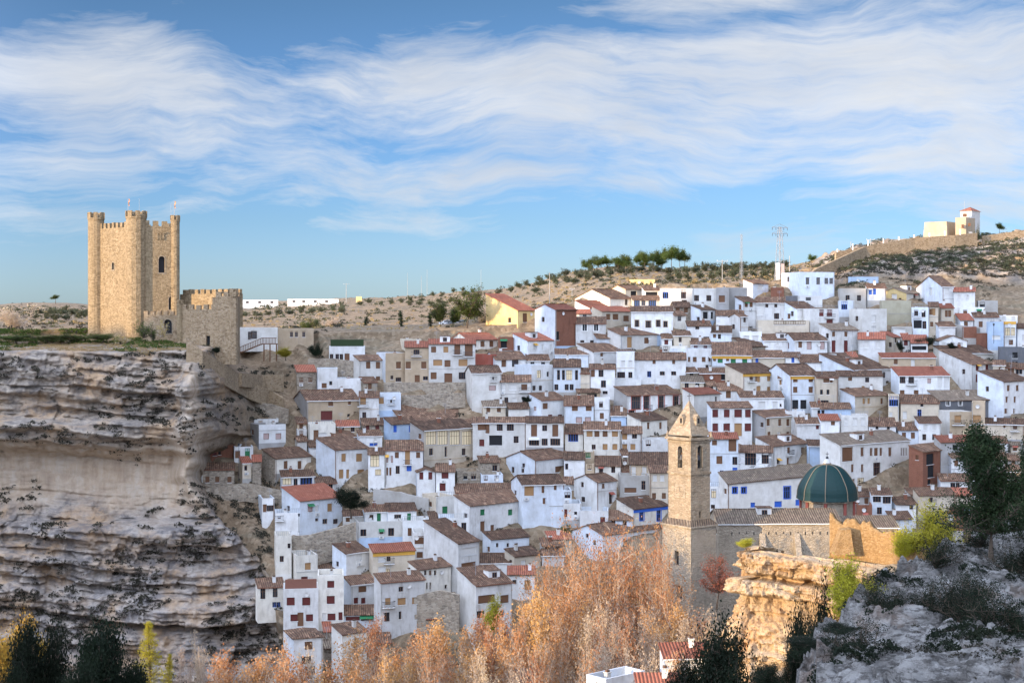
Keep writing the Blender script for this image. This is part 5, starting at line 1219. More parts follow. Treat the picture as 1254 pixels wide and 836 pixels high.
# wider base
m = MB(); pb = sq(lL, lR, .65)
wallseg(m, 'ashlardark', pb[0], pb[1], zz(790), zz(644), .6, [(lL*.55, lL*.55+.9, zz(694), zz(676)), (lL*.65, lL*.65+1.1, zz(735), zz(718))], inner=False)
for i in (1, 2, 3): wallseg(m, 'ashlardark', pb[i], pb[(i+1) % 4], zz(790), zz(644), .6, inner=False)
s1 = sq(lL, lR, .0); s2 = sq(lL, lR, .85)
m.prism([(q.x, q.y) for q in s2], zz(646), zz(644)+.02, 'ashlardark')
for i in range(4):
    a, b, c_, d_ = s2[i], s2[(i+1) % 4], s1[(i+1) % 4], s1[i]
    m.face([(a.x, a.y, zz(644)+.02), (b.x, b.y, zz(644)+.02), (c_.x, c_.y, zz(637)), (d_.x, d_.y, zz(637))], 'greyrX')
rel(m).build('tower_base', ct)
# nave
DN = 241.
H(868, 880, 1030, 641, 760, 17, 'g', 'ashlardark', 'greyr', '', D=DN, label='long church nave with a plain sandstone wall and grey-brown roof right of the tower', chim=False)
nv = HOUSES[-1]; nv['o'].name = 'church_nave'; nv['special'] = 'church'
for ch in list(nv['o'].children_recursive):
    if ch.name.startswith(('antenna', 'satellite')): bpy.data.objects.remove(ch)
for px in (930, 973):    # buttresses
    x, y, z = P(px, 668, DN); m = MB(); r = nv['o']; mi = Matrix.Translation(r.location).inverted() if False else None
    k_ = Vector((x, y, 0))-r.location; c_, s_ = math.cos(-r.rotation_euler.z), math.sin(-r.rotation_euler.z); u_ = k_.x*c_-k_.y*s_; HNv = zpx(652, DN)-r.location.z
    n = len(m.v); q = [(u_, -2.2, HNv-14), (u_+.9, -2.2, HNv-14), (u_+.9, 0, HNv-14), (u_, 0, HNv-14), (u_, -2.2, HNv-4.0), (u_+.9, -2.2, HNv-4.0), (u_+.9, 0, HNv), (u_, 0, HNv)]
    m.v += q; mi_ = m.mi('ashlardark')
    for f in ((0, 3, 2, 1), (4, 5, 6, 7), (0, 1, 5, 4), (1, 2, 6, 5), (2, 3, 7, 6), (3, 0, 4, 7)): m.f.append(f); m.m.append(mi_)
    m.build('buttress', r)
m = MB(); r = nv['o']; HNv = zpx(641, DN)-r.location.z
for i in range(15): m.box((2+i*1.15, -.06, HNv-1.5-.3*random.random()), (2.14+i*1.15, -.005, HNv-1.3), 'dark')
m.build('putlog_hole', r)
# dome
DD = 258.; cx, cy, _ = P(1013, 0, DD+4); zb_ = zpx(614, DD); R = 34*DD/FPX
dm = empty('church_dome', (cx, cy, zb_), 0, 'dark green tiled church dome with cream ribs on a sandstone drum', 'dome')
k = 8; a0 = math.radians(30)
m = MB(); m.prism(circ(0, 0, R*.93, k, a0), -6, -.1, 'ashlardark'); m.prism(circ(0, 0, R*1.05, k, a0), -.25, 0, 'ashlardark'); m.build('drum', dm)
m = MB(); NJ = 14; hh = 43*DD/FPX
prof = [(1.06*math.cos(t)**.85*(1+.03*math.sin(6*t)) if t < 1.5 else .1, math.sin(t)) for t in np.linspace(0, 1.5, NJ)]; prof[0] = (1.1, 0); prof[1] = (prof[1][0]*1.0, prof[1][1])
def dp(a, j, s=1.0): return (R*prof[j][0]*math.cos(a)*s, R*prof[j][0]*math.sin(a)*s, hh*prof[j][1])
for i in range(k):
    b0, b1 = a0+2*math.pi*i/k, a0+2*math.pi*(i+1)/k
    for j in range(NJ-1):
        for q in range(4):
            f0, f1 = q/4, (q+1)/4
            def mix(f, j_): 
                A_ = Vector(dp(b0, j_)); B_ = Vector(dp(b1, j_)); p_ = A_.lerp(B_, f); bul = 1+.05*math.sin(math.pi*f); return (p_.x*bul, p_.y*bul, p_.z)
            m.face([mix(f0, j), mix(f1, j), mix(f1, j+1), mix(f0, j+1)], 'domegreen')
m.build('dome_shell', dm, smooth=True)
for i in range(k):
    m = MB(); b0 = a0+2*math.pi*i/k
    for j in range(NJ-1): m.tube(dp(b0, j, 1.015), dp(b0, j+1, 1.015), .07, .07, 'domerib', 6)
    m.build('rib', dm)
    m = MB(); x_, y_ = R*.95*math.cos(b0), R*.95*math.sin(b0); m.tube((x_, y_, -6), (x_, y_, -.25), .28, .28, 'brickrib', 6); m.build('corner_pilaster', dm)
m = MB(); m.tube((0, 0, hh*.96), (0, 0, hh*1.04), .75, .7, 'domerib', 10); m.tube((0, 0, hh*1.04), (0, 0, hh*1.16), .62, .35, 'blind', 10); m.tube((0, 0, hh*1.16), (0, 0, hh*1.22), .25, .2, 'metaldark', 8); m.box((-.04, -.04, hh*1.22), (.04, .04, hh*1.36), 'metaldark'); m.box((-.25, -.03, hh*1.29), (.25, .03, hh*1.31), 'metaldark'); m.build('lantern', dm)
H(1010, 1018, 1100, 646, 700, 14, 's', 'ashlardark', 'greyr', '', D=243, label='low church annexe with a brown roof behind the sunlit ruined wall', chim=False)
HOUSES[-1]['special'] = 'church'; HOUSES[-1]['o'].name = 'church_annexe'
# ================================================================ HILLTOP HERMITAGE
DF = 452.; zf = lambda y: zpx(y, DF)
fo = empty('hilltop_chapel', (P(1165, 292, DF)), 0, 'old fortified chapel on the hilltop with a small square red-roofed tower', 'chapel')
OFF = Vector(P(1165, 292, DF))
def quadwall(m, mat, px0, px1, D0_, D1_, y0, y1, inset=0, th=.6):
    A = P(px0, 0, D0_); B = P(px1, 0, D1_); wallseg(m, mat, A[:2], B[:2], zpx(y1, DF), zpx(y0, DF), th, inner=False)
m = MB()
def block(m, mat, pxl, pxc, pxr, y0, y1, taper=0, Dc=DF):
    C0 = Vector(P(pxc, 0, Dc)[:2]); dL_ = Vector((-.80, .60)); dR_ = Vector((.62, .785))
    a = hit(pxl, dL_, C0); b = hit(pxr, dR_, C0); zt_, zb2 = zpx(y0, Dc), zpx(y1, Dc)
    base = [C0+dL_*a, C0, C0+dR_*b, C0+dL_*a+dR_*b]; cen = (base[0]+base[2])/2
    top = [cen+(q-cen)*(1-taper) for q in base]
    for i in range(4):
        j = (i+1) % 4; m.face([(base[i].x, base[i].y, zb2), (base[j].x, base[j].y, zb2), (top[j].x, top[j].y, zt_), (top[i].x, top[i].y, zt_)], mat)
    m.face([(q.x, q.y, zt_) for q in top], mat)
    return base, top, zt_
block(m, 'tan', 1130, 1160, 1174, 271, 296, .10); rel(m).build('bastion_wall', fo)
m = MB(); block(m, 'tan', 1170, 1183, 1194, 266, 297, 0, DF-3); rel(m).build('chapel_wall', fo)
m = MB(); bs, tp, zt_ = block(m, 'offwhite', 1176, 1190, 1200, 258, 297, 0, DF+1); rel(m).build('tower_wall', fo)
m = MB(); cn = (bs[0]+bs[2])/2
e_ = [cn+(q-cen_)*1.15 for cen_ in [cn] for q in bs]
for i in range(4): m.face([(e_[i].x, e_[i].y, zt_), (e_[(i+1) % 4].x, e_[(i+1) % 4].y, zt_), (cn.x, cn.y, zt_+1.3)], 'redX')
m.face([(q.x, q.y, zt_-.01) for q in e_[::-1]], 'whitetrim'); rel(m).build('tower_roof', fo)
m = MB()
for px, py, w_, h_, D_ in ((1179.5, 277, .5, 1.0, DF-3.3), (1187.5, 275, .5, .9, DF-3.3), (1189, 288, .8, 2.0, DF-3.3), (1182, 263.5, .9, .9, DF-.6)):
    x, y, z = P(px, py, D_-.6); m.box((x-w_/2, y-.1, z-h_/2), (x+w_/2, y+.9, z+h_/2), 'woodbrown' if h_ < 1.5 else 'metalgrey')
rel(m).build('window', fo)
# ================================================================ LONG WALLS
def pwall(name, pts, h, mat, th=.7, label=None, cat='wall', jag=0, cap=None, down=1.5, step=1.2):
    """pts: (px, py_base, D) ; wall of height h (metres or list) standing on them"""
    W = [Vector(P(*p)) for p in pts]; hs = h if hasattr(h, '__len__') else [h]*len(W)
    m = MB(); P0 = []; 
    for i in range(len(W)-1):
        n = max(1, int((W[i+1]-W[i]).length/step))
        for j in range(n+(1 if i == len(W)-2 else 0)): t = j/n; P0.append((W[i].lerp(W[i+1], t), lerp(hs[i], hs[i+1], t)))
    L_ = []
    for i, (p, hh_) in enumerate(P0):
        a = P0[max(i-1, 0)][0]; b = P0[min(i+1, len(P0)-1)][0]; d = Vector((b.x-a.x, b.y-a.y, 0)).normalized(); nn = Vector((-d.y, d.x, 0))
        zt_ = p.z+hh_+(random.uniform(-jag, jag) if jag else 0); L_.append((p, nn, zt_))
    for i in range(len(L_)-1):
        (p, n1, z1), (q, n2, z2) = L_[i], L_[i+1]
        a0 = (p.x, p.y, p.z-down); a1 = (q.x, q.y, q.z-down); b0 = (p.x, p.y, z1); b1 = (q.x, q.y, z2)
        c0 = (p.x+n1.x*th, p.y+n1.y*th, z1); c1 = (q.x+n2.x*th, q.y+n2.y*th, z2); d0 = (c0[0], c0[1], p.z-down); d1 = (c1[0], c1[1], q.z-down)
        m.face([a0, a1, b1, b0], mat); m.face([b0, b1, c1, c0], cap or mat); m.face([c0, c1, d1, d0], mat)
        if i == 0: m.face([a0, b0, c0, d0], mat)
        if i == len(L_)-2: m.face([a1, d1, c1, b1], mat)
    o = m.build(name); tag(o, label, cat); return o
S = lambda px, py, dd=0: (px, py, Dof(px, py)+dd)
pwall('retaining_wall', [S(352, 686), S(380, 684), S(410, 676), S(436, 668)], 4.3, 'rubble', label='curved rubble retaining wall under the white house with the red roof')
pwall('retaining_wall', [S(377, 448), S(405, 452), S(434, 462)], [1.6, 2.4, 3.5], 'rubble', label='stone terrace wall below the hedge terrace house')
pwall('retaining_wall', [S(470, 476), S(525, 476), S(570, 476)], 1.4, 'rubble', label='thin street wall in front of the tan houses')
pwall('retaining_wall', [S(492, 494), S(512, 498), S(545, 492), S(570, 490)], [1.8, 2.4, 1.8, 1.6], 'rubble', label='rough rubble slope wall under the street of tan houses')
pwall('retaining_wall', [S(457, 612), S(490, 617), S(525, 624)], [2.2, 2.2, 2.0], 'cement', label='stepped whitish wall with rounded steps below the golden-shuttered house', jag=.1)
pwall('retaining_wall', [(377, 417, 368), (440, 416, 372), (534, 414, 376), (600, 408, 380)], [2.0, 1.6, 1.6, 1.4], 'cement', label='long low grey road wall along the top left of the town')
pwall('retaining_wall', [(560, 408, 384), (600, 408, 384), (634, 402, 384)], [1.5, 1.7, 1.8], 'castle', label='short sunlit wall below the yellow house')
Q = lambda px, py: (px, py, baseD(px, py)-1.0)
pwall('retaining_wall', [Q(228, 434), Q(248, 446), Q(275, 462), Q(302, 478), Q(330, 490), Q(345, 496)], [3.2, 2.6, 2.6, 2.2, 2.2, 1.6], 'castledark', label='tan wall of the zigzag castle path going down to the right')
pwall('retaining_wall', [Q(345, 472), Q(318, 468), Q(292, 464)], [2.4, 1.6, 1.2], 'castledark', label='upper bend of the castle path wall')
pwall('retaining_wall', [S(300, 500), S(330, 506), S(352, 510)], [1.5, 2, 1.5], 'rubble', label='small rubble terrace wall among dark scrub')
pwall('retaining_wall', [S(800, 460), S(830, 464)], [1.6, 2.2], 'cement', label='vaulted grey shed wall above the red-framed balcony house')
pwall('retaining_wall', [S(505, 770), S(540, 770), S(562, 772)], [5.5, 6.5, 6.0], 'rubble', label='tall brownish wall between two white houses above the poplars')
pwall('retaining_wall', [S(240, 610), S(300, 604), S(350, 612)], [1.6, 2.0, 1.6], 'rubble', label='rubble path wall near the cliff dwellings')
pwall('retaining_wall', [S(1160, 600), S(1190, 598)], 2.0, 'cement', label='pale wall strip beside the unfinished brick building')
pwall('retaining_wall', [S(820, 640), S(870, 640)], .8, 'cement', label='low wall behind the church tower')
pwall('retaining_wall', [S(1150, 400), S(1172, 408), S(1200, 412)], [1.6, 2, 2], 'cement', label='small grey wall left of the brick blocks')
pwall('hillside_wall', [(985, 352, 405), (1000, 344, 410), (1060, 324, 428), (1120, 312, 436), (1170, 306, 440), (1197, 298, 444)], [2.4, 3.2, 5.0, 4.8, 4.2, 3.0], 'castledark', label='long tan stone wall climbing the hill to the chapel', down=4)
pwall('hillside_wall', [(1024, 318, 440), (1050, 313, 444), (1078, 309, 448), (1110, 301, 450), (1150, 298, 450)], [2.0, 2.2, 1.6, 1.2, 1.0], 'castledark', label='upper ragged wall on the crest below the chapel', jag=.15, down=3)
pwall('hillside_wall', [(1204, 300, 448), (1230, 296, 450), (1262, 292, 452)], [2.6, 2.6, 2.6], 'castledark', label='straight stone wall right of the chapel', down=3)
for i, (px, py) in enumerate([(968, 340), (985, 332), (1000, 330), (1012, 326), (1022, 322)]):
    pwall('hillside_wall', [(px-6, py+6, 420), (px+7, py+5, 420)], 1.8, 'castledark', label=ORD[i]+' of five stepped wall blocks climbing behind the lattice mast, from the left', down=3)
pwall('retaining_wall', [(0, 433, 302), (60, 432, 302), (85, 433, 302)], [.8, .9, .7], 'rubble', label='low pale stone wall on the castle terrace', down=.6)
pwall('retaining_wall', [(88, 402, 420), (108, 403, 420)], .6, 'rubble', label='low wall fragment behind the castle terrace')
pwall('farm_wall', [(596, 396, 380), (634, 394, 380)], [2.0, 2.8], 'yellow', label='crenellated yellow garden wall left of the yellow house', jag=.3, step=.8)
# stone bollards along the hill road
x_ = []
for i in range(9):
    px = 1030+i*19; py = float(np.interp(px, [1000, 1060, 1120, 1200], [330, 310, 303, 293]))-1; x, y, z = P(px, py, 436)
    m = MB(); m.box((-.14, -.14, -1.2), (.14, .14, .45), 'whitetrim'); m.box((-.19, -.19, .45), (.19, .19, .53), 'whitetrim'); o = m.build('road_post'); o.location = (x, y+5, z+2.9); tag(o, 'small white post on the parapet of the hill road wall', 'post', 'white posts along the hill road wall')
# ================================================================ MASTS AND POLES
def lattice(name, px, y0, y1, D, wb, wt, label, arms=0):
    x, y, z0 = P(px, y1, D); h = zpx(y0, D)-z0; e = empty(name, (x, y, z0), .5, label, 'mast'); m = MB(); n = max(6, int(h/2))
    cs_ = [(-1, -1), (1, -1), (1, 1), (-1, 1)]
    for a, b in cs_: m.tube((a*wb, b*wb, -1), (a*wt, b*wt, h), .09 if wb > .5 else .045, .06 if wb > .5 else .03, 'metalgrey', 4)
    for i in range(n):
        f0, f1 = i/n, (i+1)/n; w0 = lerp(wb, wt, f0); w1 = lerp(wb, wt, f1)
        for q in range(4):
            a, b = cs_[q], cs_[(q+1) % 4]; m.tube((a[0]*w0, a[1]*w0, h*f0), (b[0]*w1, b[1]*w1, h*f1), .04 if wb > .5 else .015, .04 if wb > .5 else .015, 'metalgrey', 4); m.tube((a[0]*w1, a[1]*w1, h*f1), (b[0]*w1, b[1]*w1, h*f1), .04, .04, 'metalgrey', 4)
    m.build('lattice', e)
    for i in range(arms):
        m = MB(); z = h*(.99-.12*i); m.tube((-2.6, 0, z), (2.6, 0, z), .1, .1, 'metalgrey', 4); m.tube((-2.6, 0, z), (0, 0, z+.9), .05, .05, 'metalgrey', 4); m.tube((2.6, 0, z), (0, 0, z+.9), .05, .05, 'metalgrey', 4)
        for s_ in (-2.5, -1.3, 1.3, 2.5): m.tube((s_, 0, z), (s_, 0, z-.7), .06, .06, 'metaldark', 4)
        m.build('cross_arm', e)
    return e
lattice('power_pylon', 955, 278, 340, 410, 1.0, .35, 'tall lattice power pylon with cross arms standing above the town', 2)
m = MB(); e = empty('aerial_cabinet', P(955, 338, 408), 0, 'pair of white equipment columns at the foot of the pylon', 'cabinet'); m.box((-1.0, -.4, -1), (-.1, .4, 3.4), 'whitetrim'); m.box((.3, -.4, -1), (1.1, .4, 3.2), 'pink'); m.build('cabinet_body', e)
lattice('radio_mast', 908, 287, 345, 412, .3, .2, 'slender lattice radio mast left of the pylon')
def pmast(px, y0, y1, D, label, bar=None, r=.13):
    x, y, z0 = P(px, y1, D); h = zpx(y0, D)-z0; e = empty('utility_pole', (x, y, z0), 0, label, 'pole'); m = MB(); m.tube((0, 0, -1), (0, 0, h), r, r*.6, 'concrete', 6); m.build('pole', e)
    if bar:
        m = MB(); m.box((-bar, -.06, h-.5), (bar, .06, h-.36), 'metalgrey'); 
        for s_ in np.linspace(-bar*.9, bar*.9, 3): m.tube((s_, 0, h-.36), (s_, 0, h-.05), .06, .05, 'blind', 4)
        m.build('cross_arm', e)
pmast(884.5, 318, 354, 415, 'utility pole with a double cross bar above the grey block', 1.5)
pmast(673, 334, 375, 400, 'slender white pole rising left of the brick-fronted house', None, .12)
pmast(700.5, 352, 378, 395, 'short pale pole between two white gabled roofs', .6, .12)
pmast(967, 313, 328, 440, 'thin dark street pole on the skyline right of the pylon')
pmast(1042, 296, 312, 446, 'dark lamp pole on the hill road', None)
pmast(1066, 292, 306, 450, 'round-topped antenna pole on the hill crest', 1.2)
pmast(1181, 246, 258, 455, 'thin aerial on top of the hilltop chapel tower', None, .05)
pmast(424, 347, 368, 900, 'far power pole on the left plateau skyline', 1.8, .2)
for px, y0 in ((499, 334), (516, 338), (523, 330), (589, 330)): pmast(px, y0, 362, 900, 'very thin far mast %s on the plateau skyline' % {499: 'furthest left', 516: 'second', 523: 'tallest of three', 589: 'right of the pine pair'}[px], None, .10)
pmast(435, 403, 412, 372, 'small wooden pole above the road wall', .4, .08)
# street lamps / posts in town
for (px, y0, y1, D, lb) in [(366, 632, 648, 286, 'black street lamp in front of the white house with the red roof'), (292.5, 546, 594, 306, 'tall thin street pole by the cliff dwellings'), (1217, 399, 418, 352, 'dark lamp against the light blue tower-like house'), (758, 438, 452, 350, 'street lamp on the white wall near the vaulted shed')]:
    x, y, z0 = P(px, y1, D-3); h = zpx(y0, D-3)-z0; e = empty('street_lamp', (x, y, z0), 0, lb, 'street lamp'); m = MB(); m.tube((0, 0, -.5), (0, 0, h), .06, .04, 'metaldark', 6); m.build('post', e); m = MB(); m.tube((0, 0, h), (0, 0, h+.45), .13, .22, 'metaldark', 6); m.tube((0, 0, h+.45), (0, 0, h+.6), .26, .02, 'metaldark', 6); m.build('lantern', e)
# red sign and pale path on the castle terrace, wooden stair
e = empty('notice_board', P(77.5, 442, 300), 0, 'small square red board on the castle terrace', 'sign'); m = MB(); m.box((-.55, 0, .2), (.55, .06, 1.35), 'flagred'); m.build('board', e); m = MB(); m.box((-.5, .07, -.5), (-.4, .14, 1.2), 'woodbrown'); m.box((.4, .07, -.5), (.5, .14, 1.2), 'woodbrown'); m.build('post', e)
A0 = Vector(P(186, 417, 322)); A1 = Vector(P(203, 438, 303)); 
m = MB(); n = 10
for i in range(n): 
    p, q = A0.lerp(A1, i/n), A0.lerp(A1, (i+1)/n); m.box((p.x-.9, q.y, p.z-.6), (p.x+.9, p.y, p.z+.25), 'path')
o = m.build('castle_path'); tag(o, 'pale concrete ramp leading to the castle gate', None, None, 'structure')
e = empty('wooden_stair', (0, 0, 0), 0, 'brown wooden stair and balustraded landing beside the cream building near the castle', 'stair')
m = MB(); S0 = Vector(P(293, 432, 346)); S1 = Vector(P(322, 420, 346)); S2 = Vector(P(340, 420, 346)); n = 14
for i in range(n): p = S0.lerp(S1, i/n); m.box((p.x, p.y-1.2, p.z-.12), (p.x+.5, p.y, p.z), 'woodbrown')
for s_ in (0, -1.2):
    a, b = S0+Vector((0, s_, -.1)), S1+Vector((0, s_, -.1)); m.tube(a, b, .12, .12, 'woodbrown', 4)
m.box((S1.x, S1.y-1.4, S1.z-.25), (S2.x, S2.y+.6, S2.z-.05), 'woodbrown'); m.build('treads', e)
m = MB()
for i in range(15): p = S0.lerp(S1, i/14)+Vector((0, -1.2, 0)); m.box((p.x, p.y, p.z), (p.x+.12, p.y+.08, p.z+1.15), 'woodbrown')
a, b = S0+Vector((0, -1.2, 1.15)), S1+Vector((0, -1.2, 1.15)); m.tube(a, b, .09, .09, 'woodbrown', 4)
for x in np.arange(S1.x, S2.x, .33): m.box((x, S1.y-1.4, S1.z), (x+.12, S1.y-1.3, S1.z+1.15), 'woodbrown')
m.box((S1.x, S1.y-1.42, S1.z+1.12), (S2.x, S1.y-1.3, S1.z+1.25), 'woodbrown'); m.build('balustrade', e)
m = MB()
for x in (S1.x+.3, (S1.x+S2.x)/2, S2.x-.2): m.box((x, S1.y-1.3, S1.z-4), (x+.25, S1.y-1.05, S1.z-.25), 'woodbrown')
m.build('post', e)
# ================================================================ SUNLIT ROCK OUTCROP with the ruined wall
def outcrop():
    nu, nv_ = 420, 260
    u = np.linspace(0, 1, nu)
    # plan curve: left end rounded, front face runs right and back
    pl = np.array([(915, 178), (900, 177), (890, 175), (884, 172.5), (884, 170), (890, 168), (905, 166.8), (930, 166), (970, 165), (1010, 163.5), (1060, 161), (1110, 160), (1160, 163)], float)
    s = np.linspace(0, 1, len(pl)); bx = (pl[:, 0]-CXP)*pl[:, 1]/FPX; by = pl[:, 1]
    cx_ = np.interp(u, s, bx); cy_ = np.interp(u, s, by)
    ker = np.ones(25)/25; cx_ = np.convolve(np.pad(cx_, 12, 'edge'), ker, 'valid'); cy_ = np.convolve(np.pad(cy_, 12, 'edge'), ker, 'valid')
    tx, ty = np.gradient(cx_), np.gradient(cy_); ln = np.hypot(tx, ty); nx, ny = ty/ln, -tx/ln      # outward normal
    # profile in py (at D~166): offset outwards in m
    prof = np.array([(664, -3.2), (667, -2.9), (668.5, -2.2), (670, -1.9), (680, -1.7), (693, -1.7), (695, -2.2), (697, -4.2), (700, -4.4), (703, -3.0), (705, -1.0), (720, -.5), (723, -.9), (725, -2.4), (735, -2.3), (752, -2.0), (765, -.9), (785, -.3), (795, 0), (798, .9), (830, 1.6), (900, 4)], float)
    v = np.linspace(0, 1, nv_)**1.0; py = 664+(900-664)*v**1.15
    off = np.interp(py, prof[:, 0], prof[:, 1])
    Dm = 166.; z = (HYP-py)*Dm/FPX
    U, V = np.meshgrid(u, v); Z = np.repeat(z[:, None], nu, 1); O = np.repeat(off[:, None], nu, 1)
    tip = np.interp(py, [664, 695, 703, 720, 728, 800, 900], [3.6, 3.2, 1.6, 1.4, .2, 0, 0])   # upper slabs stop short on the left
    w = 1-ss(.0, .5, U); O = O-tip[:, None]*w*.85
    X0 = cx_[None, :]+0*Z; Y0 = cy_[None, :]+0*Z
    und = 1-.75*ss(722, 727, py)*(1-ss(765, 775, py)); und = und[:, None]
    r = (blocks(U*27, Z, 1.1, 1.3)*.9+blocks(U*27, Z, .5, .45, 5)*.4)*(.35+.65*und)+fbm(X0, Y0, Z, 3, 3.0)*.10+ridged(X0*1.0, Y0, Z*.8, 6, .5)*.25*und+fbm(X0, Y0, Z, 6, 1.1)*.42+ridged(X0, Y0, Z, 3, 1.6)*.13
    vf = np.abs(vnoise(X0*.8, Y0*.8, Z*.15))*1.1*und
    bl = np.sign(vnoise(X0*.35, Y0*.35, Z*.4))*.25
    O = O+(r-vf*.8+bl)*np.minimum(1, (py-664)/5.)[:, None]
    O = np.where(py[:, None] < 668, O-.2, O)
    X = X0+nx[None, :]*O; Y = Y0+ny[None, :]*O
    Z = Z-.16*np.maximum(0, Y-166.2)*np.clip((Z+42)/16, 0, 1)+fbm(X0, Y0, 0, 5, .5)*.14-2.0*ss(16, 38, X0)*np.clip((Z+40)/15, 0, 1)
    # cap: rows going inwards
    rows = []
    for t, dz in ((1, .05), (2.2, .08), (3.6, .0), (5.5, -.4), (7.5, -3), (10, -9), (14, -40)):
        rows.append((X[0]-nx*t*.0+ (0)*t, Y[0]+t, Z[0]+dz-.15*t+fbm(X[0], Y[0]+t, 0, 4, .9)*.10))
    Xc = np.array([a for a, b, c in rows][::-1]); Yc = np.array([b for a, b, c in rows][::-1]); Zc = np.array([c for a, b, c in rows][::-1])
    X = np.vstack([Xc, X]); Y = np.vstack([Yc, Y]); Z = np.vstack([Zc, Z])
    o = grid_obj('rock_outcrop', X, Y, Z, 'rocksun'); tag(o, 'sunlit overhanging rock outcrop', None, None, 'structure')
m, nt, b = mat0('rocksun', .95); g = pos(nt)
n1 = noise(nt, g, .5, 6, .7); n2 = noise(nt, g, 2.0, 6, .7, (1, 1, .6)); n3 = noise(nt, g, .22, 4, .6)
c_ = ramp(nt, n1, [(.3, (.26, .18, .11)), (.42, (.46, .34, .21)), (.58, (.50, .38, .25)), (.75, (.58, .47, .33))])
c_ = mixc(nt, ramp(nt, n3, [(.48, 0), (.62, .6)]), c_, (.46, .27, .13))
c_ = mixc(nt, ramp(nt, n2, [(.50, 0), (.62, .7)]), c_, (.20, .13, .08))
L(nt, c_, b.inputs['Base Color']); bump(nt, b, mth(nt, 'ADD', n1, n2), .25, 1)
outcrop()
# ruined wall on it: jagged top, real thickness
def ruin():
    pts = [(1016, 169.5, 627), (1019, 169.4, 628), (1022, 169.2, 636), (1030, 169, 642), (1038, 168.6, 636), (1046, 168.2, 634), (1054, 168, 645), (1056, 167.8, 640), (1064, 167.4, 638), (1070, 167, 646), (1076, 166.6, 652), (1084, 166, 650), (1094, 165.2, 652), (1104, 164.4, 658), (1112, 163.8, 662), (1124, 163, 668), (1134, 162, 672)]
    X = []; zt = []
    m = MB(); n = 90; pxs = np.linspace(1016, 1134, n); a = np.array(pts)
    Ds = np.interp(pxs, a[:, 0], a[:, 1]); tp = np.interp(pxs, a[:, 0], a[:, 2])+vnoise(pxs*.35, 0, 0)*2.2+vnoise(pxs*1.1, 3, 0)*1.0
    rows = 14; V = []; 
    zb_ = np.array([zpx(676+ (p-1016)*.16, d) for p, d in zip(pxs, Ds)]); zt = np.array([zpx(t, d) for t, d in zip(tp, Ds)])
    xs_ = (pxs-CXP)*Ds/FPX
    for side in (0, 1):
        for j in range(rows+1):
            z = lerp(zb_-3, zt, j/rows); o_ = (fbm(xs_, Ds, z, 4, .8)*.18) if side == 0 else 0
            V.append(np.stack([xs_+.55*side*.8+0*z, Ds+side*1.1+o_, z], 1))
    V = np.array(V); R = len(V); idx = np.arange(R*n).reshape(R, n); F = []
    for j in range(rows): F.append(np.stack([idx[j, :-1], idx[j, 1:], idx[j+1, 1:], idx[j+1, :-1]], 1))
    for j in range(rows+1, R-1): F.append(np.stack([idx[j, 1:], idx[j, :-1], idx[j+1, :-1], idx[j+1, 1:]], 1))
    F.append(np.stack([idx[rows, :-1], idx[rows, 1:], idx[R-1, 1:], idx[R-1, :-1]], 1))
    F.append(np.array([[idx[j, 0], idx[j+1, 0], idx[j+rows+2, 0], idx[j+rows+1, 0]] for j in range(rows)]))
    e = empty('ruined_wall', (0, 0, 0), 0, 'jagged ruined masonry wall glowing orange in the sun on the rock outcrop', 'ruin')
    npmesh('wall', V.reshape(-1, 3), np.vstack(F), ['ruinwall'], parent=e)
    m = MB(); c0 = Vector(P(1020, 668, 166.5)); w_ = 1.0; 
    pp = [(-.9, 0, -1), (1.3, 0, -1), (1.3, 2.5, -1), (-.9, 2.5, -1), (.0, .4, 1.6), (1.0, .4, 1.75), (1.0, 2, 1.75), (.0, 2, 1.6)]
    m.v = [(c0.x+a_+1, c0.y+b_, c0.z+c_) for a_, b_, c_ in pp]; mi = m.mi('ruinwall')
    for q in ((0, 3, 2, 1), (4, 5, 6, 7), (0, 1, 5, 4), (1, 2, 6, 5), (2, 3, 7, 6), (3, 0, 4, 7)): m.f.append(q); m.m.append(mi)
    m.build('buttress', e)
ruin()
# cars on the little car park
def car(px, py, D, rz, body, label):
    e = empty('parked_car', P(px, py, D), rz, label, 'car', 'cars parked at the top of the town'); m = MB()
    prof = [(-2.1, .3), (-2.1, .8), (-1.9, .92), (-1.2, .98), (-.7, 1.42), (.7, 1.45), (1.25, 1.0), (1.95, .85), (2.1, .6), (2.1, .3)]
    L0 = [(x, -.82, z) for x, z in prof]; R0 = [(x, .82, z) for x, z in prof]
    m.face(L0, body); m.face(R0[::-1], body)
    for i in range(len(prof)): j = (i+1) % len(prof); m.face([L0[j], L0[i], R0[i], R0[j]], body)
    m.build('body', e); m = MB()
    for s_ in (-.835, .805): m.box((-1.0, s_, .98), (.95, s_+.03, 1.32), 'glass')
    m.build('side_window', e)
    for x in (-1.3, 1.35):
        for s_ in (-.86, .68): m = MB(); m.tube((x, s_, .32), (x, s_+.18, .32), .32, .32, 'rubber', 12); m.build('wheel', e)
for i, (px, rz, bd, c) in enumerate([(548, .2, 'carwhite', 'white'), (556, .5, 'cargrey', 'grey'), (564, .1, 'carwhite', 'white'), (571, .6, 'carblack', 'dark'), (594, .3, 'carwhite', 'white'), (600, .1, 'cargrey', 'grey')]):
    car(px, 399, 390, rz, bd, ORD[i]+' parked car from the left beside the pine pair, '+c)
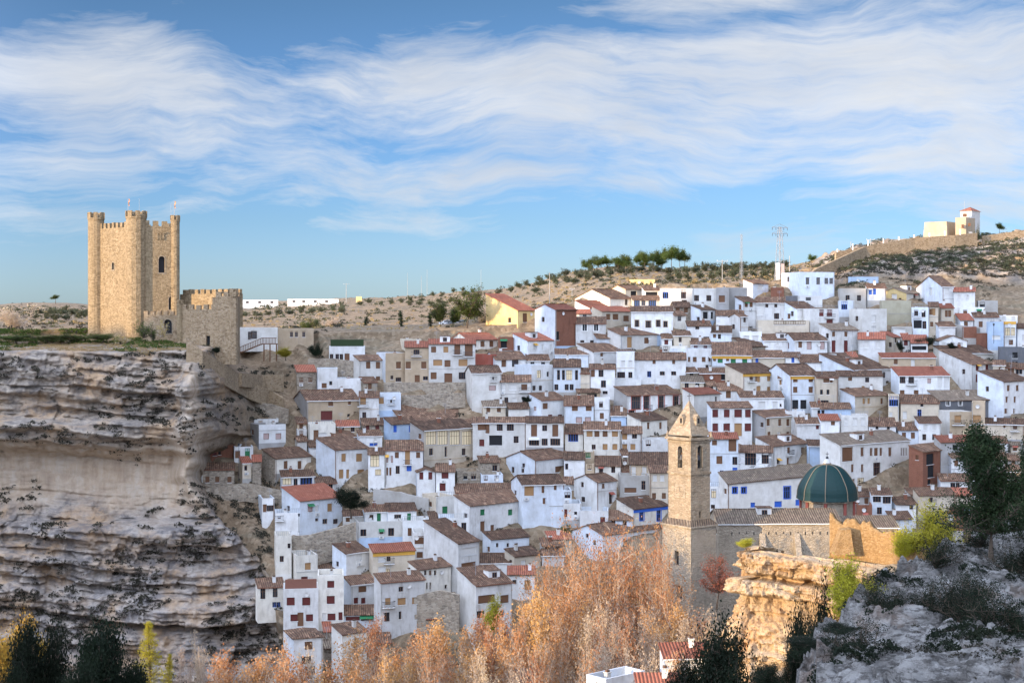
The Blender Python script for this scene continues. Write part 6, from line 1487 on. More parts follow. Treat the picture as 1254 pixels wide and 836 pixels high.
# ================================================================ VEGETATION
from mathutils.bvhtree import BVHTree
bpy.context.view_layer.update()
_dg = bpy.context.evaluated_depsgraph_get()
BV = BVHTree.FromObject(HILL, _dg)
def ground_z(x, y):
    h = BV.ray_cast(Vector((x, y, 150)), Vector((0, 0, -1)))
    return h[0].z if h[0] else -66
def leafquads(c, size, r, flat=0):
    n = len(c); a = r.normal(size=(n, 3)); a /= np.linalg.norm(a, axis=1)[:, None]
    b = r.normal(size=(n, 3)); 
    if flat: a[:, 2] *= .4; b[:, 2] *= .4
    b -= a*(a*b).sum(1)[:, None]; b /= np.linalg.norm(b, axis=1)[:, None]+1e-6
    s = size*r.uniform(.55, 1.3, (n, 1)); a = a*s; b = b*s*r.uniform(.5, .9, (n, 1))
    v = np.stack([c-a*.5, c-b*.5, c+a*.5, c+b*.5], 1).reshape(-1, 3)
    f = np.arange(n*4).reshape(n, 4); return v, f
def tubes(segs, k=4):
    V = []; F = []; n = 0; ang = np.arange(k)*2*np.pi/k
    for p, q, r0, r1 in segs:
        d = q-p; l = np.linalg.norm(d)
        if l < 1e-5: continue
        d = d/l; a = np.cross(d, [0, 0, 1.0]) if abs(d[2]) < .9 else np.cross(d, [1.0, 0, 0]); a /= np.linalg.norm(a); b = np.cross(d, a)
        ring = np.cos(ang)[:, None]*a+np.sin(ang)[:, None]*b
        V.append(p+ring*r0); V.append(q+ring*r1)
        for i in range(k): F.append((n+i, n+(i+1) % k, n+k+(i+1) % k, n+k+i))
        n += 2*k
    return np.vstack(V), np.array(F)
def grow(kind, h, seed):
    r = np.random.default_rng(seed); segs = []; anc = []
    def limb(p, d, L_, rad, n, up, wob, lv):
        st = L_/n; pts = [p]
        for i in range(n):
            d = d+r.normal(size=3)*wob+np.array([0, 0, up]); d /= np.linalg.norm(d)
            q = p+d*st; segs.append((p, q, rad*(1-i/n*.75), rad*(1-(i+1)/n*.75))); p = q; pts.append(p)
            if lv >= 1: anc.append((p, lv))
        return pts, d
    def rdir(el): 
        a = r.uniform(0, 2*np.pi); return np.array([math.cos(a)*math.cos(el), math.sin(a)*math.cos(el), math.sin(el)])
    if kind in ('poplar', 'bare'):
        pts, _ = limb(np.array([0, 0, -1.0]), np.array([0, 0, 1.0]), h+.5, .16+h*.006, 14, .15, .05, 0)
        for i in range(2, len(pts)):
            f = i/len(pts)
            for k_ in range(5 if kind == 'poplar' else 4):
                L1 = h*(.05+.15*math.sin(math.pi*min(1, (1.02-f)*1.0+.05))*1.1)*r.uniform(.6, 1.2)
                b, _ = limb(pts[i]+r.normal(size=3)*.1, rdir(math.radians(r.uniform(35, 62))), L1, .05, 4, .13, .13, 1)
                for t in b[1:]:
                    for _k in range(3): limb(t, rdir(math.radians(r.uniform(10, 70))), L1*.38*r.uniform(.5, 1.2), .03, 2, .1, .15, 2)
    elif kind in ('plane', 'round', 'olive', 'pine', 'umbrella', 'baretree', 'pinelow'):
        th = {'pinelow': .15, 'plane': .22, 'round': .2, 'olive': .15, 'pine': .3, 'umbrella': .5, 'baretree': .12}[kind]; nl = {'pinelow': 9, 'plane': 8, 'round': 7, 'olive': 6, 'pine': 9, 'umbrella': 7, 'baretree': 9}[kind]
        pts, d = limb(np.array([0, 0, -1.0]), np.array([0, 0, 1.0]), h*th+1, h*.022+.05, 4, .1, .06, 0); top = pts[-1]
        sp = {'pinelow': (-5, 65), 'plane': (38, 78), 'round': (15, 75), 'olive': (15, 70), 'pine': (5, 75), 'umbrella': (12, 50), 'baretree': (20, 75)}[kind]
        rest = h*(1-th)
        if kind in ('pine', 'pinelow'): 
            ptr, _ = limb(top, np.array([0, 0, 1.0]), rest*.9, h*.016, 8, .1, .05, 1); starts = [ptr[r.integers(0, 7)] for _ in range(22 if kind == 'pine' else 34)]
        else: starts = [top]*nl
        for s_ in starts:
            el = math.radians(r.uniform(*sp)); L1 = rest*r.uniform(.65, .98)*(.75 if kind != 'plane' else .9)*(math.sin(el)*.35+.65)
            if kind in ('pine', 'pinelow'): f = (s_[2]-top[2])/rest; L1 = rest*.42*(1-f*.62)*r.uniform(.7, 1.15)
            if kind == 'umbrella': L1 = rest*.75*r.uniform(.7, 1)
            b, _ = limb(s_, rdir(el), L1, h*.009+.02, 6, .08 if kind != 'umbrella' else .02, .14, 1)
            for j, t in enumerate(b[1:]):
                for _k in range(4):
                    L2 = L1*.36*r.uniform(.5, 1.15); b2, _ = limb(t, rdir(math.radians(r.uniform(-5, 75))), L2, .03+h*.0015, 3, .06, .2, 2)
                    if kind in ('plane', 'baretree', 'round'):
                        for t2 in b2[1:]:
                            for _q in range(2): limb(t2, rdir(math.radians(r.uniform(0, 80))), L2*.4, .028, 1, .05, .2, 3)
    elif kind == 'cone':
        pts, _ = limb(np.array([0, 0, -1.0]), np.array([0, 0, 1.0]), h+1, h*.018, 16, .1, .02, 0)
        for i in range(2, len(pts)):
            f = i/len(pts)
            for k_ in range(9):
                L1 = h*.26*(1-f)**.8*r.uniform(.6, 1.15)+.25; b, _ = limb(pts[i]+np.array([0, 0, r.uniform(-.4, .4)]), rdir(math.radians(r.uniform(0, 35))), L1, .035, 4, .05, .1, 1)
                for t in b[1:]: limb(t, rdir(math.radians(r.uniform(0, 50))), L1*.3, .02, 1, 0, .1, 2)
    elif kind == 'cypress':
        pts, _ = limb(np.array([0, 0, -.5]), np.array([0, 0, 1.0]), h+.5, .12, 12, .1, .01, 0)
        for i in range(1, len(pts)):
            f = i/len(pts)
            for k_ in range(8): limb(pts[i], rdir(math.radians(60)), h*.10*math.sin(math.pi*(1-f)*.9+.15), .03, 2, .1, .05, 2)
    elif kind == 'bush':
        for k_ in range(14):
            b, _ = limb(np.array([0, 0, -.2]), rdir(math.radians(r.uniform(12, 88))), h*r.uniform(.6, 1), .05, 4, .03, .2, 1)
            for t in b[1:]:
                for _k in range(3): limb(t, rdir(math.radians(r.uniform(0, 80))), h*.25, .02, 1, 0, .2, 2)
    return segs, anc, r
_tree_cache = {}
def proto(kind, leaf, h, seed, nleaf, lsize, spread, bark='bark', k=4, minlv=1):
    key = (kind, leaf, h, seed, nleaf, lsize)
    if key in _tree_cache: return _tree_cache[key]
    segs, anc, r = grow(kind, h, seed)
    v, f = tubes(segs, k); o = npmesh('trunk', v, f, [bark], smooth=True); tm = o.data; bpy.data.objects.remove(o)
    ap = np.array([a for a, l in anc if l >= minlv]); lm = None
    if nleaf:
        nc = max(30, nleaf//14); cl = ap[r.integers(0, len(ap), nc)]      # clumps give an uneven outline with gaps
        c = cl[r.integers(0, nc, int(nleaf*.7))]+r.normal(size=(int(nleaf*.7), 3))*spread
        c2 = ap[r.integers(0, len(ap), nleaf-len(c))]+r.normal(size=(nleaf-len(c), 3))*spread*1.3
        c = np.vstack([c, c2]); v, f = leafquads(c, lsize, r); o = npmesh('crown', v, f, [leaf]); lm = o.data; bpy.data.objects.remove(o)
    allp = np.array([s[1] for s in segs]); H_ = allp[:, 2].max() if kind != 'plane' else np.percentile(allp[:, 2], 99); W_ = np.percentile(np.abs(allp[:, :2]), 97)
    _tree_cache[key] = (tm, lm, H_, W_); return _tree_cache[key]
TREES = []
def tree(name, pr, px, top, D, wpx=None, label=None, cat='tree', group=None, base=None, rz=None, gz=None, sz=None):
    tm, lm, H_, W_ = pr; x = (px-CXP)*D/FPX; zt = zpx(top, D)
    if base is not None: z0 = zpx(base, D)
    else: z0 = gz if gz is not None else ground_z(x, D)
    h = max(zt-z0, .4); s = h/H_; sw = s if wpx is None else (wpx*.5*D/FPX)/W_
    e = empty(name, (x, D, z0), rz if rz is not None else random.uniform(0, 6.28), label, cat, group)
    for me, nm in ((tm, 'trunk'), (lm, 'crown')):
        if me is None: continue
        o = bpy.data.objects.new(nm, me); C.objects.link(o); o.parent = e; o.scale = (sw, sw, s)
    TREES.append(e); return e
pop = [proto('poplar', 'leafautumn', 25., 10+i, 5200, .31, .40, 'palebark', 3) for i in range(4)]
pops = [proto('poplar', 'leafautumn', 25., 30+i, 2600, .29, .5, 'palebark', 3) for i in range(3)]
bare = [proto('bare', 'twigs', 25., 50+i, 3400, .30, .4, 'palebark', 3) for i in range(3)]
plane = [proto('plane', 'leafautumn', 30., 70+i, 11000, .34, .58, 'palebark', 3) for i in range(3)]
darkfull = [proto('round', 'leafdark', 8., 225+i, 34000, .2, .42, 'bark', 4) for i in range(2)]
planes = [proto('plane', 'leafautumn', 30., 80+i, 5500, .34, .65, 'palebark', 3) for i in range(2)]
redt = [proto('round', 'leafred', 12., 90, 3800, .26, .35, 'bark', 3)]
aut = [proto('round', 'leafautumn', 12., 95+i, 6500, .26, .35, 'bark', 3) for i in range(2)]
pine = [proto('pine', 'leafdark', 12., 100+i, 16000, .22, .30, 'bark', 4) for i in range(3)]
pinebig = [proto('pinelow', 'leafpine', 14., 121, 42000, .20, .36, 'bark', 5)]
dark = [proto('round', 'leafdark', 8., 125+i, 30000, .15, .30, 'bark', 4) for i in range(2)]
umb = [proto('umbrella', 'leafgreen', 12., 130+i, 4200, .42, .55, 'bark', 4) for i in range(3)]
olive = [proto('olive', 'leafolive', 5., 140+i, 520, .5, .35, 'bark', 3) for i in range(3)]
yel = [proto('round', 'leafyellow', 10., 150+i, 22000, .20, .34, 'bark', 4) for i in range(2)]
gold = [proto('round', 'leafgold', 12., 155, 16000, .26, .42, 'bark', 4)]
cone = [proto('cone', 'leafyellow', 16., 160, 11000, .2, .2, 'bark', 4)]
cyp = [proto('cypress', 'leafpine', 9., 170, 1400, .3, .14, 'bark', 3)]
rnd = [proto('round', 'leafgreen', 9., 180+i, 5200, .26, .36, 'bark', 3) for i in range(2)]
bt = [proto('baretree', 'twigs', 9., 190+i, 900, .3, .3, 'palebark', 3) for i in range(2)]
shr = [proto('bush', 'leafgreen', 2.0, 200+i, 900, .14, .14, 'bark', 3) for i in range(2)]
shd = [proto('bush', 'leafpine', 2.0, 210+i, 900, .14, .14, 'bark', 3) for i in range(2)]
shdry = [proto('bush', 'drygrass', 1.4, 220+i, 600, .13, .12, 'palebark', 3) for i in range(2)]
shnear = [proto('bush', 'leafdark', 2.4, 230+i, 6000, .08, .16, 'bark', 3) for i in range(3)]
GV = 'riverside poplars with orange autumn leaves'
# front rows of narrow poplars (px, top, D, width px)
r_ = np.random.default_rng(5)
row = []
for px, top in [(446, 772), (462, 752), (478, 790), (496, 772), (512, 762), (528, 770), (548, 752), (566, 762), (584, 768), (600, 748), (618, 742), (636, 735), (655, 728), (672, 718), (690, 722), (708, 728), (726, 738), (745, 730), (764, 728), (783, 738), (800, 738), (818, 736), (836, 738), (852, 742), (866, 750)]:
    row.append((px, top, 196+r_.uniform(-3, 4)+(px-446)*.035, r_.uniform(34, 44)))
for i, (px, top, D, w) in enumerate(row):
    k = pop if px < 700 or i % 3 == 0 else (pops if i % 3 == 1 else bare)
    tree('poplar', k[i % len(k)], px, top, D, w, ORD[i]+' slender poplar from the left in the front row of the orange riverside grove', 'poplar', GV)
for i in range(21):
    px = 470+i*20+r_.uniform(-5, 5); top = np.interp(px, [470, 560, 620, 700, 760, 860], [800, 790, 760, 748, 752, 745])+r_.uniform(-6, 10)
    k = pop if px < 690 else (pops if i % 2 else bare)
    tree('poplar', k[i % len(k)], px, top, 186+r_.uniform(-3, 3)+(px-446)*.02, r_.uniform(30, 40), 'poplar filling the dense orange grove behind the bottom roofs', 'poplar', 'poplars inside the orange grove')
for i in range(14):
    px = 480+i*29+r_.uniform(-8, 8); tree('poplar', (pops+bare)[i % 6], px, 800+r_.uniform(-14, 6)-(8 if px > 640 else 0), 172+r_.uniform(-4, 4), 34, 'low pale-stemmed poplar at the near edge of the orange grove', 'poplar', 'poplars at the near edge of the grove')
for i, (px, top, D, w, k) in enumerate([(668, 690, 216, 60, 0), (700, 664, 218, 88, 1), (742, 656, 220, 100, 2), (782, 672, 219, 84, 1), (806, 668, 214, 66, 0), (820, 702, 212, 36, 2), (724, 700, 210, 80, 0), (668, 700, 222, 50, 3), (690, 676, 223, 80, 1), (726, 664, 224, 90, 0), (766, 662, 224, 90, 2), (800, 674, 220, 70, 1)]):
    tree('plane_tree', (plane+planes)[k if k < 3 else 3], px, top, D, w, ORD[i]+' big spreading tree from the left with sparse orange leaves above the poplars' if i < 6 else (['broad orange tree in the middle of the grove', 'thin half bare tree at the left end of the tall orange trees']+['tall orange tree at the back of the grove below the pediment building']*4)[i-6], 'tree', 'tall spreading autumn trees by the church')
tree('small_tree', redt[0], 878, 676, 222, 42, 'small reddish-leaved tree at the foot of the church nave', 'tree', base=740)
for i, (px, top, w, t) in enumerate([(270, 800, 44, 0), (290, 790, 52, 1), (314, 797, 50, 0), (342, 792, 52, 1), (368, 803, 46, 0), (394, 804, 50, 1), (420, 798, 46, 0), (302, 806, 50, 0), (354, 808, 54, 1), (406, 812, 50, 0), (438, 808, 44, 1)]):
    tree('autumn_tree', pop[t*2], px, top, 176+r_.uniform(-8, 6), w, ORD[i]+' low orange bushy tree from the left at the bottom left edge' if i < 7 else 'orange treetop just above the lower left edge', 'tree', None if i < 7 else 'orange treetops at the lower edge')
for i, (px, top, w) in enumerate([(216, 786, 20), (236, 770, 26), (251, 788, 20), (226, 800, 18), (355, 776, 22), (384, 786, 20), (368, 795, 18)]):
    tree('bare_tree', bare[i % 3], px, top, 180+r_.uniform(-6, 6), w, ORD[i]+' pale leafless slender tree from the left at the bottom left' if i < 4 else ORD[i-4]+' pale leafless tree in front of the lowest white houses', 'tree')
tree('conifer', cone[0], 184, 760, 150, 34, 'yellow-green pointed conifer standing alone at the bottom left', 'conifer', base=850)
tree('conifer', cone[0], 206, 800, 152, 18, 'smaller dark conifer tip right of the yellow-green conifer', 'conifer', base=860)
tree('golden_tree', gold[0], 4, 754, 128, 56, 'golden-leaved tree cut by the left edge of the photo', 'tree', base=870)
tree('golden_tree', gold[0], 34, 768, 130, 40, 'golden-leaved treetop above the dark pine at the left', 'tree', base=870)
for i, (px, top, w, D) in enumerate([(46, 766, 50, 62), (118, 772, 48, 60), (154, 812, 30, 64), (160, 822, 30, 61), (12, 820, 26, 60), (96, 822, 34, 58)]):
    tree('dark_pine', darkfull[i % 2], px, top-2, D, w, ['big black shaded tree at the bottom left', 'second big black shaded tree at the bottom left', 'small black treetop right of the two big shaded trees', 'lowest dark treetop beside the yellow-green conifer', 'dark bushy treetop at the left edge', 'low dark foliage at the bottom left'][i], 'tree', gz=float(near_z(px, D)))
# right foreground
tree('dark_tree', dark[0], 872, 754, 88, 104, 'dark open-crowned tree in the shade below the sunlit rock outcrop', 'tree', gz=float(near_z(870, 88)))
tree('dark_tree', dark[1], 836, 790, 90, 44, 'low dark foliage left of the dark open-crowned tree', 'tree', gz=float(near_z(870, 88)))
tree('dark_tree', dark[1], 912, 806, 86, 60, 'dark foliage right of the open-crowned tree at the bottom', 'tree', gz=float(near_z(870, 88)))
tree('large_pine', pinebig[0], 1214, 520, 98, 82, 'large dark pine standing on the rocky slope at the right', 'pine', gz=float(near_z(1212, 98)))
tree('large_pine', pinebig[0], 1266, 514, 100, 56, 'dark pine at the right edge behind the large one', 'pine', gz=float(near_z(1264, 100)))
tree('large_pine', pine[1], 1270, 640, 84, 50, 'dark lower foliage at the right edge of the photo', 'pine', gz=float(near_z(1270, 84)))
tree('yellow_tree', yel[0], 1134, 614, 164, 62, 'sunlit yellow-green pine beside the ruined wall', 'tree', base=697)
tree('yellow_tree', yel[1], 1104, 652, 163, 28, 'small yellow-green shrub at the right end of the ruined wall', 'shrub', base=690)
tree('yellow_tree', yel[1], 1044, 680, 91, 60, 'yellow-green tree in front of the rock outcrop', 'tree', gz=float(near_z(1044, 91)))
for i, (px, top, D, w, b) in enumerate([(1006, 712, 96, 56, 800), (990, 742, 92, 40, 810), (976, 760, 88, 26, 840), (1022, 735, 96, 40, 790), (968, 790, 84, 20, 850), (1000, 765, 84, 60, 850), (1030, 770, 74, 56, 870), (1000, 800, 70, 60, 870), (940, 812, 82, 50, 870), (1066, 700, 98, 26, 740)]):
    tree('dark_juniper', dark[i % 2], px, top, D, w, ORD[i]+' dark juniper-like shrub at the left margin of the rocky slope', 'shrub', 'dark shrubs on the margin of the rocky slope', gz=float(near_z(max(px, 985), D)))
# skyline pines
for i, (px, top, w) in enumerate([(717, 317, 14), (730, 313, 22), (743, 313, 16)]):
    tree('umbrella_pine', umb[i], px, top, 520, w, ['left', 'middle', 'right'][i]+' of the three separate umbrella pines on the hill skyline', 'pine', 'trio of umbrella pines', base=338-i*2)
for i, (px, top, w) in enumerate([(757, 315, 18), (768, 311, 20), (780, 309, 20), (790, 308, 18), (800, 306, 20), (811, 304, 20), (822, 302, 20), (833, 303, 18), (838, 306, 14), (765, 320, 16), (787, 318, 18), (806, 316, 18)]):
    tree('umbrella_pine', umb[i % 3], px, top, 505+i % 3*6, w, ORD[i]+' pine from the left in the dense skyline clump', 'pine', 'pine clump on the skyline', base=333)
tree('round_tree', rnd[0], 572, 350, 372, 40, 'large sunlit green tree with yellowing leaves above the car park', 'tree', base=400)
tree('round_tree', rnd[1], 538, 366, 376, 24, 'smaller green tree left of the large sunlit one', 'tree', base=402)
tree('round_tree', rnd[1], 556, 374, 380, 22, 'low green tree between the two bigger trees above the car park', 'tree', base=402)
for i, px in enumerate([447, 492, 528, 448.5]): 
    if i < 3: tree('cypress', cyp[0], px, [388, 381, 384][i], 385, 5, ORD[i]+' slim dark cypress from the left above the road wall', 'cypress', base=408)
tree('bare_bush', bt[0], 22, 371, 352, 48, 'round leafless tree glowing pinkish at the far left terrace', 'tree', base=409)
tree('round_bush', shr[0], 62, 394, 344, 36, 'rounded yellow-green bush left of the keep', 'bush', base=408)
tree('bare_bush', bt[1], 592, 372, 385, 26, 'leafless greyish tree left of the yellow house', 'tree', base=402)
tree('bare_bush', bt[0], 402, 384, 400, 24, 'leafless tree on the slope above the road wall', 'tree', base=408)
tree('bush', rnd[0], 383, 388, 378, 24, 'olive green bush right of the cream building by the castle', 'bush', base=412)
for i, (px, top, w, b) in enumerate([(176, 392, 24, 412), (200, 394, 18, 410), (188, 404, 10, 416), (186, 398, 14, 412)]):
    tree('bush', (shdry+shr+shd)[[2, 0, 4, 2][i]], px, top, 312, w, ORD[i]+' shrub from the left at the foot of the keep', 'bush', base=b)
tree('bush', shd[0], 430, 596, 284, 30, None, base=622) if False else None
tree('round_tree', dark[1], 430, 595, 288, 32, 'dark evergreen right of the white house with the red roof', 'tree', base=630)
tree('round_tree', yel[0], 604, 728, 230, 26, 'yellow-green small tree in front of the house with the big dark roof', 'tree', base=790)
tree('round_tree', rnd[0], 694, 640, 262, 12, 'small dark bush in the white courtyard', 'bush', base=655)
tree('bush', dark[0], 646, 484, 318, 10, 'small dark green bush beside the white wing', 'bush', base=494)
tree('bush', dark[1], 1128, 412, 352, 26, 'dark green bush on the terrace of the red-roofed house', 'bush', base=428)
tree('bush', dark[0], 1166, 419, 350, 12, 'small dark tree beside the white gable', 'bush', base=428)
tree('bush', dark[0], 1103, 416, 350, 8, 'thin green shrub beside the green gate', 'bush', base=432)
tree('bush', dark[0], 1031, 348, 400, 12, 'dark bush left of the pale bluish block', 'bush', base=364) 
tree('bush', dark[0], 1031, 383, 380, 10, 'small dark tree between two white houses below the beige wall', 'bush', base=394)
tree('bush', yel[0], 914, 658, 164, 24, 'dry yellow-green bush on the tip of the rock outcrop', 'bush', base=672)
tree('bush', shr[0], 1197, 276, 446, 8, 'dark green tree right of the hilltop chapel', 'tree', base=293)
tree('palm', umb[0], 1224, 273, 470, 10, 'small round-topped tree on the hill right of the chapel', 'tree', base=288)
tree('bush', umb[1], 994, 311, 440, 12, 'small dark tree on the crest right of the pylon', 'tree', base=326)
tree('bush', umb[0], 68, 361, 900, 10, 'small tree on the far left skyline', 'tree', base=371)
tree('bush', dark[0], 255, 420, 306, 12, 'dark green bush at the foot of the bailey wall', 'bush', base=434)
tree('bush', dark[1], 265, 424, 306, 9, 'second dark bush at the foot of the bailey wall', 'bush', base=434)
tree('palm_bush', yel[0], 350, 424, 344, 16, 'yellowish bush under the wooden stair building', 'bush', base=440)
tree('bush', dark[0], 388, 420, 352, 14, 'dark bushes left of the hedge terrace house', 'bush', base=440)
for i, (px, top, w) in enumerate([(20, 409, 40), (58, 409, 44), (95, 408, 40), (125, 408, 34), (150, 411, 22)]):
    tree('hedge_bush', rnd[i % 2] if i < 4 else shdry[0], px, top, 312, w, ORD[i]+' dark rounded hedge shrub from the left on the castle terrace', 'bush', 'hedge on the castle terrace', base=419)
# olive rows on the hillside
no = 0; olv = []
for rw, (ya, yb_, xa, xb, D) in enumerate([(358, 338, 585, 700, 640), (366, 348, 660, 720, 560), (374, 352, 655, 760, 520), (352, 342, 705, 760, 480), (345, 334, 760, 960, 500), (372, 366, 500, 580, 700), (366, 362, 440, 580, 820), (352, 340, 820, 960, 450), (382, 380, 300, 420, 600), (376, 375, 20, 105, 700), (384, 383, 10, 105, 560), (392, 392, 40, 110, 460), (337, 333, 850, 960, 512)]):
    nn = int((xb-xa)/11)
    for i in range(nn):
        t = i/max(1, nn-1); px = lerp(xa, xb, t)+random.uniform(-2, 2); D_ = D*random.uniform(.97, 1.03); x = (px-CXP)*D_/FPX; gz = ground_z(x, D_)
        py = HYP-gz*FPX/D_; 
        hgt = random.uniform(1.9, 3.0); olv.append(tree('olive_tree', olive[no % 3], px, HYP-(gz+hgt)*FPX/D_, D_, random.uniform(9, 13)*500/D_*1.0, 'small round grey-green olive tree in rows on the dry hillside', 'olive tree', 'olive trees on the dry hillside', gz=gz-.1)); no += 1
# scrub that nobody could count
def clumps(name, pts, rad, nq, q, mat, label):
    r = np.random.default_rng(len(pts)); pts = np.asarray(pts); n = len(pts); rad = np.asarray(rad)
    c = np.repeat(pts, nq, 0); d = r.normal(size=(n*nq, 3)); d /= np.linalg.norm(d, axis=1)[:, None]; d *= r.uniform(.3, 1, (n*nq, 1))**.5
    d[:, 2] = np.abs(d[:, 2])*.75; c = c+d*np.repeat(rad, nq)[:, None]
    v, f = leafquads(c, 1.0, r); cc = np.repeat(c, 4, 0); v = cc+(v-cc)*np.repeat(np.repeat(rad, nq), 4)[:, None]*q
    o = npmesh(name, v, f, [mat]); tag(o, label, None, None, 'stuff'); return o
HX, HY_, HZ = HG; hpx = PX(HX, np.maximum(HY_, 1)); hpy = HYP-HZ*FPX/np.maximum(HY_, 1)
flat = dict(px=hpx.ravel(), py=hpy.ravel(), x=HX.ravel(), y=HY_.ravel(), z=HZ.ravel())
def pick(mask, n, seed=1):
    i = np.nonzero(mask)[0]; r = np.random.default_rng(seed); i = r.choice(i, min(n, len(i)), replace=False); return np.stack([flat['x'][i], flat['y'][i], flat['z'][i]], 1)
def blob(cs):
    m_ = np.zeros(len(flat['px']))
    for cx, cy, sx, sy in cs: m_ = np.maximum(m_, 1-((flat['px']-cx)/sx)**2-((flat['py']-cy)/sy)**2)
    return m_
nz = fbm(flat['x'], flat['y'], flat['z'], 3, .12)
inb = (flat['px'] > -250) & (flat['px'] < 1500) & (flat['y'] > 225)
B1 = blob([(40, 455, 60, 12), (190, 480, 55, 14), (205, 510, 45, 22), (135, 505, 30, 10), (60, 538, 75, 9), (150, 560, 40, 12), (285, 640, 50, 45), (300, 610, 50, 30), (275, 620, 50, 40), (310, 660, 30, 30), (250, 665, 60, 15), (60, 650, 40, 12), (190, 725, 60, 16), (300, 770, 60, 26), (150, 690, 60, 8), (255, 500, 22, 30), (290, 505, 55, 22), (250, 455, 18, 12), (300, 490, 30, 10), (330, 455, 45, 12), (345, 470, 40, 12), (360, 500, 20, 8), (320, 700, 18, 22), (345, 780, 20, 20), (200, 436, 60, 8), (120, 440, 80, 5), (250, 600, 20, 12)])
pts = pick(inb & (B1+nz*.7 > .22), 3200, 2); clumps('scrub', pts, rng.uniform(.35, 1.1, len(pts)), 42, .42, 'leafscrub', 'dark scrub on the ledges of the cliff')
cl = inb & (flat['px'] < 340) & (flat['py'] > 440) & (nz > .35)
pts = pick(cl & (~((flat['py'] > 545) & (flat['py'] < 640) & (flat['px'] < 235))), 1500, 3); clumps('scrub', pts, rng.uniform(.2, .6, len(pts)), 24, .5, 'leafscrub', 'small tufts scattered over the cliff')
tp = inb & (flat['px'] < 232) & (flat['y'] > 298) & (flat['y'] < 345) & (flat['py'] < 436) & (flat['py'] > 404)
pts = pick(tp, 3600, 4); clumps('dry_grass', pts, rng.uniform(.2, .55, len(pts)), 22, .4, 'drygrass', 'dry golden grass and weeds on the castle terrace')
pts = pick(tp & (nz > .0), 1100, 5); clumps('scrub', pts, rng.uniform(.35, .9, len(pts)), 40, .38, 'leafgreen', 'low green bushes on the castle terrace')
fld = inb & (flat['y'] > 372) & (flat['y'] < 1150) & (flat['py'] < 412) & (flat['px'] > -60) & (flat['px'] < 1000)
pts = pick(fld & (nz > .05), 1500, 6); rr_ = rng.uniform(.4, 1.3, len(pts))*np.clip(pts[:, 1]/520, .7, 1.8); clumps('scrub', pts, rr_, 22, .5, 'leafolive', 'grey-green scrub over the dry hillside')
pts = pick(fld, 2200, 7); clumps('dry_grass', pts, rng.uniform(.3, .9, len(pts)), 18, .5, 'drygrass', 'dry grass tufts over the hillside')
rkh = inb & (flat['px'] > 1000) & (flat['y'] > 395) & (flat['y'] < 465) & (flat['py'] > 285)
rk2 = inb & (flat['px'] > 995) & (flat['y'] > 380) & (flat['y'] < 470) & (flat['py'] > 300) & (flat['py'] < 352)
pts = pick(rk2, 2200, 18); clumps('scrub', pts, rng.uniform(.3, 1.0, len(pts)), 30, .4, 'leafscrub', 'low dark scrub on the rocky slope above the top right houses')
pts = pick(rkh & (nz > -.05), 2600, 8); clumps('scrub', pts, rng.uniform(.4, 1.2, len(pts)), 30, .4, 'leafolive', 'dark scrub between the rock ledges under the chapel')
twn = inb & (flat['px'] > 330) & (flat['y'] < 395) & (flat['py'] > 350) & (flat['py'] < 800)
pts = pick(twn & (nz > .35), 500, 9); clumps('scrub', pts, rng.uniform(.3, .8, len(pts)), 30, .4, 'leafscrub', 'weeds and small plants between the houses')
# near slope scrub
npx = PX(NX, NY); npy = HYP-NZ*FPX/NY; flat = dict(px=npx.ravel(), py=npy.ravel(), x=NX.ravel(), y=NY.ravel(), z=NZ.ravel())
nn_ = fbm(flat['x'], flat['y'], flat['z'], 3, .22)
inn = (flat['px'] > 950) & (flat['px'] < 1330) & (flat['y'] > 54) & (flat['y'] < 116) & (flat['py'] < 850)
B2 = blob([(1140, 740, 22, 18), (1165, 755, 26, 14), (1190, 745, 30, 22), (1100, 745, 26, 12), (1070, 745, 20, 16), (1145, 690, 12, 8), (1195, 700, 26, 10), (1240, 705, 18, 20), (1190, 670, 30, 14), (1090, 700, 18, 6), (1245, 760, 24, 40), (1060, 800, 40, 20), (1030, 830, 40, 20), (1230, 810, 20, 14), (1120, 715, 14, 6), (1160, 660, 20, 6), (1210, 775, 14, 12)])
pts = pick(inn & (B2+nn_*.7 > .62), 420, 10); clumps('scrub', pts, rng.uniform(.2, .5, len(pts)), 110, .26, 'leafdark', 'dark low shrubs on the rocky slope in the foreground')
pts = pick(inn & (nn_ > .32), 500, 11); clumps('scrub', pts, rng.uniform(.10, .32, len(pts)), 50, .32, 'leafscrub', 'small dry tufts on the rocky slope in the foreground')
for i, (px, py) in enumerate([(1140, 745), (1165, 752), (1190, 740), (1098, 748), (1072, 742), (1145, 692), (1232, 700), (1200, 668), (1246, 770), (1060, 800), (1210, 770), (1178, 760)]):
    q = near_at(px, py)
    if q is None: continue
    p_ = shnear[i % 3]; e = empty('low_shrub', q, i*1.3, ORD[i]+' of the dark rounded shrubs scattered across the foreground rocky slope', 'shrub', 'shrubs on the foreground slope')
    s_ = random.uniform(.55, .9)
    for me, nm in ((p_[0], 'trunk'), (p_[1], 'crown')): o = bpy.data.objects.new(nm, me); C.objects.link(o); o.parent = e; o.scale = (s_*1.2, s_*1.2, s_)
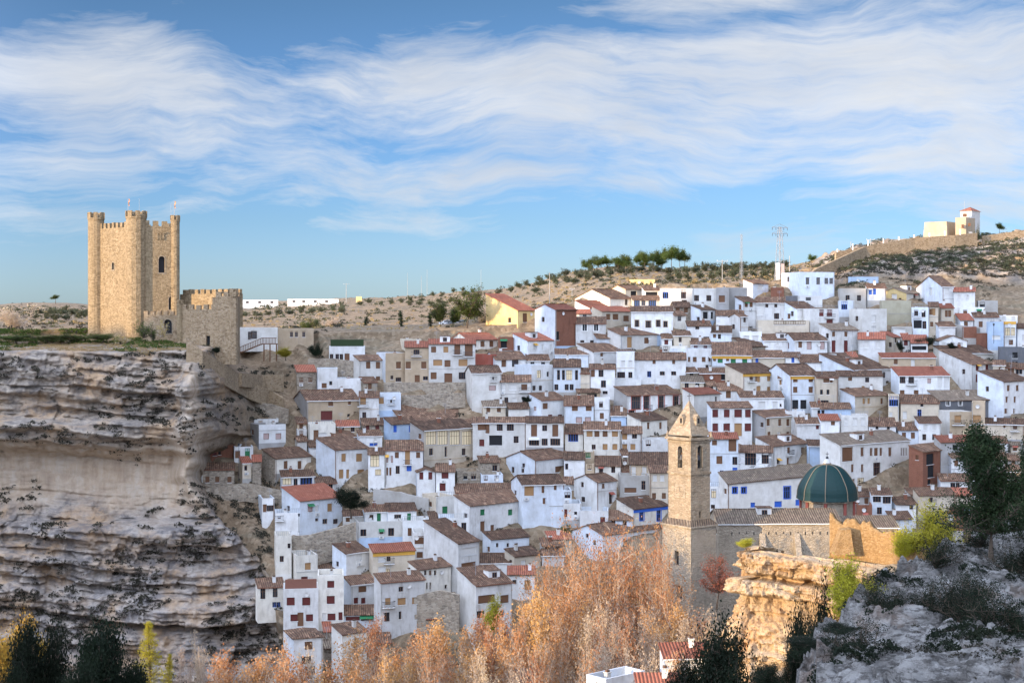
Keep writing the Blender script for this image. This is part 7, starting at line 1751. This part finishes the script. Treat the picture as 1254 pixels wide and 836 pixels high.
# ================================================================ LABELS for the houses
WN = dict(whitewarm='creamy white', whitecool='bluish white', whiteworn='weathered white', white='white', offwhite='off-white', palest='bright white', cream='cream', tan='tan', yellow='yellow', khaki='khaki', grey='grey', blue='pale blue', redwall='red', slate='slate-grey', cement='grey cement', stone='stone', rubble='rubble stone', brick='brick', speckle='dotted white', ashlardark='sandstone')
RN = dict(brown='brown', red='red', greyr='grey-brown')
for h in HOUSES:
    o = h['o']; o['category'] = 'church' if h.get('special') else 'house'
    if h.get('special'): o['label'] = h['label']; continue
    o['group'] = 'houses of the hillside town'
LMS = [h for h in HOUSES if h['lm']]
used = {}
def basic(h):
    st = 'low ' if h['hn'] < 3 and h['rk'] == 'f' else ('tall ' if h['hn'] > 7.5 else ('narrow ' if h['w'] < 14 else ('wide ' if h['w'] > 40 else '')))
    rf = 'flat-roofed ' if h['rk'] == 'f' else ''
    t = st+rf+WN[h['wall']]+' house'
    if h['roof']: t += ' with '+RN[h['roof']]+' roof'
    return t
pend = {}
for h in HOUSES:
    if h.get('special'): continue
    if h['label']: h['o']['label'] = h['label']; continue
    if h['lm']:
        h['o']['label'] = h['lm']+', '+basic(h).replace(' house', '')+(' and %d openings' % h['nw'] if h['nw'] else ''); continue
    best = min(LMS, key=lambda l: math.hypot(l['px']-h['px'], (l['py']-h['py'])*1.3)); dx, dy = h['px']-best['px'], h['py']-best['py']
    dr_ = ('right of' if dx > 0 else 'left of') if abs(dx) > abs(dy)*1.2 else ('below' if dy > 0 else 'above')
    pend.setdefault((best['lm'], dr_), []).append((math.hypot(dx, dy), h))
for (lm, dr_), lst in pend.items():
    lst.sort(key=lambda a: a[0])
    for i, (d_, h) in enumerate(lst):
        h['o']['label'] = (basic(h)+', '+(('' if len(lst) == 1 else ORD[i]+' ')+dr_)+' the '+lm)
seen = {}
for h in HOUSES:
    l = h['o']['label']; 
    if l in seen: print('DUP', l)
    if len(l.split()) > 16: h['o']['label'] = l = ' '.join(l.split()[:16]); print('LONG', l)
    seen[l] = 1
# ================================================================ CAMERA, SUN, SKY
cam = bpy.data.cameras.new('camera'); co = bpy.data.objects.new('camera', cam); C.objects.link(co)
cam.lens = 36*FPX/1254.0; cam.sensor_width = 36; cam.shift_y = -(418-HYP)/1254.0; cam.clip_start = .5; cam.clip_end = 30000
co.location = (0, 0, 0); co.rotation_euler = (math.radians(90), 0, 0); bpy.context.scene.camera = co
sun = bpy.data.lights.new('sun', 'SUN'); so = bpy.data.objects.new('sun', sun); C.objects.link(so)
sun.energy = 2.0; sun.angle = math.radians(.5); sun.color = (1.0, .73, .43)
ts = Vector((SH[0], SH[1], TE)).normalized(); so.rotation_euler = ts.to_track_quat('Z', 'Y').to_euler(); so.location = (-60, -50, 60)
w = bpy.data.worlds.new('World'); bpy.context.scene.world = w; w.use_nodes = True; nt = w.node_tree; bg = nt.nodes['Background']
sk = N(nt, 'ShaderNodeTexSky'); sk.sky_type = 'NISHITA'; sk.sun_disc = False; sk.sun_elevation = SE; sk.sun_rotation = math.atan2(SH[0], SH[1])
sk.air_density = 1.0; sk.dust_density = .6; sk.ozone_density = 2.0; sk.altitude = 600
tc = N(nt, 'ShaderNodeTexCoord'); vn = N(nt, 'ShaderNodeVectorMath', operation='NORMALIZE'); L(nt, tc.outputs['Generated'], vn.inputs[0]); dv = vn.outputs[0]
sx = N(nt, 'ShaderNodeSeparateXYZ'); L(nt, dv, sx.inputs[0])
wn = N(nt, 'ShaderNodeTexNoise'); wn.inputs['Scale'].default_value = 5; wn.inputs['Detail'].default_value = 4; L(nt, dv, wn.inputs['Vector'])
wa = N(nt, 'ShaderNodeVectorMath', operation='MULTIPLY_ADD'); L(nt, wn.outputs['Color'], wa.inputs[0]); wa.inputs[1].default_value = (.16, .1, .09); L(nt, dv, wa.inputs[2])
mp = N(nt, 'ShaderNodeMapping'); mp.inputs['Rotation'].default_value = (0, math.radians(-15), 0); mp.inputs['Scale'].default_value = (6, 6, 20); L(nt, wa.outputs[0], mp.inputs[0])
n1 = N(nt, 'ShaderNodeTexNoise'); n1.inputs['Scale'].default_value = 1.0; n1.inputs['Detail'].default_value = 9; n1.inputs['Roughness'].default_value = .58; L(nt, mp.outputs[0], n1.inputs['Vector'])
mp2 = N(nt, 'ShaderNodeMapping'); mp2.inputs['Rotation'].default_value = (0, math.radians(-28), 0); mp2.inputs['Scale'].default_value = (11, 11, 75); L(nt, wa.outputs[0], mp2.inputs[0])
n2 = N(nt, 'ShaderNodeTexNoise'); n2.inputs['Scale'].default_value = 1.0; n2.inputs['Detail'].default_value = 8; n2.inputs['Roughness'].default_value = .65; L(nt, mp2.outputs[0], n2.inputs['Vector'])
acc = None
for (cx, cy, wx, wy, am) in [(110, 110, 190, 52, .60), (200, 70, 120, 30, .3), (70, 205, 190, 34, .42), (330, 165, 160, 60, .32), (600, 120, 300, 75, .50), (560, 210, 180, 25, .32), (470, 285, 170, 22, .38), (930, 80, 200, 55, .55), (860, 10, 160, 26, .5), (1130, 120, 240, 110, .62), (1000, 180, 300, 60, .50), (1230, 240, 160, 40, .35), (850, 222, 110, 14, .4), (760, 60, 60, 30, .3), (420, 230, 260, 30, .22), (40, 270, 160, 14, .25)]:
    X0 = (cx-CXP)/FPX; Z0 = (HYP-cy)/FPX
    a = mth(nt, 'DIVIDE', mth(nt, 'SUBTRACT', sx.outputs[0], X0), wx/FPX); b_ = mth(nt, 'DIVIDE', mth(nt, 'SUBTRACT', sx.outputs[2], Z0), wy/FPX)
    g = mth(nt, 'MULTIPLY', mth(nt, 'EXPONENT', mth(nt, 'MULTIPLY', mth(nt, 'ADD', mth(nt, 'MULTIPLY', a, a), mth(nt, 'MULTIPLY', b_, b_)), -1.0)), am)
    acc = g if acc is None else mth(nt, 'MAXIMUM', mth(nt, 'ADD', mth(nt, 'MULTIPLY', acc, .6), mth(nt, 'MULTIPLY', g, .6)), mth(nt, 'MAXIMUM', acc, g))
gap = None
for (cx, cy, wx, wy, am) in [(25, 25, 110, 55, .75), (330, 30, 110, 34, .5), (560, 22, 170, 38, .7), (700, 190, 120, 16, .3), (250, 320, 300, 34, .6), (560, 320, 300, 40, .5), (900, 265, 200, 22, .4), (20, 150, 90, 12, .3)]:
    X0 = (cx-CXP)/FPX; Z0 = (HYP-cy)/FPX
    a = mth(nt, 'DIVIDE', mth(nt, 'SUBTRACT', sx.outputs[0], X0), wx/FPX); b_ = mth(nt, 'DIVIDE', mth(nt, 'SUBTRACT', sx.outputs[2], Z0), wy/FPX)
    g = mth(nt, 'MULTIPLY', mth(nt, 'EXPONENT', mth(nt, 'MULTIPLY', mth(nt, 'ADD', mth(nt, 'MULTIPLY', a, a), mth(nt, 'MULTIPLY', b_, b_)), -1.0)), am)
    gap = g if gap is None else mth(nt, 'ADD', gap, g)
acc = mth(nt, 'ADD', mth(nt, 'SUBTRACT', acc, mth(nt, 'MULTIPLY', gap, .85)), .07)
den = mth(nt, 'ADD', mth(nt, 'ADD', acc, mth(nt, 'MULTIPLY', mth(nt, 'SUBTRACT', n1.outputs['Fac'], .5), 1.9)), mth(nt, 'MULTIPLY', mth(nt, 'SUBTRACT', n2.outputs['Fac'], .5), 1.5))
cf = ramp(nt, den, [(.0, 0), (.26, .30), (.60, .72), (1.0, .96)])
hz_ = N(nt, 'ShaderNodeMapRange'); hz_.inputs[1].default_value = .015; hz_.inputs[2].default_value = .06; L(nt, sx.outputs[2], hz_.inputs[0]); cf = mth(nt, 'MULTIPLY', cf, hz_.outputs[0])
tint = ramp(nt, sx.outputs[2], [(.0, (.245, .37, .76)), (.03, (.225, .32, .62)), (.06, (.195, .28, .50)), (.2, (.148, .198, .28)), (.5, (.15, .20, .32))])
sd = N(nt, 'ShaderNodeVectorMath', operation='DOT_PRODUCT'); L(nt, dv, sd.inputs[0]); sd.inputs[1].default_value = (SH[0], SH[1], 0)
bk = N(nt, 'ShaderNodeMapRange', interpolation_type='SMOOTHSTEP'); bk.inputs[1].default_value = -.45; bk.inputs[2].default_value = .15; L(nt, sd.outputs['Value'], bk.inputs[0]); bk = bk.outputs[0]
skc = mixc(nt, 1.0, sk.outputs[0], tint, 'MULTIPLY')
thick = ramp(nt, n1.outputs['Fac'], [(.45, (1.80, 1.83, 1.88)), (.8, (1.15, 1.26, 1.45))])
thick = mixc(nt, bk, thick, (6.1, 6.9, 8.7)); skc = mixc(nt, bk, skc, mixc(nt, 1.0, skc, (3.0, 3.2, 3.6), 'MULTIPLY'))  # unseen sky towards the sun brightened as fill for the shaded town
cf = mth(nt, 'MAXIMUM', cf, mth(nt, 'MULTIPLY', bk, .8)); fin = mixc(nt, cf, skc, thick)
L(nt, fin, bg.inputs['Color']); bg.inputs['Strength'].default_value = .13
sc = bpy.context.scene; sc.view_settings.view_transform = 'Standard'; sc.view_settings.look = 'None'; sc.view_settings.gamma = 1; sc.view_settings.exposure = 1.9
sc.render.engine = 'CYCLES'
print('objects', len(bpy.data.objects), 'houses', len(HOUSES), 'olives', no, 'tris', sum(len(o.data.polygons) for o in bpy.data.objects if o.type == 'MESH'))
